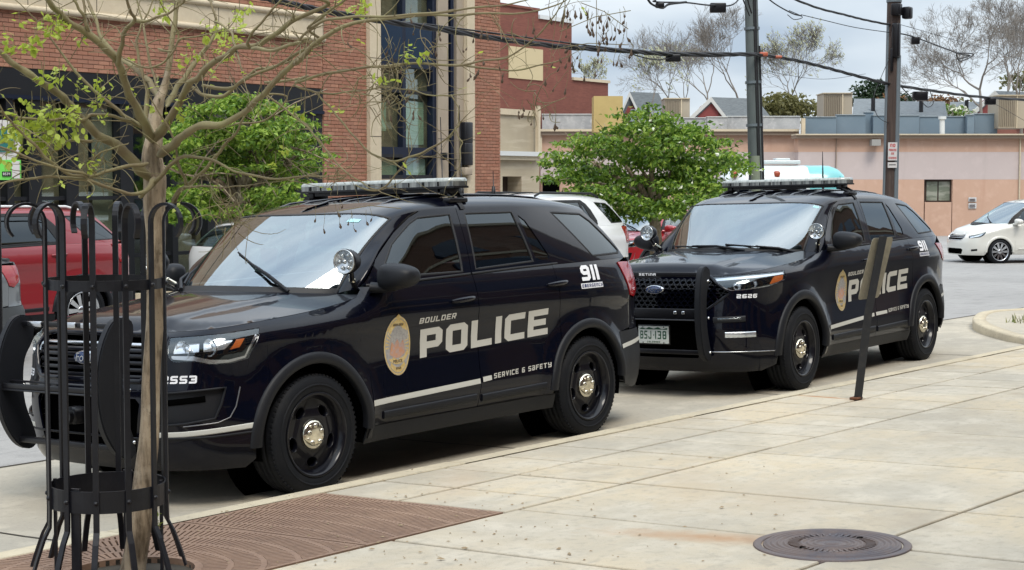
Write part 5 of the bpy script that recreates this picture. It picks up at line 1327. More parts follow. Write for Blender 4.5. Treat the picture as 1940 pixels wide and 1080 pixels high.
def livery(S, root, o):
    so = o['pol']
    for right in (False, True):
        d = -1 if right else 1
        def T_(txt, s0, z0, W, H, m, k=0, **kw):
            P_ = lettering(txt, s0 + (W if right else 0), z0, W, H, dirx=d, **kw)
            return decal(S, root, 'lettering', skew(P_, s0, k * (1)), m, right=right)
        T_('POLICE', *so, DECALB, k=.036, t=.24, w=.80, gap=.13, rnd=.30, shear=.03)
        T_('BOULDER', *o['bou'], DECALB, k=.03, t=.2, w=.72, gap=.2, shear=.25, rnd=.2)
        T_('SERVICE & SaFETY', *o['ser'], DECALB, k=.03, t=.19, w=.66, gap=.22, shear=.22, rnd=.25)
        T_('911', *o['n911'], DECALW, k=0, t=.24, w=.75, gap=.14, shear=.12, rnd=.4)
        decal(S, root, 'reflective_stripe', [[(o['eme'][0] - .01, o['eme'][1] - .008), (o['eme'][0] + o['eme'][2] + .01, o['eme'][1] - .008), (o['eme'][0] + o['eme'][2] + .01, o['eme'][1] + o['eme'][3] + .006), (o['eme'][0] - .01, o['eme'][1] + o['eme'][3] + .006)]], DECALW, .002, right)
        P_ = lettering('EMERGENCY', o['eme'][0] + (o['eme'][2] if right else 0), o['eme'][1], o['eme'][2], o['eme'][3], dirx=d, t=.2, w=.66, gap=.25, shear=.1)
        decal(S, root, 'lettering', P_, mat('blue_vinyl_lettering', (.02, .03, .12), .5), .0036, right)
        (sa, za, sb_, zb_), (sc, zc_, sd, zd) = o['str']
        decal(S, root, 'reflective_stripe', [[(sa, za), (sb_, zb_), (sb_, zb_ + .034), (sa, za + .036)]], DECAL, .0105 if False else .003, right)
        decal(S, root, 'reflective_stripe', [[(sc, zc_), (sd, zd), (sd, zd + .032), (sc, zc_ + .034)]], DECAL, .003, right)
        (se, ze, sf, zf) = o['rear']
        decal(S, root, 'reflective_stripe', [[(lerp(se, sf, k / 6), lerp(ze, zf, k / 6)) for k in range(7)] + [(lerp(sf, se, k / 6), lerp(zf, ze, k / 6) + .032) for k in range(7)]], DECAL, .004, right)
        # badge: shield-like oval in gold and silver foil
        bs, bz = o['badge']; A_, B_ = .128, .190
        def ell(a, b, n=36, t0=0, t1=360, cz=0): return [(bs + a * math.cos(R(lerp(t0, t1, k / n))), bz + cz + b * math.sin(R(lerp(t0, t1, k / n)))) for k in range(n + (0 if t1 - t0 == 360 else 1))]
        def ringseg(a0, b0, a1, b1, t0, t1, n=14): return [p for p in [(bs + a0 * math.cos(R(lerp(t0, t1, k / n))), bz + b0 * math.sin(R(lerp(t0, t1, k / n)))) for k in range(n + 1)] + [(bs + a1 * math.cos(R(lerp(t1, t0, k / n))), bz + b1 * math.sin(R(lerp(t1, t0, k / n)))) for k in range(n + 1)]]
        bd = decal(S, root, 'door_badge', [ell(A_, B_)], SILV, .003, right)
        def lay(nm, polys, m, of): o_ = patch(nm, polys, S.low, m, bd, .12, .12, off=of, rim=0, mirror=right)
        lay('badge_rim', [ringseg(A_ * .985, B_ * .985, A_ * .90, B_ * .93, t, t + 60) for t in range(0, 360, 60)], GOLD, .004)
        lay('badge_banner', [ringseg(A_ * .88, B_ * .90, A_ * .62, B_ * .70, 35, 145)], GOLD, .004)
        lay('badge_banner', [ringseg(A_ * .92, B_ * .62, A_ * .90, B_ * .34, 205, 335)], GOLD, .0045)
        lay('badge_banner', [ringseg(A_ * .86, B_ * .90, A_ * .70, B_ * .72, 228, 312)], GOLD, .0045)
        lay('badge_rays', [[(bs + A_ * r0 * math.cos(R(t)), bz + B_ * r0 * math.sin(R(t))), (bs + A_ * .86 * math.cos(R(t - 2.5)), bz + B_ * .86 * math.sin(R(t - 2.5))), (bs + A_ * .86 * math.cos(R(t + 2.5)), bz + B_ * .86 * math.sin(R(t + 2.5)))] for r0 in (.5,) for t in list(range(-22, 36, 9)) + list(range(148, 206, 9))], GOLD, .004)
        lay('badge_seal', [[(bs + .062 * math.cos(R(t)), bz + .035 + .066 * math.sin(R(t))) for t in range(0, 360, 15)]], SILV, .0050)
        lay('badge_ridge', [[(bs - .075, bz - .05), (bs - .055, bz + .03), (bs - .03, bz + .005), (bs - .005, bz + .045), (bs + .025, bz + .01), (bs + .055, bz + .04), (bs + .078, bz - .045), (bs + .03, bz - .075), (bs - .03, bz - .078)]], ROSE, .0055)
        Dk = mat('badge_dark_print', (.05, .035, .03), .6)
        for txt, cz_, W_, H_ in (('POLICE', -.107, .085, .018), ('BOULDER', .128, .095, .016), ('2553' if root is carA else '2626', -.150, .05, .014)):
            lay('badge_lettering', lettering(txt, bs + (-W_ / 2 if not right else W_ / 2), bz + cz_, W_, H_, dirx=d, t=.2, w=.6, gap=.2), Dk, .0062)
        # crown notch on top of the badge
        lay('badge_crest', [[(bs - .03, bz + B_ * .95), (bs, bz + B_ * 1.07), (bs + .03, bz + B_ * .95), (bs, bz + B_ * .86)]], GOLD, .0048)
livery(SA, carA, dict(pol=(2.613, .738, 1.385, .185), bou=(2.600, .962, .37, .036), ser=(3.352, .532, .645, .034), n911=(4.445, 1.142, .235, .112), eme=(4.425, 1.094, .27, .024),
  str=((2.118, .482, 3.205, .514), (3.235, .520, 3.330, .526)), rear=(4.965, .600, 5.55, .640), badge=(2.392, .838)))
livery(SB, carB, dict(pol=(2.745, .735, 1.47, .205), bou=(2.712, .982, .36, .036), ser=(3.69, .574, .50, .034), n911=(4.56, 1.155, .22, .105), eme=(4.54, 1.11, .25, .024),
  str=((2.27, .509, 3.325, .560), (3.37, .562, 3.655, .568)), rear=(5.10, .62, 5.60, .66), badge=(2.575, .850)))
decal(SA, carA, 'fleet_number', lettering('2553', .603, .745, .215, .045, t=.24, w=.9, gap=.22, shear=.1, rnd=.3), DECALW); decal(SA, carA, 'fleet_number', lettering('2553', .818, .745, .215, .045, dirx=-1, t=.24, w=.9, gap=.22), DECALW, right=True)
decal(SB, carB, 'fleet_number', lettering('2626', .766, .880, .195, .034, t=.24, w=.9, gap=.22, shear=.1, rnd=.3), DECALW); decal(SB, carB, 'fleet_number', lettering('2626', .961, .880, .195, .034, dirx=-1, t=.24, w=.9, gap=.22), DECALW, right=True)

def emblem(root, x, z, s=1.0):
    e = empty('badge'); e.parent = root
    Mx = Matrix.Translation((x, 0, z)) @ Matrix.Rotation(R(-90), 4, 'Z') @ Matrix.Diagonal((1, 1, .42, 1))
    g = MB(); g.lathe([(0, .012), (.088 * s, .010), (.097 * s, .004), (.10 * s, -.01)], 36, Mx); o = g.build('emblem_oval', CHROME2, root)
    g = MB(); g.lathe([(0, .016), (.083 * s, .0155), (.086 * s, .010)], 36, Mx); g.build('emblem_field', mat('blue_enamel', (.012, .035, .12), .25, coat=.5), o)
    me = text_mesh('Ford', .075 * s, .0008, .25); 
    for v in me.vertices: a, b, c = v.co; v.co = (x + .0175 + c, a, z + b)
    link('emblem_script', me, CHROME2, o); bpy.data.objects.remove(e)
emblem(carA, .93, .885, 1.0); emblem(carB, .985, .955, .95)

def spot(root, x, y, z, r, yaw=0):
    my = 1 if y > 0 else -1
    Mx = Matrix.Translation((x, y, z)) @ Matrix.Rotation(R(-90 + yaw), 4, 'Z')
    g = MB(); g.lathe([(r * .98, .0), (r * 1.04, -.006), (r * 1.02, -.02), (r * .95, -.06), (r * .75, -.10), (r * .4, -.125), (0, -.13)], 32, Mx)
    g.tube([(x - .06, y - my * .0, z - r * .8), (x - .10, y - my * .03, z - r - .05), (x - .16, y - my * .06, z - r - .09)], .016, 8); o = g.build('spotlight', BLACKM, root)
    g = MB(); g.lathe([(0, -.035), (r * .45, -.025), (r * .8, -.008), (r * .96, .0)], 28, Mx); g.build('reflector', LAMPW, o)
    g = MB(); g.lathe([(r * .99, -.002), (r * 1.0, .006), (r * .90, .006), (r * .88, -.004)], 32, Mx)
    for k in range(6):
        a = 6.283 * k / 6; g.lathe([(0, .006), (r * .14, .004), (r * .17, -.008)], 10, Mx @ Matrix.Translation((r * .55 * math.cos(a), -.008, r * .55 * math.sin(a))))
    g.lathe([(0, .006), (r * .18, .003), (r * .2, -.01)], 12, Mx); g.build('lamp_cells', mat('dull_chrome', (.5, .52, .52), .25, .9), o)
    g = MB(); g.lathe([(0, .008), (r * .5, .006), (r * .9, .0)], 28, Mx); g.build('lens', CLEAR, o)
    g = MB(); q = Vector((x - .10, y - my * .03, z - r - .045)); g.tube([q, q + Vector((-.05, -my * .03, -.035))], .019, 8); g.rbox(q, (.03, .04, .03), .008); g.build('bracket', CHROME, o)
for y_ in (.90, -.90):
    spot(carA, -.36, y_, 1.392, .078, 8 if y_ > 0 else -4); spot(carB, -.46, y_, 1.425, .074, 6 if y_ > 0 else -4)
LENSW = mat('frosted_lightbar_lens', (.42, .45, .43), .22, coat=.6, noise=[((3, 26, 1), (.28, .31, .30), .45, .6)]); LENSD = mat('smoked_lightbar_lens', (.20, .21, .20), .15, coat=.8, noise=[((3, 22, 1), (.06, .065, .065), .45, .55), ((2, 9, 1), (.34, .35, .33), .55, .7)])
def lightbar(root, x, z, hw, S, roof, slim=0):
    o = empty('light_bar'); o.parent = root
    def outline(sc, dx=0):
        pts = []
        for k in range(13):
            y = lerp(-hw, hw, k / 12) * sc; f = .135 * sc - .055 * (abs(k - 6) / 6) ** 3; pts.append((x + f + dx, y))
        return pts + [(p[0] * 1 - 2 * (p[0] - x - dx), p[1]) for p in pts[::-1]]
    g = MB(); g.prism(outline(1.0), z - .026, z - .012); g.build('base_plate', BLACKM, o)
    g = MB(); g.prism(outline(.985), z - .012, z + .022); g.build('lower_lens', LENSD, o)
    rows = [[Vector((p[0] if i < 2 else x + (p[0] - x) * .9, p[1] * (1 if i < 2 else .985), z + h)) for p in outline(.985) + [outline(.985)[0]]] for i, h in enumerate((.022, .034, .046))]
    g = MB(); g.grid(rows); g.add(rows[-1][:-1], [tuple(range(26))]); g.build('upper_lens', LENSW, o)
    for k in range(1, 12):
        y = lerp(-hw, hw, k / 12); MB().bbox((x + .128 - .05 * (abs(k - 6) / 6) ** 3, y - .004, z - .01), (x + .139 - .05 * (abs(k - 6) / 6) ** 3, y + .004, z + .02)).build('lens_divider', BLACKM, o)
    g = MB(); g.bbox((x - .10, -hw * .80, z - .050), (x + .08, hw * .80, z - .026)); g.build('mounting_rail', BLACKM, o)
    for my in (1, -1):
        yy = hw * .86 * my; p = Vector(S.up(x, S.zt(x) + .18)); 
        g = MB(); g.rbox((x, yy, z - .045), (.16, .06, .05), .01); g.tube([(x + .05, yy, z - .05), (x + .05, my * (p.y + .02), p.z + .02)], .018, 6); g.tube([(x - .05, yy, z - .05), (x - .05, my * (p.y + .02), p.z + .02)], .018, 6)
        g.rbox((x, my * p.y, p.z + .010), (.20, .07, .035), .01); g.build('mounting_foot', BLACKM, o)
        rows = []
        for q in range(9):
            zz = lerp(S.zt(x) - .01, S.zt(x) + .20, q / 8); rows.append([Vector((x + dx, my * (S.up(x, zz)[1]), S.up(x, zz)[2])) - Vector((0, 0, 0)) + Vector((0, my * .006, .006)) for dx in (-.025, .025)])
        g = MB(); g.grid(rows); g.build('roof_strap', GASKET, o)
lightbar(carA, -1.73, 1.868, .735, SA, 1.80); lightbar(carB, -1.75, 1.884, .70, SB, 1.81)
for root, S in ((carA, SA), (carB, SB)):     # roof ribs and aerials
    for y_ in (-.48, -.29, -.10, .10, .29, .48):
        g = MB(); pts = []
        for k in range(15):
            x = lerp(-1.15, -3.0, k / 14); zt_ = S.zt(x); yy = None
            q = zt_ + .9
            for t in [i / 30 for i in range(31)]:
                pp = S.up(x, zt_ + .9 * t)
                if pp[1] <= abs(y_): yy = pp[2]; break
            pts.append((x, y_, (yy or 1.8) + .004 - (.014 if k in (0, 14) else 0)))
        g.tube(pts, .020, 8, flat=.35, up=(0, 1, 0)); g.build('roof_rib', NAVY, root)
for (x, y_, h) in ((-2.05, .30, .50), (-2.12, .42, .58), (-2.9, .1, .12)):
    g = MB(); z0 = 1.79; g.tube([(x, y_, z0), (x, y_, z0 + .07), (x, y_, z0 + .075), (x, y_, z0 + .07 + h)], [.018, .013, .004, .003], 8); g.build('aerial', BLACKM, carA)
g = MB(); g.rbox((-2.35, .0, 1.825), (.16, .05, .05), .02); g.build('aerial_fin', MATTE, carA)
for (x, y_, h) in ((-2.2, .2, .35), (-3.1, .0, .10)):
    g = MB(); g.tube([(x, y_, 1.79), (x, y_, 1.85), (x, y_, 1.86 + h)], [.016, .011, .003], 8); g.build('aerial', BLACKM, carB)
# push bumpers
def push(root, yy, outl, th, bars, mt=MATTE):
    o = empty('push_bumper'); o.parent = root
    for my in (1, -1):
        bm = bmesh.new(); n = len(outl)
        f = bm.faces.new([bm.verts.new((p[0], my * yy - th / 2, p[1])) for p in outl]); r = bmesh.ops.extrude_face_region(bm, geom=[f])
        bmesh.ops.translate(bm, verts=[v for v in r['geom'] if isinstance(v, bmesh.types.BMVert)], vec=(0, th, 0))
        bmesh.ops.recalc_face_normals(bm, faces=bm.faces); bmesh.ops.bevel(bm, geom=[e_ for e_ in bm.edges], offset=.012, segments=2, affect='EDGES', clamp_overlap=True)
        me = bpy.data.meshes.new('upright'); bm.to_mesh(me); bm.free(); me.polygons.foreach_set('use_smooth', [True] * len(me.polygons)); me.set_sharp_from_angle(angle=R(35)); link('upright', me, mt, o)
        g = MB()
        for (bx_, bz) in ((outl[0][0] + .03, .42), (outl[0][0] + .05, .72), (outl[0][0] + .05, 1.04)):
            M_ = Matrix.Translation((bx_, my * (yy + th / 2) , bz)) @ Matrix.Diagonal((1, my, 1, 1)); g.lathe([(0, .012), (.010, .010), (.012, 0)], 8, M_)
        g.build('bolt', CHROME2, o)
    for (a, b, nm) in bars:
        g = MB(); g.rbox([(p + q) / 2 for p, q in zip(a, b)], [abs(q - p) for p, q in zip(a, b)], .006); g.build(nm, BLACKM, o)
    return o
oA = [(.96, 1.10), (1.02, 1.135), (1.08, 1.13), (1.13, 1.09), (1.19, .98), (1.225, .84), (1.23, .68), (1.20, .52), (1.13, .39), (1.06, .335), (1.0, .33), (.97, .37), (.99, .46), (1.04, .60), (1.05, .74), (1.03, .88), (.97, .98)]
pA = push(carA, .46, crom([(a, b, 0) for a, b in oA], 3, True), .055, [((1.13, -.435, .70), (1.21, .435, .712), 'channel'), ((1.195, -.435, .712), (1.205, .435, .745), 'channel'), ((1.13, -.435, .745), (1.15, .435, .757), 'channel'), ((1.02, -.435, 1.07), (1.05, .435, 1.10), 'top_rail'), ((1.06, -.435, .375), (1.10, .435, .41), 'low_rail')])
for y_ in (-.30, .02, .20): MB().rbox((1.055, y_, 1.085), (.012, .13, .034), .004).build('warning_light', CHROME2, pA)
g = MB(); g.rbox((1.05, .05, .56), (.12, .12, .10), .03); g.tube([(1.05, .05, .56), (1.13, .05, .56)], .05, 14); g.build('siren_speaker', BLACKM, pA)
oB = [(.99, 1.13), (1.05, 1.165), (1.11, 1.15), (1.15, 1.08), (1.18, .92), (1.19, .74), (1.17, .56), (1.13, .42), (1.06, .35), (1.0, .35), (.99, .42), (1.04, .58), (1.06, .74), (1.05, .92), (1.0, 1.04)]
pB = push(carB, .53, crom([(a, b, 0) for a, b in oB], 3, True), .060, [((1.10, -.50, .70), (1.17, .50, .712), 'channel'), ((1.10, -.50, .712), (1.11, .50, .80), 'channel'), ((1.04, -.50, 1.075), (1.06, .50, 1.115), 'top_rail'), ((1.05, -.50, .40), (1.09, .50, .44), 'low_rail')])
g = MB(); pl_ = lettering('SETINA', -.02 - .09, 1.083, .17, .022, t=.22, w=.8, gap=.25)
for q in pl_: g.add([(1.0625, p[0], p[1]) for p in q], [(0, 1, 2, 3)])
g.build('maker_lettering', DECALW, pB)
# bolt lugs on the second bumper
for y_ in (.28, .36): g = MB(); g.rbox((1.12, y_, .765), (.02, .03, .03), .006); g.build('bracket', CHROME2, pB)
# honeycomb grille of the second car
g = MB(); hs = .032
for j in range(8):
    for i in range(-19, 20):
        y = (i + (j % 2) * .5) * hs * 1.9; z = .80 + j * .036
        lim_ = lerp(.46, .66, sstep(.78, .93, z)) if z < .93 else lerp(.66, .48, sstep(.93, 1.07, z))
        if abs(y) > lim_: continue
        def P(a, rr): 
            yy = y + rr * 1.05 * math.cos(a); zz = z + rr * .62 * math.sin(a); s_ = SB.s_y(min(abs(yy), .78)); q = SB.low(s_, min(max(zz, .785), 1.07)); return Vector((q[0] - .03 , math.copysign(abs(q[1]), yy), zz))
        for k in range(6):
            a0, a1 = R(60 * k), R(60 * k + 60)
            v = [P(a0, .026), P(a1, .026), P(a1, .033), P(a0, .033)]; v2 = [p - Vector((.018, 0, 0)) for p in v[:2]]
            g.add(v + v2, [(0, 1, 2, 3), (0, 4, 5, 1)])
tag(g.build('grille_mesh', NAVY, carB, recalc=False), kind='stuff')
# licence plate
PLG = mat('plate_green_print', (.02, .085, .045), .5); PLW = mat('plate_white', (.62, .66, .64), .45)
pr_ = empty('licence_plate'); pr_.parent = carB; pr_.location = (0, .025, 0)
MB().rbox((1.075, .015, .565), (.012, .325, .175), .005).build('plate_frame', BLACKM, pr_)
g = MB(); g.rbox((1.083, .015, .565), (.006, .305, .152), .002); g.build('plate_sheet', PLW, pr_)
def flat(polys, x, nm, m, par):
    g = MB()
    for q in polys: g.add([(x, p[0], p[1]) for p in q], [tuple(range(len(q)))])
    return g.build(nm, m, par)
flat(lettering('BSJ', -.118, .528, .112, .072, t=.17, w=.60, gap=.22), 1.0875, 'plate_lettering', PLG, pr_)
flat(lettering('138', .032, .528, .112, .072, t=.17, w=.60, gap=.22), 1.0875, 'plate_lettering', PLG, pr_)
flat([[(.012, .558), (.022, .558), (.022, .568), (.012, .568)]] + lettering('COLORADO', -.05, .496, .13, .014, t=.2, w=.6, gap=.25), 1.0875, 'plate_lettering', PLG, pr_)
flat([[(-.13, .612), (-.10, .628), (-.06, .617), (-.03, .632), (.02, .618), (.06, .633), (.10, .616), (.155, .628), (.155, .612)]], 1.0874, 'plate_mountains', PLG, pr_)
for y_, z_ in ((-.09, .634), (.12, .634), (-.09, .497), (.12, .497)): MB().tube([(1.086, y_, z_), (1.09, y_, z_)], .006, 8).build('plate_screw', CHROME2, pr_)
MB().bbox((1.0, -.05, .50), (1.07, .08, .63)).build('plate_bracket', BLACKM, pr_)
# stickers behind the screens
for S, root, u, v in ((SA, carA, .55, .86), (SB, carB, .80, .90)):
    patch('windscreen_sticker', [(u, v), (u + .12, v), (u + .12, v + .05), (u, v + .05)], S.ws, mat('pale_blue_sticker', (.35, .62, .66), .6), root, .2, .2, off=.004, rim=0)

# ---------------------------------------------------------------- civilian cars
def civ(name, base, x, y, yaw, sc, paint, label, cat='car', z=None, glass=None, rm=None, spokes=10, **k):
    S = Shape(SUV_A); S.sp = dict(SA.sp)
    r = vehicle(S, name, (x, y, road_z(x, min(y, 16)) if z is None else z), yaw, 0, 0, paint=paint, kind='A', police=False, rim_mat=rm or CHROME2, spokes=spokes, glass=glass or TINTD, lower=k.get('lower'))
    r.scale = sc; tag(r, label, cat, 'cars parked across the street'); return r
RED = mat('dark_red_car_paint', (.22, .012, .018), .3, .1, .9); RED2 = mat('bright_red_car_paint', (.34, .012, .018), .3, .1, .9); WHT = mat('white_car_paint', (.66, .67, .67), .3, 0, .8); SIL = mat('silver_car_paint', (.22, .24, .26), .3, .55, .9); PEARL = mat('pearl_white_paint', (.64, .63, .58), .3, 0, .8)
GREYL = mat('grey_lower_plastic', (.05, .055, .06), .5)
c1 = civ('parked_suv', 'A', 10.95, 17.3, R(180), (1.0, .95, .925), RED, 'dark red SUV with tinted windows parked across the street at far left')
c2 = civ('parked_suv', 'A', 19.72, 14.9, R(180), (.97, .96, .985), WHT, 'white SUV with dark rear windows showing between the two police cars')
c3 = civ('parked_hatchback', 'A', 28.5, 17.6, R(180), (.93, .93, .80), RED2, 'bright red car behind the white SUV beneath the flowering tree', glass=glass_mat('clear_side_glass', (.7, .9, .8), .18, .6))
c4 = civ('parked_car', 'A', 21.4, 18.0, R(0), (.93, .93, .76), WHT, 'white car partly hidden by the trunk of the foreground tree', glass=MATS['clear_side_glass'])
def saloon(x, y, sc, paint, label):
    S = Shape(SUV_A); S.sp = dict(SA.sp, up_rear=-3.15, roof_end=-2.62, qg=[(-2.75, 1.42), (-2.93, 1.34), (-2.78, 1.33)])
    r = vehicle(S, 'parked_saloon_car', (x, y, road_z(x, 15)), R(180), paint=paint, kind='A', police=False, rim_mat=CHROME2, spokes=10, glass=TINTD, lower=GREYL)
    r.scale = sc; tag(r, label, 'car', 'cars parked across the street')
    rows = []
    for k in range(12):
        s0 = lerp(S.sx(-3.05), S.L - .001, k / 11); rows.append((S.low(s0, S.zb(-3.6) - .004)))
    g = MB(); gr = [[Vector((p[0], p[1] * u, p[2] + .035 * (1 - u * u) * (1 if k < 8 else (11 - k) / 4))) for u in [-1 + .2 * j for j in range(11)]] for k, p in enumerate(rows)]
    g.grid(gr).build('boot_lid', paint, r); g = MB(); g.tube([(rows[6][0] + .05 - .12 * (1 - abs(u)), rows[6][1] * u * .95, rows[6][2] + .03) for u in (-1, -.6, -.2, .2, .6, 1)], .02, 8); g.build('boot_lip', GREYL, r)
    MB().rbox((-4.02, 0, .92), (.02, .34, .16), .006).build('licence_plate', WHT, r)
    return r
c5 = saloon(7.95, 15.35, (.93, .93, .85), SIL, 'silver grey saloon car whose tail shows at the left edge of the picture')
for c, zz, dx in ((c1, 1.80, 0), (c2, 1.82, 0)):      # roof rails
    for my in (1, -1):
        g = MB(); g.tube([(-1.2, my * .62, 1.77), (-1.35, my * .62, zz), (-2.9, my * .60, zz - .02), (-3.1, my * .60, 1.73)], .02, 8); g.build('roof_rail', WHT if c is c1 else GASKET, c)
# white people carrier at the right, on the cross street
SV = Shape(dict(SUV_A, plan=[(.93,0),(.92,.25),(.87,.48),(.77,.68),(.61,.835),(.40,.915),(.15,.945),(-.4,.955),(-1.0,.96),(-1.6,.965),(-2.2,.966),(-3.03,.965),(-3.4,.95),(-3.7,.90),(-3.95,.80),(-4.09,.62),(-4.15,.34),(-4.17,0)], wb=3.03, tyre=.68, arch=.37, flare=.012,
  front_off=[(.15,-.10),(.25,-.02),(.42,0),(.55,.0),(.70,-.03),(.85,-.10),(.95,-.19),(1.0,-.26)], fender_top=[(.93,.80),(.7,.86),(.35,.95),(-.05,1.04),(-.4,1.10),(-.62,1.13),(-.8,1.15)], hood=[(.93,.86),(.8,.90),(.6,.97),(.3,1.06),(.1,1.12),(-.2,1.18),(-.8,1.26)],
  belt=[(.2,1.10),(-.55,1.12),(-1.07,1.135),(-1.6,1.15),(-2.55,1.17),(-3.6,1.18),(-4.2,1.18)]))
sp = SV.sp
for k_ in ('seams', 'intake', 'fog', 'lamp_bits', 'f1', 'w1', 'f2', 'w2', 'w3', 'qg', 'header', 'pillar', 'handles', 'wipers', 'mirror', 'f1_top', 'f1_end', 'f2_top', 'belt_end', 'belt_mat', 'up_rear', 'roof_end'): sp[k_] = SA.sp[k_]
def sh(pts, dx0, x0=-.5): return [(p[0] + dx0 * sstep(-1.7, -.55, p[0]), p[1] - .10 * (1 - sstep(1.25, 1.62, p[1]))) for p in pts]
sp.update(core=.62, seams=(-.45, -1.62, -2.76), fender_cut=.30, bumper_top=.66, door_top=SV.zb, grille=[(0, .80), (.44, .80), (.50, .78), (.44, .69), (.36, .66), (0, .66)], intake=[(0, .42), (.40, .42), (.46, .38), (.40, .26), (0, .26)],
  headlamp=[(.62, .775), (.80, .80), (1.0, .84), (1.18, .90), (1.10, .80), (1.0, .74), (.80, .71), (.66, .71)], fog=[(.74, .40), (.92, .42), (.92, .36), (.74, .34)], lamp_bits=[([(.66, .76), (.9, .80), (1.1, .86), (1.0, .77), (.7, .72)], LAMPW, -.02)], bulbs=[(.80, .76, .04)],
  nose_lines=[('grille_slat', [(0, .76), (.46, .76)], CHROME2, .012, .01, -.01), ('grille_slat', [(0, .72), (.44, .72)], CHROME2, .012, .01, -.01), ('grille_frame', [(0, .81), (.44, .81), (.51, .785), (.45, .685), (.36, .65), (0, .65)], CHROME2, .016, .01, 0)],
  rear_cut=-3.52, rear_bumper_top=.66, tail_s=(5.30, 5.22), tail_z=(.95, 1.15), up_rear=-3.75, roof_end=-3.55, cowl=(.30, -.30, 1.10), cowl_y=.74, pillar=sh(SA.sp['pillar'], .28), f1=sh(SA.sp['f1'], .28), w1=sh(SA.sp['w1'], .25), mirror=(-.50, 1.06, 1.17), handles=(-1.38, .98, -2.5, 1.0), painted_bumper=1,
  f2=[(p[0], p[1] - .10 * (1 - sstep(1.25, 1.62, p[1]))) for p in SA.sp['f2']], w2=[(p[0], p[1] - .10 * (1 - sstep(1.25, 1.62, p[1]))) for p in SA.sp['w2']], w3=[(p[0], p[1] - .10 * (1 - sstep(1.25, 1.62, p[1]))) for p in SA.sp['w3']], qg=[(p[0] - (.10 if p[0] > -3.3 else 0), p[1] - .09 * (1 - sstep(1.25, 1.62, p[1]))) for p in SA.sp['qg']])
wc = at_d(1893, 500, 45.7)
yv = R(137.2); hd_ = Vector((math.cos(yv), math.sin(yv), 0)); ln_ = Vector((-math.sin(yv), math.cos(yv), 0))
loc_ = wc - ln_ * .92 ; loc_.z = wc.z
cv = vehicle(SV, 'parked_minivan', loc_, yv, 0, 0, paint=PEARL, kind='A', police=False, rim_mat=CHROME2, spokes=10, glass=TINT, lower=PEARL)
tag(cv, 'pearl white minivan with silver multi spoke wheels at the right edge', 'minivan')
# pale bus-like van behind the second police car
vr = empty('parked_van'); tag(vr, 'white van with a pale turquoise rear roof behind the second police car', 'van')
vp = at_d(1480, 345, 41); M_ = Matrix.Translation((vp.x, vp.y, -.45)) @ Matrix.Rotation(YAW - R(90) + R(4), 4, 'Z')
VW = mat('van_white', (.62, .68, .68), .35, coat=.5); VT = mat('van_turquoise', (.16, .50, .52), .35, coat=.5)
def vsec(x0, x1, n, m, nm):
    rows = []
    for k in range(n + 1):
        x = lerp(x0, x1, k / n); e_ = max(0, (abs(x) - .95) / .55) ; e_ = min(e_, 1); hgt = 2.42 - .30 * e_ ** 3; w_ = .92 - .15 * e_ ** 2
        rows.append([M_ @ Vector((x, w_ * a, .45 + (hgt - .45) * b)) for a, b in [(-1, 0), (-1, .55), (-.98, .75), (-.9, .90), (-.7, .975), (-.3, 1), (.3, 1), (.7, .975), (.9, .90), (.98, .75), (1, .55), (1, 0)]])
    g = MB(); g.grid(rows); g.add(rows[0], [tuple(range(12))]); g.add(rows[-1], [tuple(range(12))]); return g.build(nm, m, vr)
vsec(-1.5, .50, 10, VW, 'body'); vsec(.501, 1.42, 6, VT, 'rear_body')
g = MB(); g.rbox((-.05, 0, 2.50), (.9, .7, .09), .02, M=M_); g.rbox((0, 0, 2.57), (.35, .4, .06), .015, M=M_); g.build('roof_vent', VW, vr)
for x_ in (-1.35, -.30):
    g = MB(); g.rbox((x_, -.80, 2.20), (.16, .14, .16), .05, M=M_); g.build('marker_lamp', mat('orange_marker', (.35, .07, .03), .4), vr)
for x_ in (-1.0, 1.0):
    for y_ in (-.8, .8):
        g = MB(); g.lathe([(0, .1), (.22, .1), (.33, .08), (.34, -.1), (0, -.1)], 24, M_ @ Matrix.Translation((x_, y_, .34))); g.build('wheel', RUBBER, vr)
g = MB(); g.bbox((-1.3, -.935, 1.3), (.4, -.92, 1.9)); g.v = [tuple(M_ @ Vector(p)) for p in g.v]; g.build('window', TINTD, vr)
# ---------------------------------------------------------------- the foreground tree
BARK = mat('tree_bark', (.33, .26, .18), .9, noise=[((30, 30, 6), (.12, .088, .055), .42, .62), (8, (.45, .38, .28), .5, .72), (60, (.08, .06, .045), .6, .8)], bump=((45, 45, 9), .9, .012))
BARKL = mat('pale_young_bark', (.38, .355, .30), .85, noise=[(7, (.15, .13, .095), .46, .56), (26, (.10, .08, .058), .50, .60), (50, (.50, .48, .43), .56, .66), (5, (.20, .19, .12), .52, .62)], bump=((40, 40, 18), 1.0, .010))
TWIG = mat('brown_twig', (.17, .135, .075), .85, noise=[(9, (.23, .21, .10), .4, .7)])
LEAF = mat('young_yellow_green_leaf', (.34, .41, .06), .5)
POD = mat('dry_seed_pod', (.085, .055, .035), .7)
tt = empty('foreground_tree', (TC.x, TC.y, pave_z(TC.y))); tag(tt, 'bare young street tree with a few new yellow green leaves inside the black iron guard', 'tree')
TD = 7.30
def wid(w, D): return w / 2 * D / FPX
inv = Matrix.Translation((-TC.x, -TC.y, -pave_z(TC.y)))
def wlink(o): o.parent = tt; o.matrix_parent_inverse = Matrix.Identity(4); return o
def tbuild(g, nm, m, kind=None):
    g.v = [(p[0] - TC.x, p[1] - TC.y, p[2] - pave_z(TC.y)) for p in g.v]; o = g.build(nm, m, tt)
    return tag(o, kind=kind) if kind else o
TW = 1.0
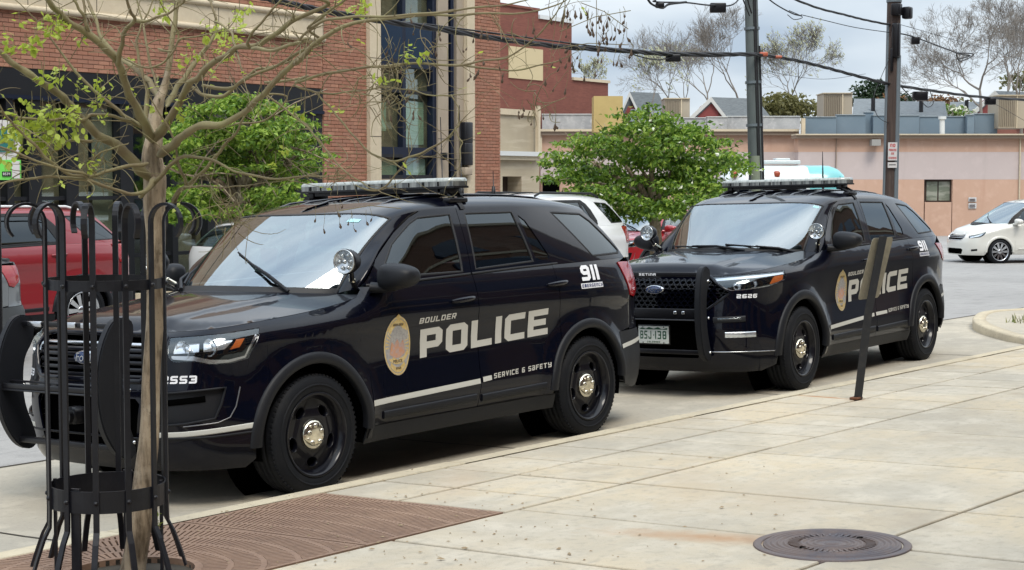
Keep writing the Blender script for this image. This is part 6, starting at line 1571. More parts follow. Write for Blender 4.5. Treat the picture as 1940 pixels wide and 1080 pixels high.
def smooth_px(pts, D0, D1, n=6):
    q = crom([(a, b, c) for a, b, c in pts], n); N = len(q); out = []; rr = []
    for i, (u, v, w) in enumerate(q):
        D = lerp(D0, D1, (i / (N - 1)) ** .8); out.append(at_d(u, v, D)); rr.append(max(wid(w, D) * TW, .0014))
    return out, rr
def wob(P, r, amt, sd):
    rn = random.Random(sd); a = [rn.uniform(0, 6) for _ in range(6)]
    return [p + Vector((math.sin(i * .9 + a[0]), math.sin(i * 1.1 + a[1]), math.sin(i * .7 + a[2]))) * amt for i, p in enumerate(P)], [q * (1 + .05 * math.sin(i * .9 + a[3]) + rn.uniform(-.03, .03)) for i, q in enumerate(r)]
trk = [(250, 1092, 50), (256, 1050, 46), (268, 975, 43), (277, 880, 40), (283, 790, 36), (289, 700, 34), (293, 600, 33), (295, 500, 35), (295, 430, 38), (293, 380, 42), (291, 335, 43), (290, 300, 39), (291, 265, 33), (294, 225, 27), (300, 195, 22), (309, 172, 15), (317, 135, 10)]
P, r_ = smooth_px(trk, TD - .05, TD + .05); P = [p + Vector((.004 * math.sin(i * .35), .003 * math.sin(i * .5), 0)) for i, p in enumerate(P)]
g = MB(); g.tube(P, r_, 16); tbuild(g, 'trunk', BARK)
z7c = lambda x, y, w: (x / 2.571, y / 2.571, w)
zw_ = lambda x, y, w: (560 + x / 2.571, y / 2.571, w)
TW = .80
limbs = [  # points, D0, D1
 ([z7c(705,850,26), z7c(650,790,27), z7c(560,700,25), z7c(490,670,22), z7c(430,610,21), z7c(380,560,20), z7c(330,500,20), z7c(290,460,20), z7c(200,400,18), z7c(110,340,17), z7c(40,290,15), z7c(-20,230,13), z7c(-60,170,12)], TD, TD - .5),
 ([z7c(730,660,24), z7c(700,590,22), z7c(650,500,20), z7c(610,410,19), z7c(585,320,19), z7c(530,250,19), z7c(430,165,18), z7c(340,110,16), z7c(270,45,14), z7c(220,-20,13)], TD, TD - .7),
 ([z7c(430,160,9), z7c(415,100,8), z7c(385,40,7), z7c(345,-20,6)], TD - .5, TD - .6), ([z7c(438,160,8), z7c(418,90,7), z7c(405,-10,6)], TD - .5, TD - .4),
 ([z7c(575,300,12), z7c(590,230,11), z7c(610,150,10), z7c(655,100,9), z7c(635,55,8), z7c(612,-20,7)], TD - .4, TD - .7), ([z7c(655,102,9), z7c(720,100,7), z7c(800,72,6), z7c(880,25,5), z7c(905,-10,5)], TD - .5, TD - .7),
 ([z7c(765,600,22), z7c(775,520,20), z7c(800,440,17), z7c(822,320,15), z7c(838,200,13), z7c(855,80,12), z7c(872,-20,11)], TD, TD + .4),
 ([z7c(765,460,16), z7c(730,400,14), z7c(690,365,12), z7c(640,320,11), z7c(580,280,9), z7c(500,190,8), z7c(460,80,7), z7c(420,-10,6)], TD, TD + .6),
 ([z7c(720,620,14), z7c(712,520,13), z7c(720,440,12), z7c(690,350,9), z7c(668,230,7), z7c(685,120,5)], TD + .1, TD + .3),
 ([z7c(770,660,24), z7c(820,590,20), z7c(880,490,17), z7c(920,410,17), z7c(975,370,16), z7c(1040,300,15), z7c(1110,270,14), z7c(1150,232,14), z7c(1230,225,15), z7c(1300,195,13), z7c(1400,120,12), z7c(1500,65,11), z7c(1600,20,10), zw_(80,-25,9)], TD, TD - .9),
 ([z7c(820,500,15), z7c(860,430,13), z7c(905,370,12), z7c(960,290,11), z7c(1030,195,9), z7c(1055,130,7), z7c(1030,20,6), z7c(1010,-10,5)], TD, TD + .5),
 ([z7c(1055,110,6), z7c(1120,150,5), z7c(1145,225,6)], TD - .2, TD - .5), ([z7c(1210,225,8), z7c(1215,180,7), z7c(1280,100,6), z7c(1360,10,5), z7c(1380,-20,5)], TD - .6, TD - .8),
 ([z7c(1240,235,9), z7c(1320,245,8), z7c(1420,218,8), z7c(1500,190,7), zw_(20,190,7), zw_(130,105,7), zw_(250,85,7), zw_(420,80,6), zw_(600,70,6), zw_(820,45,5), zw_(1000,25,4), zw_(1120,5,3)], TD - .7, TD - 1.5),
 ([z7c(795,740,24), z7c(850,700,22), z7c(900,655,20), z7c(970,615,19), z7c(1080,605,17), z7c(1170,560,16), z7c(1240,500,15), z7c(1310,430,15), z7c(1380,355,14), z7c(1440,300,13), z7c(1510,240,12), zw_(0,310,12), zw_(100,210,11), zw_(230,130,10), zw_(400,95,8), zw_(620,75,7), zw_(800,72,6), zw_(980,65,5), zw_(1150,60,4), zw_(1300,10,3), zw_(1340,-20,3)], TD, TD - 1.4),
 ([z7c(1000,420,8), z7c(1130,430,9), z7c(1200,380,8), z7c(1330,330,7), z7c(1430,270,8), z7c(1560,200,7), zw_(60,140,6), zw_(160,60,6), zw_(250,-10,6)], TD - .2, TD - .9),
 ([z7c(940,430,8), z7c(1000,465,9), z7c(1080,470,9), z7c(1150,420,8), z7c(1230,350,7), z7c(1300,330,6)], TD, TD - .3),
 ([z7c(1300,400,7), z7c(1400,395,6), z7c(1500,370,6), zw_(0,402,6), zw_(150,360,7), zw_(300,335,6), zw_(420,322,7), zw_(600,310,6), zw_(780,318,6), zw_(880,325,5), zw_(1000,342,4), zw_(1120,335,4), zw_(1260,300,3), zw_(1320,280,2)], TD - .3, TD - 1.2),
 ([zw_(780,320,5), zw_(900,300,5), zw_(1040,275,4), zw_(1130,215,4), zw_(1220,130,4), zw_(1290,30,3), zw_(1310,-15,3)], TD - 1.0, TD - 1.4),
 ([z7c(690,950,12), z7c(740,905,11), z7c(800,840,10), z7c(862,775,9), z7c(930,762,7), z7c(1030,780,7), z7c(1150,835,6), z7c(1300,868,6), z7c(1440,865,5), z7c(1540,850,5), zw_(60,855,4), zw_(150,862,3)], TD, TD - .5),
 ([z7c(845,985,13), z7c(870,935,12), z7c(910,905,9), z7c(960,860,8), z7c(1030,790,8), z7c(1090,710,7), z7c(1150,650,6), z7c(1172,600,5)], TD, TD - .3),
 ([z7c(910,900,8), z7c(890,850,7), z7c(865,790,6)], TD - .1, TD - .2), ([z7c(905,910,6), z7c(1000,908,5), z7c(1100,912,4), z7c(1190,905,3)], TD - .1, TD - .3),
 ([z7c(745,880,14), z7c(710,930,11), z7c(650,945,9), z7c(560,925,8), z7c(480,895,8), z7c(380,870,8), z7c(250,862,7), z7c(120,872,6), z7c(0,895,5)], TD, TD - .7),
 ([z7c(710,800,10), z7c(640,808,9), z7c(560,822,8), z7c(480,850,8), z7c(400,860,8), z7c(330,845,8), z7c(250,790,7), z7c(170,710,7), z7c(100,640,6), z7c(50,590,6), z7c(0,520,5), z7c(-40,450,4)], TD - .1, TD - .8),
 ([z7c(700,620,12), z7c(640,590,12), z7c(580,540,9)], TD - .1, TD - .2), ([z7c(660,605,10), z7c(600,580,9), z7c(520,562,8), z7c(450,560,8), z7c(400,582,8), z7c(300,580,7), z7c(200,585,6), z7c(90,570,6), z7c(0,545,5)], TD - .1, TD - .6),
 ([z7c(420,850,7), z7c(330,830,7), z7c(220,800,6), z7c(120,760,6), z7c(0,715,5), z7c(-40,700,4)], TD - .4, TD - .8), ([z7c(440,690,7), z7c(360,680,6), z7c(290,720,6), z7c(240,760,5)], TD - .3, TD - .4),
 ([zw_(0,420,5), zw_(90,450,5), zw_(160,515,5), zw_(230,600,5), zw_(300,680,5), zw_(360,740,5), zw_(450,782,5), zw_(530,775,5), zw_(620,740,5), zw_(700,700,4), zw_(780,632,3)], TD - .5, TD - .9),
 ([zw_(0,560,4), zw_(60,625,4), zw_(120,690,4), zw_(180,770,4), zw_(260,850,4), zw_(350,905,3), zw_(420,940,3)], TD - .5, TD - .8), ([zw_(300,905,3), zw_(400,930,4), zw_(480,860,4), zw_(540,780,4), zw_(555,740,3)], TD - .7, TD - .8),
 ([zw_(90,450,4), zw_(200,455,4), zw_(320,440,4), zw_(430,428,4), zw_(540,435,3), zw_(640,460,3), zw_(750,468,3)], TD - .5, TD - .9), ([zw_(760,468,3), zw_(790,520,3), zw_(795,600,4), zw_(780,640,3), zw_(810,690,3), zw_(800,730,3)], TD - .9, TD - 1.0),
 ([z7c(1160,600,5), z7c(1280,590,4), z7c(1400,480,4), z7c(1300,460,5), z7c(1400,540,5), z7c(1500,620,4), z7c(1560,700,3)], TD - .2, TD - .4),
 ([z7c(780,240,6), z7c(840,250,5), z7c(870,180,5), z7c(850,120,4)], TD, TD - .1), ([z7c(620,290,6), z7c(680,322,5), z7c(760,325,5), z7c(830,270,5), z7c(880,190,5), z7c(960,180,4)], TD - .2, TD - .3),
 ([z7c(770,430,7), z7c(740,340,6), z7c(710,200,6), z7c(700,120,5)], TD + .1, TD + .3), ([z7c(620,700,3), z7c(560,720,4), z7c(500,740,4), z7c(440,800,5), z7c(470,850,3)], TD - .3, TD - .35),
]
rt = random.Random(21); tw = MB(); leafspots = []; podspots = []
for i, (pts, D0, D1) in enumerate(limbs):
    a_, b_ = pts[0], pts[1]; l_ = math.hypot(a_[0] - b_[0], a_[1] - b_[1]) or 1; e_ = a_[2] * .55
    pts = [(a_[0] + (a_[0] - b_[0]) / l_ * e_, a_[1] + (a_[1] - b_[1]) / l_ * e_, a_[2] * .25)] + pts
    P, r_ = smooth_px(pts, D0, D1); P, r_ = wob(P, r_, .002, i + 5)
    tv = (P[-1] - P[-5]).normalized(); rr0 = r_[-1]
    for q_ in range(6): P.append(P[-1] + (tv + Vector((math.sin(i + q_) * .25, math.cos(i * 2 + q_) * .25, .08))).normalized() * rr0 * 14); r_.append(rr0 * (.85 - .15 * q_))
    g = MB(); g.tube(P, r_, 10 if r_[0] > .012 else 6); tbuild(g, 'limb' if r_[0] > .01 else 'branch', BARKL if r_[0] > .009 else TWIG)
    # twigs off the outer two thirds
    Lt = sum((a - b).length for a, b in zip(P, P[1:])); n = int(Lt * 13)
    for k in range(n):
        j = rt.randrange(len(P) // 4, len(P)); p = P[j]; t = (P[min(j + 1, len(P) - 1)] - P[max(j - 1, 0)]).normalized()
        d = (t * rt.uniform(-.2, .9) + Vector((rt.gauss(0, 1), rt.gauss(0, 1), rt.gauss(0, .8))) * .8).normalized(); ln = rt.uniform(.05, .24) * (1 if rt.random() < .8 else 1.7)
        cu = Vector((rt.gauss(0, 1), rt.gauss(0, 1), rt.gauss(-.5, 1))) * rt.uniform(.3, 1.3); q = [p.copy()]; m = 6
        for s_ in range(m): d = (d + cu * (.9 / m)).normalized(); q.append(q[-1] + d * ln / m)
        r0 = min(.0034, r_[j] * .6) * rt.uniform(.5, 1.0); tw.tube(q, [max(r0 * (1 - .65 * s_ / m), .0008) for s_ in range(m + 1)], 4, cap=False)
        if rt.random() < .10 and q[-1].z > .6: leafspots.append(q)
tbuild(tw, 'twigs', TWIG, 'stuff')
# knots of curled twigs as in the photograph
tw = MB()
def knot(u, v, D, rad, n):
    c = at_d(u, v, D)
    for k in range(n):
        p = c + Vector((rt.gauss(0, 1), rt.gauss(0, 1), rt.gauss(0, 1))) * rad * .22; d = Vector((rt.gauss(0, 1), rt.gauss(0, 1), rt.gauss(-.3, 1))).normalized(); ax = Vector((rt.gauss(0, 1), rt.gauss(0, 1), rt.gauss(0, 1))).normalized()
        q = [p]; st = rt.uniform(.25, .6) * rad; 
        for s_ in range(7): d = (Matrix.Rotation(rt.uniform(.1, .6), 3, ax) @ d); q.append(q[-1] + d * st * .4)
        tw.tube(q, [.0022 * (1 - .08 * s_) for s_ in range(8)], 4, cap=False)
for u, v, D, rad, n in ((445, 410, TD - .3, .16, 26), (440, 385, TD - .3, .12, 16), (735, 195, TD - .9, .16, 26), (760, 130, TD - .9, .13, 20), (700, 160, TD - .9, .14, 14), (190, 330, TD - .4, .12, 16), (380, 150, TD - .1, .12, 14), (200, 290, TD - .3, .12, 14), (820, 100, TD - 1, .12, 12), (1010, 190, TD - 1.1, .12, 12), (960, 60, TD - 1.1, .10, 10), (640, 330, TD - .6, .12, 12), (70, 300, TD - .5, .1, 10), (540, 60, TD - .7, .12, 12)): knot(u, v, D, rad, n)
tbuild(tw, 'curled_twigs', TWIG, 'stuff')
_nt = LEAF.node_tree; _b = _nt.nodes['Principled BSDF']; _t = _nt.nodes.new('ShaderNodeBsdfTranslucent'); _t.inputs[0].default_value = (.5, .6, .08, 1); _m = _nt.nodes.new('ShaderNodeMixShader'); _m.inputs[0].default_value = .4
_nt.links.new(_b.outputs[0], _m.inputs[1]); _nt.links.new(_t.outputs[0], _m.inputs[2]); _nt.links.new(_m.outputs[0], _nt.nodes['Material Output'].inputs[0])
# leaves: one shared mesh, each leaf its own part
lm = MB(); rows = []
for k in range(6):
    t = k / 5; w = .32 * math.sin(math.pi * min(1, t * .92 + .04)) ** .8; rows.append([Vector((t, -w, -.12 * t * t + .05 * w)), Vector((t, 0, -.12 * t * t)), Vector((t, w, -.12 * t * t + .05 * w))])
lm.grid(rows); leafm = lm.mesh('leaf', False); leafm.materials.append(LEAF)
nleaf = 0
def leaf(p, d, s):
    global nleaf
    nleaf += 1
    if nleaf > 296 and True:
        y = Vector((rt.gauss(0, .5), rt.gauss(0, .5), 1)).cross(d).normalized() * s * .3; xl.add([p, p + d * s * .4 + y, p + d * s, p + d * s * .4 - y], [(0, 1, 2, 3)]); return
    o = bpy.data.objects.new('leaf', leafm); COL.objects.link(o); o.parent = tt; z = Vector((rt.gauss(0, .5), rt.gauss(0, .5), 1)); y = z.cross(d).normalized(); z = d.cross(y).normalized()
    M_ = Matrix((d, y, z)).transposed().to_4x4(); o.matrix_local = Matrix.Translation(p - Vector((TC.x, TC.y, pave_z(TC.y)))) @ M_ @ Matrix.Diagonal((s, s, s, 1))
ls = MB(); xl = MB()
def spray(u, v, D, n, du=20, dv=13, s=.045):
    for k in range(n):
        c = at_d(u + rt.gauss(0, du), v + rt.gauss(0, dv), D + rt.gauss(0, .06)); d = Vector((rt.gauss(0, 1), rt.gauss(0, 1), rt.uniform(-1.2, .1))).normalized()
        for q in range(7): leaf(c + Vector((rt.gauss(0, .015), rt.gauss(0, .015), rt.gauss(0, .012))), (d + Vector((rt.gauss(0, .6), rt.gauss(0, .6), rt.gauss(-.2, .4)))).normalized(), s * rt.uniform(.5, .95))
        ls.tube([c + Vector((0, 0, .05)), c + Vector((.01, .01, .02)), c], .0014, 4, cap=False)
for u, v, D, n in ((28, 78, TD - .6, 4), (88, 255, TD - .5, 8), (70, 205, TD - .5, 6), (110, 238, TD - .5, 7), (40, 270, TD - .5, 9), (20, 262, TD - .6, 5), (60, 245, TD - .5, 8), (130, 225, TD - .5, 6), (30, 240, TD - .5, 6), (450, 20, TD, 5), (430, 80, TD, 6), (60, 60, TD - .6, 5), (120, 60, TD - .6, 5), (330, 200, TD - .2, 4), (180, 165, TD - .3, 6), (95, 150, TD - .4, 5), (150, 215, TD - .4, 4), (425, 55, TD + .2, 7), (345, 98, TD + .1, 3), (300, 8, TD, 5), (415, 115, TD, 4), (100, 40, TD - .6, 6), (180, 320, TD - .4, 3), (690, 12, TD - .9, 5), (775, 92, TD - .9, 3), (590, 195, TD - .6, 3), (740, 150, TD - 1, 2), (505, 300, TD - .5, 2)): spray(u, v, D, n)
for q in leafspots: leaf(q[-1], (q[-1] - q[-2]).normalized(), .03); leaf(q[-2], (q[-1] - q[-3]).normalized(), .025)
tbuild(ls, 'leaf_stalks', TWIG, 'stuff'); tbuild(xl, 'small_leaves', LEAF, 'stuff')
# hanging seed pods
pm = MB(); pm.tube([(0, 0, 0), (0, 0, -.35), (0, 0, -.7), (0, 0, -1)], [.03, .16, .26, .04], 8); podm = pm.mesh('seed_pod'); podm.materials.append(POD)
st = MB()
def pods(u, v, D, n, du, dv, ln=(8, 40)):
    for k in range(n):
        a, b = u + rt.gauss(0, du), v + rt.gauss(0, dv); l_ = rt.uniform(*ln); p = at_d(a, b, D); q = at_d(a + rt.uniform(-6, 6), b + l_, D); m_ = p.lerp(q, .5) + Vector((rt.gauss(0, .006), rt.gauss(0, .006), 0))
        st.tube([p, m_, q], .0009, 4, cap=False)
        for j in range(rt.choice((1, 1, 2))):
            o = bpy.data.objects.new('seed_pod', podm); COL.objects.link(o); o.parent = tt; o.location = p.lerp(q, 1 - j * .45) - Vector((TC.x, TC.y, pave_z(TC.y))); s_ = rt.uniform(.014, .024); o.scale = (s_, s_, s_ * rt.uniform(.8, 1.5)); o.rotation_euler = (rt.gauss(0, .3), rt.gauss(0, .3), 0)
pods(1105, 20, 6.0, 26, 45, 14); pods(1130, 70, 6.0, 16, 30, 25); pods(1180, 60, 6.0, 10, 22, 28); pods(1090, 110, 6.0, 8, 30, 15); pods(660, 385, 6.7, 9, 34, 14, (15, 40)); pods(800, 60, 6.3, 12, 80, 20, (8, 25)); pods(900, 110, 6.2, 8, 60, 15, (10, 25)); pods(1000, 200, 6.1, 6, 25, 10); pods(760, 180, 6.2, 6, 30, 20, (8, 20))
for (a, b) in (((1100, 5), (1190, 55)), ((1060, 60), (1195, 20)), ((1040, 95), (1190, 85)), ((1130, 0), (1130, 90)), ((640, 400), (760, 395)), ((1080, 0), (1060, 50))):
    st.tube([at_d(*a, 6.05), at_d((a[0] + b[0]) / 2, (a[1] + b[1]) / 2 - 8, 6.05), at_d(*b, 6.0)], .0015, 4, cap=False)
tbuild(st, 'pod_stalks', TWIG, 'stuff')

# ---------------------------------------------------------------- iron tree guard
gc = Vector((4.845, 5.60)); gz = pave_z(gc.y); gr_ = empty('tree_guard', (gc.x, gc.y, gz)); tag(gr_, 'black iron tree guard with hooked bars standing round the foreground trunk', 'tree guard')
GRD = mat('black_guard_paint', (.005, .0055, .009), .42, spec=.35, noise=[(12, (.009, .010, .014), .5, .7)], bump=(60, .2, .003))
RG = .252
def hoop(z, h, r, nm):
    g = MB(); g.lathe([(r - .004, z), (r + .003, z), (r + .003, z + h), (r - .004, z + h), (r - .004, z)], 56, Matrix.Rotation(R(90), 4, 'X'), smooth=False); 
    g.v = [(p[0], p[1], z + h / 2 + (abs(p[2]) if False else (p[2]))) for p in g.v]; return g
for z_, h_ in ((1.265, .045), (.315, .095)):
    g = MB(); n = 56; rows = []
    for rr_, zz in ((RG - .005, z_), (RG + .002, z_), (RG + .002, z_ + h_), (RG - .005, z_ + h_), (RG - .005, z_)):
        rows.append([Vector((rr_ * math.cos(6.28318 * k / n), rr_ * math.sin(6.28318 * k / n), zz)) for k in range(n)])
    g.grid(rows, smooth=False, closed=True); g.build('hoop', GRD, gr_)
va = YAW - math.pi / 2
for k in range(12):
    a = va + R(30 * k + 3); ca, sa = math.cos(a), math.sin(a); prof = [(RG + .085, .035), (RG + .065, .10), (RG + .035, .185), (RG + .009, .235), (RG + .007, .30), (RG + .007, .8), (RG + .007, 1.30), (RG + .007, 1.50), (RG + .007, 1.555)]
    hr = .081
    prof += [(RG + .007 + hr - hr * math.cos(R(t)), 1.555 + hr * math.sin(R(t))) for t in range(15, 240, 15)]
    hw_ = .0125; rows = []
    for i, (r_, z_) in enumerate(prof):
        r0, z0 = prof[max(i - 1, 0)]; r1, z1 = prof[min(i + 1, len(prof) - 1)]; tx, tz = r1 - r0, z1 - z0; l_ = math.hypot(tx, tz); nx, nz = tz / l_ * .0055, -tx / l_ * .0055
        def V3(rr, zz, s_): return Vector((rr * ca - s_ * sa, rr * sa + s_ * ca, zz))
        rows.append([V3(r_ + nx, z_ + nz, hw_), V3(r_ + nx, z_ + nz, -hw_), V3(r_ - nx, z_ - nz, -hw_), V3(r_ - nx, z_ - nz, hw_)])
    g = MB(); g.grid(rows, smooth=False, closed=True); g.add(rows[0], [(0, 1, 2, 3)]); g.add(rows[-1], [(0, 1, 2, 3)]); b_ = g.build('bar', GRD, gr_)
    g = MB()
    for zz in (1.287, .362): g.lathe([(0, .010), (.008, .008), (.011, 0)], 8, Matrix.Translation(((RG + .012) * ca, (RG + .012) * sa, zz)) @ Matrix.Rotation(a - R(90), 4, 'Z'))
    g.build('rivet', GRD, b_)
for t, w_ in ((R(82), .022), (R(262 - 12), .022), (R(-5), .008), (R(175), .008)):
    a = va + t + R(0); g = MB(); r_ = RG - .012; g.box((0, 0, .12), (.012 if w_ < .02 else .012, w_ * 2, .50), rz=a); g.v = [(p[0] + r_ * math.cos(a), p[1] + r_ * math.sin(a), p[2] + .05) for p in g.v]; g.build('leg', GRD, gr_)
# a small shoot at the foot of the tree
g = MB(); b_ = at_d(306, 1078, 7.2); tp = at_d(300, 985, 7.15); g.tube([b_, b_.lerp(tp, .5) + Vector((.006, 0, 0)), tp], .0015, 4)
lf = MB(); lf.v = []; 
for k in range(7):
    c = tp + Vector((rt.gauss(0, .008), rt.gauss(0, .008), -.012 * k + .03)); d = Vector((rt.gauss(0, 1), rt.gauss(0, 1), .4)).normalized() * .035; s_ = d.cross(Vector((0, 0, 1))).normalized() * .009; lf.add([c, c + d * .5 + s_, c + d, c + d * .5 - s_], [(0, 1, 2, 3)])
sg = empty('tree_shoot'); tag(sg, 'small green shoot growing at the foot of the tree inside the guard', 'plant'); g.build('stem', TWIG, sg); lf.build('leaves', LEAF, sg)

# ---------------------------------------------------------------- bent sign post on the pavement
sp_ = empty('leaning_sign', (pb.x, pb.y, pb.z)); tag(sp_, 'leaning black steel post with a parking sign seen from behind, rusty at its foot', 'sign')
POSTM = mat('black_post_steel', (.012, .014, .018), .5, noise=[(18, (.03, .028, .028), .5, .75)], bump=(80, .2, .002)); BACK = mat('aged_sign_back', (.23, .21, .155), .6, .2, noise=[(6, (.16, .145, .11), .4, .7), (30, (.29, .265, .20), .5, .8)])
pD = pb.x * math.cos(YAW) + pb.y * math.sin(YAW)
q0 = pb - Vector((0, 0, .03)); q1 = at_d(1643, 590, pD); q2 = at_d(1671, 447, pD + .02); ux = (RT * .94 + FW * .34).normalized()
def plate_bar(pts, w, t, ux):
    g = MB(); rows = []
    for i, p in enumerate(pts):
        n = ux.cross(Vector((0, 0, 1))).normalized()
        rows.append([p - ux * w + n * t, p - ux * w * .45 + n * t, p - ux * w * .35 - n * t * .6, p + ux * w * .35 - n * t * .6, p + ux * w * .45 + n * t, p + ux * w + n * t, p + ux * w + n * (t + .004), p - ux * w + n * (t + .004)])
    g.grid(rows, smooth=False, closed=True); g.add(rows[0], [tuple(range(8))]); g.add(rows[-1], [tuple(range(8))]); return g
g = plate_bar([q0, q0.lerp(q1, .5), q1, q2], .036, .016, ux); g.v = [tuple(Vector(p) - pb) for p in g.v]; g.build('post', POSTM, sp_)
g = MB(); g.rbox((0, 0, .012), (.11, .07, .02), .006); g.build('post_socket', mat('rust', (.13, .05, .022), .9), sp_)
s0, s1 = at_d(1645, 566, pD + .07), at_d(1673, 450, pD + .09); pu = (RT * .62 + FW * .785).normalized(); up_ = (s1 - s0); hh = up_.length; up_.normalize(); pn = pu.cross(up_).normalized()
c_ = (s0 + s1) / 2; rows = []; W_, H_, rr_ = .185, hh / 2, .035
outl = []
for (sx_, sy_) in ((1, 1), (-1, 1), (-1, -1), (1, -1)):
    a0 = {(1, 1): 0, (-1, 1): 90, (-1, -1): 180, (1, -1): 270}[(sx_, sy_)]
    for t in range(0, 91, 18): outl.append((sx_ * (W_ - rr_) + rr_ * math.cos(R(a0 + t)), sy_ * (H_ - rr_) + rr_ * math.sin(R(a0 + t))))
vs = [c_ + pu * x + up_ * y + pn * h - pb for h in (-.0015, .0015) for x, y in outl]; n = len(outl)
MB().add(vs, [tuple(range(n))[::-1], tuple(range(n, 2 * n))] + [(i, (i + 1) % n, n + (i + 1) % n, n + i) for i in range(n)]).build('sign_plate', BACK, sp_)
g = MB()
for t in (.12, .88):
    p = s0.lerp(s1, t) - pb - (FW * .055); g.tube([p, p + FW * .05], .007, 8)
g.build('sign_bolt', CHROME2, sp_)

# ---------------------------------------------------------------- utility poles and cables
PY = 14.0
POLEG = mat('grey_green_pole', (.105, .125, .125), .7, noise=[((6, 6, 1), (.075, .09, .09), .4, .7)]); POLEB = mat('weathered_wood_pole', (.075, .052, .042), .9, noise=[((25, 25, 1.2), (.045, .03, .026), .4, .65), ((30, 30, 2), (.16, .14, .13), .6, .8)], bump=((60, 60, 4), .6, .01)); CONDU = mat('grey_conduit', (.15, .18, .20), .5, .3); CAB = mat('black_cable', (.012, .012, .014), .6)
def pole(u0, u1, D, w0, w1, m, lab, zt_=9.5):
    b = at_d(u1, 345, D); t = at_d(u0, 0, D); d = (t - b) / (t.z - b.z); bot = b + d * (-.9 - b.z); top = b + d * (zt_ - b.z)
    o = empty('utility_pole', tuple(bot)); tag(o, lab, 'utility pole', 'utility poles along the far kerb')
    g = MB(); n = 12; g.tube([bot.lerp(top, k / n) - bot for k in range(n + 1)], [lerp(w1, w0, k / n) for k in range(n + 1)], 16); g.build('post', m, o); return o, bot, d
pa, ba, da = pole(1423, 1432, 31, .105, .145, POLEG, 'grey green utility pole with dark conduit, left of the two')
pbb, bb_, db = pole(1694, 1686, 36, .145, .155, POLEB, 'dark wooden utility pole with a no parking sign and a transformer box')
def along(bot, d, z): return d * (z - bot.z)
g = MB(); g.tube([along(ba, da, 0) - FW * .13 + RT * .05, along(ba, da, 9) - FW * .10 + RT * .04], .035, 8); g.tube([along(ba, da, 0) - FW * .05 + RT * .135, along(ba, da, 4.1) - FW * .05 + RT * .12], .028, 8); g.build('conduit', mat('black_conduit', (.015, .016, .018), .4), pa)
g = MB(); g.tube([along(ba, da, -.3) - FW * .142 - RT * .02, along(ba, da, 2.05) - FW * .135 - RT * .02], .085, 12); g.build('cable_guard', mat('pale_green_guard', (.20, .23, .17), .6), pa)
for z_ in (2.6, 3.4, 4.4): MB().tube([along(ba, da, z_), along(ba, da, z_ + .05)], .165 - z_ * .004, 16).build('band', CONDU, pa)
g = MB(); g.tube([along(bb_, db, -.3) + RT * .11 - FW * .10, along(bb_, db, 4.3) + RT * .10 - FW * .10], .055, 10); g.tube([along(bb_, db, -.3) - RT * .135 - FW * .05, along(bb_, db, 5.0) - RT * .115 - FW * .05], .04, 10); g.build('conduit', CONDU, pbb)
g = MB(); g.tube([along(bb_, db, 5.45), along(bb_, db, 9)], .165, 16); g.build('metal_sleeve', CONDU, pbb)
g = MB(); g.rbox(along(bb_, db, 5.28) + RT * .02 - FW * .17, (.20, .20, .26), .03); g.rbox(along(bb_, db, 5.22) + RT * .28 - FW * .05, (.20, .20, .26), .04); g.rbox(along(bb_, db, 4.62) - FW * .16 + RT * .03, (.18, .16, .75), .04); g.rbox(along(bb_, db, 4.2) - FW * .17 - RT * .06, (.06, .06, .5), .02); g.build('terminal_box', BLACKM, pbb)
def psign(z0, z1, w, m, txt, par, c):
    g = MB(); o_ = along(bb_, db, z0) - FW * .19; h = z1 - z0; vs = [o_ + RT * (sx_ * w / 2) + Vector((0, 0, sz * h)) - FW * f for f in (.0, .006) for sx_, sz in ((-1, 0), (1, 0), (1, 1), (-1, 1))]
    s_ = g.add(vs, [(0, 1, 2, 3), (4, 7, 6, 5), (0, 4, 5, 1), (1, 5, 6, 2), (2, 6, 7, 3), (3, 7, 4, 0)]).build('notice_plate', m, par)
    for (t, zz, hh_, ww, mm) in txt:
        g = MB()
        for q in lettering(t, -ww / 2, zz, ww, hh_, t=.22, w=.7, gap=.2): g.add([o_ + RT * p[0] + Vector((0, 0, p[1])) - FW * .010 for p in q], [(0, 1, 2, 3)])
        g.build('sign_lettering', mm, s_)
REDP = mat('red_sign_print', (.45, .03, .03), .6); WPL = mat('white_sign_plate', (.55, .53, .52), .5)
psign(2.03, 2.42, .20, WPL, [('NO', .29, .07, .11, REDP), ('PARKING', .20, .05, .16, REDP), ('OR', .125, .045, .06, REDP), ('STANDING', .03, .045, .17, REDP)], pbb, 0)
psign(1.87, 1.99, .20, WPL, [('-', .03, .07, .15, BLACKM)], pbb, 0)
cb2 = empty('overhead_cables'); tag(cb2, 'black overhead cables strung between the utility poles with splice boxes', 'cable')
def cable(pts, r, name='cable', w=0, m=CAB, par=cb2, n=8, tw_=0):
    P = [on_y(u, v, PY + (q[0] if q else 0)) for u, v, *q in pts]; q = [Vector(p) for p in crom([tuple(p) for p in P], n)]
    if tw_:
        for j in range(3):
            qq = [p + Vector((0, math.cos(i * .7 + j * 2.1), math.sin(i * .7 + j * 2.1))) * tw_ for i, p in enumerate(q)]
            MB().tube(qq, r, 6).build(name, m, par)
    else: MB().tube(q, r, 6).build(name, m, par)
cable([(-900, -330), (-300, -190), (130, -80), (430, -20), (530, 3), (600, 18), (700, 36), (830, 55), (960, 76), (1080, 90), (1180, 96), (1260, 102), (1350, 103), (1432, 103)], .021, tw_=.022)
cable([(800, 45), (960, 66), (1080, 82), (1180, 94), (1240, 103), (1340, 107), (1380, 106)], .012)
cable([(1180, 96), (1215, 108), (1250, 113), (1290, 104), (1330, 100)], .010)
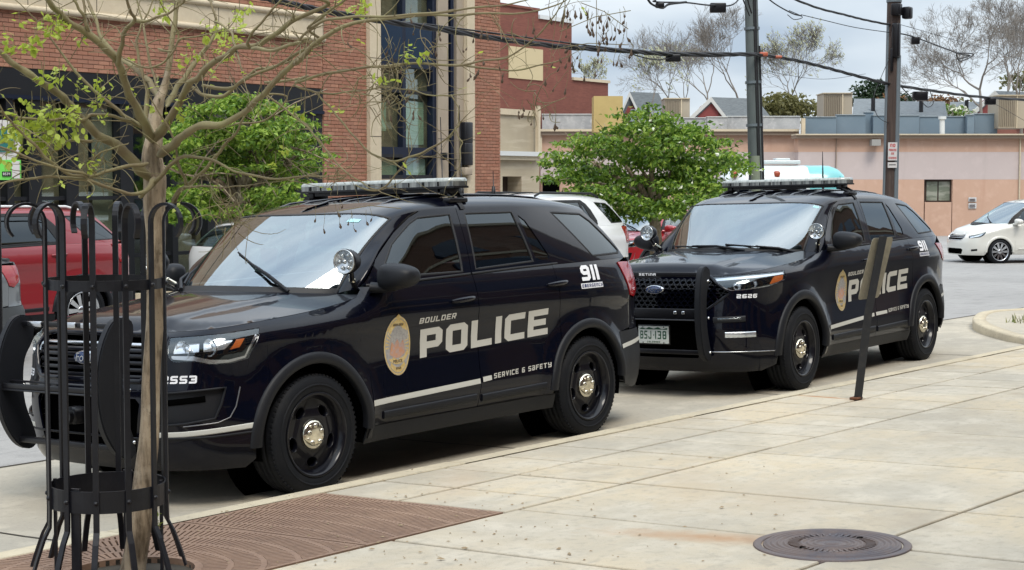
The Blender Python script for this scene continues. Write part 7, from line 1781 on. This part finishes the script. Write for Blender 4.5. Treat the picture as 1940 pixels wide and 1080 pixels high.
cable([(1432, 103), (1500, 113), (1560, 127), (1620, 143), (1690, 160), (1780, 174), (1860, 184), (1960, 190), (2060, 192), (2300, 190), (2420, 180)], .018, tw_=.018)
cable([(600, -260), (1000, -110), (1225, -10), (1240, 3), (1300, 5), (1350, 10), (1395, 4), (1424, -60)], .014); cable([(1225, -5), (1235, 8), (1255, 15), (1268, 8), (1300, 4)], .020)
cable([(1415, -20), (1418, 5), (1424, 25)], .014); cable([(1400, -20), (1412, 10), (1420, 30)], .012)
cable([(1424, -60), (1440, -20), (1465, 5), (1500, 25), (1518, 30)], .014); cable([(1424, -70), (1470, -20), (1540, 12), (1600, 28), (1640, 38), (1690, 48)], .015, tw_=.01)
cable([(1495, 20), (1520, 32), (1505, 37), (1492, 28)], .008); cable([(1518, 28), (1560, 38), (1620, 52), (1688, 62)], .008)
cable([(1692, 62), (1725, 68), (1780, 88), (1812, 100)], .016); cable([(1700, 45), (1760, 62), (1830, 82), (1960, 120)], .006)
cable([(1812, 100), (1845, 103), (1820, 116), (1812, 102), (1826, 104), (1838, 106), (1815, 112)], .014); cable([(1690, 65), (1700, 95), (1706, 60)], .012)
cable([(1690, 100), (1672, 140), (1655, 185), (1660, 215), (1672, 228), (1690, 235)], .007); cable([(1705, 162), (1722, 180), (1735, 190)], .012); cable([(1762, 172), (1768, 195), (1758, 203), (1748, 195)], .010)
cable([(1432, 128), (1480, 140), (1560, 150), (1640, 140)], .004)
cable([(1860, 185), (1900, 205), (1960, 240)], .006); cable([(1240, 96), (1180, 100), (1110, 90), (1060, 78)], .008)
def box_at(u, v, w, h, nm, m=BLACKM, d=.14):
    p = on_y(u, v, PY); D = p.x * math.cos(YAW) + p.y * math.sin(YAW); g = MB(); g.rbox((0, 0, 0), (w * D / FPX, d, h * D / FPX), .02); Mx = Matrix.Translation(p) @ Matrix.Rotation(YAW - R(90), 4, 'Z'); g.v = [tuple(Mx @ Vector(q)) for q in g.v]; g.build(nm, m, cb2)
for u, v, w, h in ((1275, 110, 28, 14), (1360, 15, 30, 18), (1743, 182, 28, 17), (1734, 77, 15, 14), (1876, 192, 20, 13), (1250, 10, 16, 10)): box_at(u, v, w, h, 'splice_box')
box_at(1446, 103, 16, 8, 'cable_clamp', mat('orange_clamp', (.42, .10, .05), .5)); box_at(1470, 108, 22, 5, 'cable_clamp', MATS['orange_clamp'])
box_at(1700, 160, 10, 7, 'cable_clamp', mat('rust_clamp', (.20, .09, .05), .6))

# ---------------------------------------------------------------- kerbside sign at the left edge
SD = 15.5; ls_ = empty('street_sign'); tag(ls_, 'white, teal and green shop sign on a post at the left edge, numbered 8534', 'sign')
def sgn(u0, v0, u1, v1, D, nm, m, par=ls_, th=.02): return slabface(u0, v0, u1, v1, D, th).build(nm, m, par)
c_ = at_d(4, 268, SD); g = MB(); rad = 34 * SD / FPX
ov = [c_ + RT * rad * 1.02 * math.cos(6.283 * k / 40) + Vector((0, 0, rad * 1.2 * math.sin(6.283 * k / 40))) for k in range(40)]
MB().add([p - FW * .0 for p in ov] + [p + FW * .03 for p in ov], [tuple(range(40)), tuple(range(40, 80))[::-1]] + [(i, (i + 1) % 40, 40 + (i + 1) % 40, 40 + i) for i in range(40)]).build('round_panel', WPL, ls_)
TEAL = mat('teal_sign_paint', (.01, .13, .115), .5); GRN = mat('glowing_green_sign', (.12, .50, .07), .5, emit=((.12, .5, .07), .15))  # faint emission added to brighten the green panel, which is no lamp
sgn(-30, 244, 36.5, 262, SD - .012, 'teal_band', TEAL, th=.01); sgn(-30, 262.2, 25, 288, SD - .012, 'teal_band', TEAL, th=.01)
sgn(-28, 303, 38, 341, SD - .01, 'green_panel', GRN, th=.03); sgn(23, 305, 37, 338, SD - .014, 'white_edge', WPL, th=.003); sgn(4, 325, 21, 334.5, SD - .02, 'number_plate', BLACKM, th=.006)
def flat_text(txt, u0, v0, u1, v1, D, m, par=ls_, **k):
    a, b = at_d(u0, v1, D), at_d(u1, v0, D); W_ = (b - a).dot(RT); H_ = b.z - a.z; g = MB()
    for q in lettering(txt, 0, 0, W_, H_, **k): g.add([a + RT * p[0] + Vector((0, 0, p[1])) for p in q], [(0, 1, 2, 3)])
    return g.build('sign_lettering', m, par)
flat_text('8534', 6, 327, 19, 332, SD - .025, WPL, t=.2, w=.6, gap=.25); flat_text('Y', 14, 247, 26, 259, SD - .02, WPL, t=.24, w=.7); flat_text('ON', 6, 264, 16, 270, SD - .02, WPL, t=.2, w=.6, gap=.3)
flat_text('EAT', -6, 234, 4, 239, SD - .005, MATS['dark_sign_print'], t=.2, w=.6, gap=.3); flat_text('BE', 16, 235, 23, 240, SD - .005, MATS['dark_sign_print'], t=.2, w=.6, gap=.3)
g = MB(); b_ = at_d(-8, 340, SD + .06); g.tube([Vector((b_.x, b_.y, -.5)), Vector((b_.x, b_.y, at_d(0, 232, SD).z))], .04, 10); g.build('post', BLACKM, ls_)

# ---------------------------------------------------------------- leafy trees
def crown(name, blobs, n, s, mats, seed, par, dens=.75):
    rn = random.Random(seed); out = [MB() for _ in mats]; tot = sum(b[3] * b[4] * b[5] for b in blobs)
    for b in blobs:
        k = int(n * b[3] * b[4] * b[5] / tot)
        for _ in range(k):
            d = Vector((rn.gauss(0, 1), rn.gauss(0, 1), rn.gauss(0, 1))).normalized(); r = rn.random() ** .45 * (1 + .22 * math.sin(d.x * 6 + b[0]) * math.sin(d.z * 7 + b[1]))
            p = Vector((b[0] + d.x * b[3] * r, b[1] + d.y * b[4] * r, b[2] + d.z * b[5] * r)); ax = Vector((rn.gauss(0, 1), rn.gauss(0, 1), rn.gauss(-.6, .6))).normalized(); w = ax.cross(Vector((rn.gauss(0, 1), rn.gauss(0, 1), rn.gauss(0, 1)))).normalized(); l_ = s * rn.uniform(.6, 1.3)
            nn = ax.cross(w) * l_ * .15
            i = rn.choices(range(len(mats)), weights=[m_[1] for m_ in mats])[0]
            out[i].add([p, p + ax * l_ * .45 + w * l_ * .28 + nn, p + ax * l_, p + ax * l_ * .45 - w * l_ * .28 + nn], [(0, 1, 2, 3)])
    for o_, m_ in zip(out, mats): tag(o_.build(name, m_[0], par, recalc=False), kind='stuff')
def leafmat(nm, c, c2, sc=1.2):
    m = mat(nm, c, .5, noise=[(sc, c2, .4, .62)]); nt = m.node_tree; b = nt.nodes['Principled BSDF']; b.inputs['Subsurface Weight'].default_value = 0
    tr = nt.nodes.new('ShaderNodeBsdfTranslucent'); mx = nt.nodes.new('ShaderNodeMixShader'); mx.inputs[0].default_value = .3; tr.inputs[0].default_value = (*[min(1, q * 1.6) for q in c], 1)
    o = nt.nodes['Material Output']; nt.links.new(b.outputs[0], mx.inputs[1]); nt.links.new(tr.outputs[0], mx.inputs[2]); nt.links.new(mx.outputs[0], o.inputs[0]); return m
LG1 = leafmat('mid_green_leaf', (.10, .20, .02), (.15, .26, .032)); LG2 = leafmat('light_green_leaf', (.22, .34, .04), (.29, .39, .06)); LG3 = leafmat('deep_green_leaf', (.05, .11, .014), (.08, .15, .02)); WB = mat('white_blossom', (.62, .64, .52), .7)
def blob(u, v, D, ru, rv, rd): p = at_d(u, v, D); return (p.x, p.y, p.z, ru * D / FPX, rd, rv * D / FPX)
def stemmed(name, lab, cat, base_u, D, tops, m=BARK, r=.09):
    o = empty(name); tag(o, lab, cat); b = at_d(base_u, 345, D); b.z = -.5; g = MB()
    fk = at_d(base_u, 400, D); fk.z = max(fk.z, .4); g.tube([b, b.lerp(fk, .5) + RT * .04, fk], [r * 1.15, r, r * .8], 10); g.build('trunk', m, o); rn = random.Random(len(lab))
    g = MB()
    for (u, v) in tops:
        t = at_d(u, v, D + rn.uniform(-.5, .5)); md = fk.lerp(t, .5) + Vector((rn.gauss(0, .1), rn.gauss(0, .1), .12)); g.tube([fk, fk.lerp(md, .5) + Vector((0, 0, .05)), md, t], [r * .55, r * .42, r * .3, r * .08], 7)
        for k in range(9):
            p = md.lerp(t, rn.random()); e_ = p + Vector((rn.gauss(0, .3), rn.gauss(0, .3), rn.gauss(.15, .25))); g.tube([p, p.lerp(e_, .5) + Vector((0, 0, .03)), e_], [.014, .009, .004], 4)
    g.build('limb', m, o); return o
D1 = 17.2
o = stemmed('leafy_tree', 'feathery bright green tree in front of the brick shop, behind the nearer police car', 'tree', 455, D1, [(360, 250), (400, 210), (455, 185), (510, 210), (555, 250), (580, 300), (345, 330), (430, 300), (500, 330)])
bl = []; rn = random.Random(8)
for (u, v, ru, rv) in ((400, 205, 30, 12), (450, 190, 36, 14), (510, 205, 28, 16), (545, 235, 30, 16), (572, 262, 24, 14), (590, 292, 16, 10), (568, 315, 26, 14), (370, 240, 36, 18), (345, 275, 26, 18), (420, 250, 44, 24), (490, 260, 44, 24), (540, 290, 34, 20), (360, 320, 36, 22), (430, 305, 46, 26), (500, 325, 42, 22), (550, 345, 26, 12), (370, 370, 46, 22), (450, 360, 50, 24), (520, 372, 34, 14), (345, 400, 34, 16), (420, 400, 46, 14), (480, 395, 34, 12)):
    bl.append(blob(u, v, D1 + rn.uniform(-.7, .8), ru * .8, rv * .9, .40))
    for _ in range(5): bl.append(blob(u + rn.gauss(0, ru * .8), v + rn.gauss(0, rv * .9), D1 + rn.uniform(-.6, .4), ru * rn.uniform(.25, .55), rv * rn.uniform(.25, .5), .2))
crown('foliage', bl, 21000, .06, [(LG1, 4), (LG2, 7), (LG3, 1.5)], 4, o)
D2 = 29.0
o = stemmed('flowering_tree', 'bushy green tree with scattered white blossom in the middle of the street view', 'tree', 1240, D2, [(1090, 290), (1150, 250), (1230, 230), (1300, 260), (1370, 290), (1080, 330), (1200, 300), (1320, 320)], r=.12)
bl = [blob(u, v, D2 + dd, ru, rv, .9) for u, v, ru, rv, dd in ((1235, 235, 34, 22, 0), (1195, 250, 38, 24, 0), (1275, 262, 42, 26, .2), (1140, 268, 32, 20, 0), (1085, 285, 24, 16, 0), (1345, 275, 34, 18, 0), (1380, 300, 18, 18, 0), (1065, 318, 26, 18, 0), (1130, 310, 60, 38, -.2), (1220, 310, 75, 55, 0), (1310, 315, 60, 45, .1), (1360, 335, 32, 28, 0), (1100, 350, 50, 28, 0), (1180, 365, 80, 35, 0), (1280, 368, 80, 35, 0), (1160, 235, 10, 8, 0), (1300, 240, 10, 8, 0))]
bl = []; rn = random.Random(5)
for (u, v, ru, rv) in ((1235, 222, 30, 14), (1190, 245, 34, 16), (1285, 250, 36, 20), (1250, 262, 40, 22), (1130, 262, 26, 12), (1160, 285, 40, 20), (1088, 270, 16, 9), (1070, 305, 26, 14), (1100, 330, 34, 18), (1340, 268, 34, 11), (1365, 295, 26, 14), (1390, 318, 16, 10), (1330, 318, 44, 22), (1220, 300, 46, 24), (1280, 300, 44, 22), (1150, 330, 44, 22), (1210, 350, 50, 24), (1270, 345, 50, 26), (1340, 352, 34, 18), (1120, 362, 34, 16), (1170, 380, 46, 18), (1240, 388, 50, 18), (1310, 380, 44, 18), (1200, 402, 40, 12), (1270, 402, 40, 12), (1060, 336, 16, 10), (1190, 215, 10, 8), (1310, 238, 12, 7)):
    bl.append(blob(u, v, D2 + rn.uniform(-1.2, 1.2), ru * .8, rv * .9, .6))
    for _ in range(4): bl.append(blob(u + rn.gauss(0, ru * .8), v + rn.gauss(0, rv * .8), D2 + rn.uniform(-.9, .6), ru * rn.uniform(.25, .5), rv * rn.uniform(.3, .6), .3))
crown('foliage', bl, 17000, .10, [(LG1, 5), (LG2, 4.5), (LG3, 2), (WB, .3)], 9, o)
# ---------------------------------------------------------------- bare trees and an evergreen beyond the roofs
BARE = mat('distant_bare_bark', (.19, .168, .145), .9); BUD = mat('pale_spring_buds', (.30, .31, .20), .8)
def bare(lab, u, v, D, h_px, spread, seed, lean=0, m=BARE, depth=6, buds=0, thin=1.0):
    rn = random.Random(seed); o = empty('bare_tree'); tag(o, lab, 'tree', 'bare spring trees on the skyline'); b = at_d(u, v, D); H = h_px * D / FPX; g = MB(); t_ = MB(); bd = MB()
    def grow(p, d, l, r, k):
        q = [p]; n = 4
        for i in range(n):
            d = (d + Vector((rn.gauss(0, .13), rn.gauss(0, .13), rn.gauss(.03, .10)))).normalized(); q.append(q[-1] + d * l / n)
        (g if k > depth - 3 else t_).tube(q, [max(r, .0075) * (1 - .35 * i / n) for i in range(n + 1)], 6 if k > depth - 2 else 3, cap=False)
        if k == 0:
            if buds and rn.random() < buds: bd.add([q[-1], q[-1] + Vector((.12, 0, .06)), q[-1] + Vector((0, .05, .14)), q[-1] + Vector((-.09, 0, .07))], [(0, 1, 2, 3)])
            return
        for j in range(rn.choice((2, 3, 3)) if k > 3 else 3):
            a = rn.uniform(0, 6.28); s_ = rn.uniform(.35, .85) * spread; ax = d.orthogonal().normalized(); ax = Matrix.Rotation(a, 3, d) @ ax
            grow(q[-1] if j < 2 else q[rn.randint(2, 3)], (d + ax * s_ + Vector((0, 0, .06))).normalized(), l * rn.uniform(.66, .86), r * .62, k - 1)
    b0 = Vector((b.x, b.y, -1)); grow(b, (Vector((0, 0, 1)) + RT * lean).normalized(), H * .30, .017 * H * thin, depth)
    g.tube([b0, b], [.021 * H * thin, .018 * H * thin], 8); g.build('trunk', m, o); tag(t_.build('twigs', m, o, recalc=False), kind='stuff')
    if buds: tag(bd.build('buds', BUD, o, recalc=False), kind='stuff')
bare('tall bare tree at the far right above the roofs', 1862, 240, 85, 250, 1.1, 3, depth=8, thin=.8)
bare('bare tree just behind the grey utility pole', 1408, 238, 95, 215, .85, 12, .08, depth=8, thin=.7); bare('wide bare tree right of the grey utility pole', 1475, 240, 100, 190, 1.0, 23, .12, depth=8, buds=.25, thin=.7)
bare('thin bare tree between cooling unit and grey pole', 1345, 238, 100, 210, .8, 31, -.08, depth=7, thin=.55); bare('small budding tree above the flowering tree', 1245, 238, 85, 150, .9, 8, -.08, depth=6, buds=.8, thin=.6)
bare('sparse budding tree right of the dark red wall', 1108, 232, 105, 120, .9, 41, 0, buds=.9, thin=.6); bare('tall bare tree leaning in at the far right edge', 1935, 240, 90, 240, .95, 52, -.08, depth=7, thin=.7)
bare('slim bare tree between the grey pole and the louvred unit', 1300, 238, 108, 160, .9, 61, .05, depth=6, buds=.3, thin=.55)
bare('dense bare tree beside the far right cooling unit', 1895, 240, 96, 230, 1.15, 77, .05, depth=8, thin=.7); bare('bare tree left of the wooden pole', 1520, 240, 112, 150, 1.1, 83, .1, depth=6, thin=.6, buds=.3)
bare('grey bare tree behind the first louvred unit', 1270, 238, 110, 185, .95, 91, 0, depth=7, thin=.55)
OL = leafmat('olive_spring_leaf', (.13, .125, .04), (.17, .16, .06), .4); DG = leafmat('conifer_green', (.018, .040, .014), (.028, .055, .02), .5)
def far_clump(lab, D, bl_, n, s, ms, seed, base):
    o = empty('distant_tree'); tag(o, lab, 'tree'); p = at_d(base, 240, D); MB().tube([Vector((p.x, p.y, -1)), p], .2, 8).build('trunk', BARE, o); crown('foliage', [blob(u, v, D, ru, rv, 1.5) for u, v, ru, rv in bl_], n, s, ms, seed, o)
far_clump('olive spring tree behind the parapet right of the grey pole', 98, [(1480, 200, 45, 26), (1515, 205, 30, 22), (1450, 208, 25, 18)], 1500, .35, [(OL, 1)], 2, 1480)
far_clump('dark evergreen tree peeping out behind the wooden pole', 110, [(1655, 168, 16, 20), (1660, 185, 28, 14), (1640, 192, 16, 10), (1700, 188, 22, 12), (1618, 190, 10, 8)], 2600, .30, [(DG, 1)], 3, 1660)
far_clump('white flowering shrub beyond the blue grey roof', 92, [(1780, 205, 22, 10), (1800, 212, 22, 9)], 500, .3, [(WB, 1), (LG1, 1)], 6, 1790)
far_clump('small orange brown tree behind the wooden pole', 100, [(1780, 190, 30, 12), (1690, 190, 8, 12)], 300, .3, [(mat('rust_leaf', (.16, .08, .03), .8), 1)], 7, 1780)
far_clump('olive green tree at the right above the roofs', 104, [(1820, 205, 30, 14), (1860, 210, 25, 10), (1935, 150, 12, 20)], 900, .33, [(OL, 1)], 8, 1830)
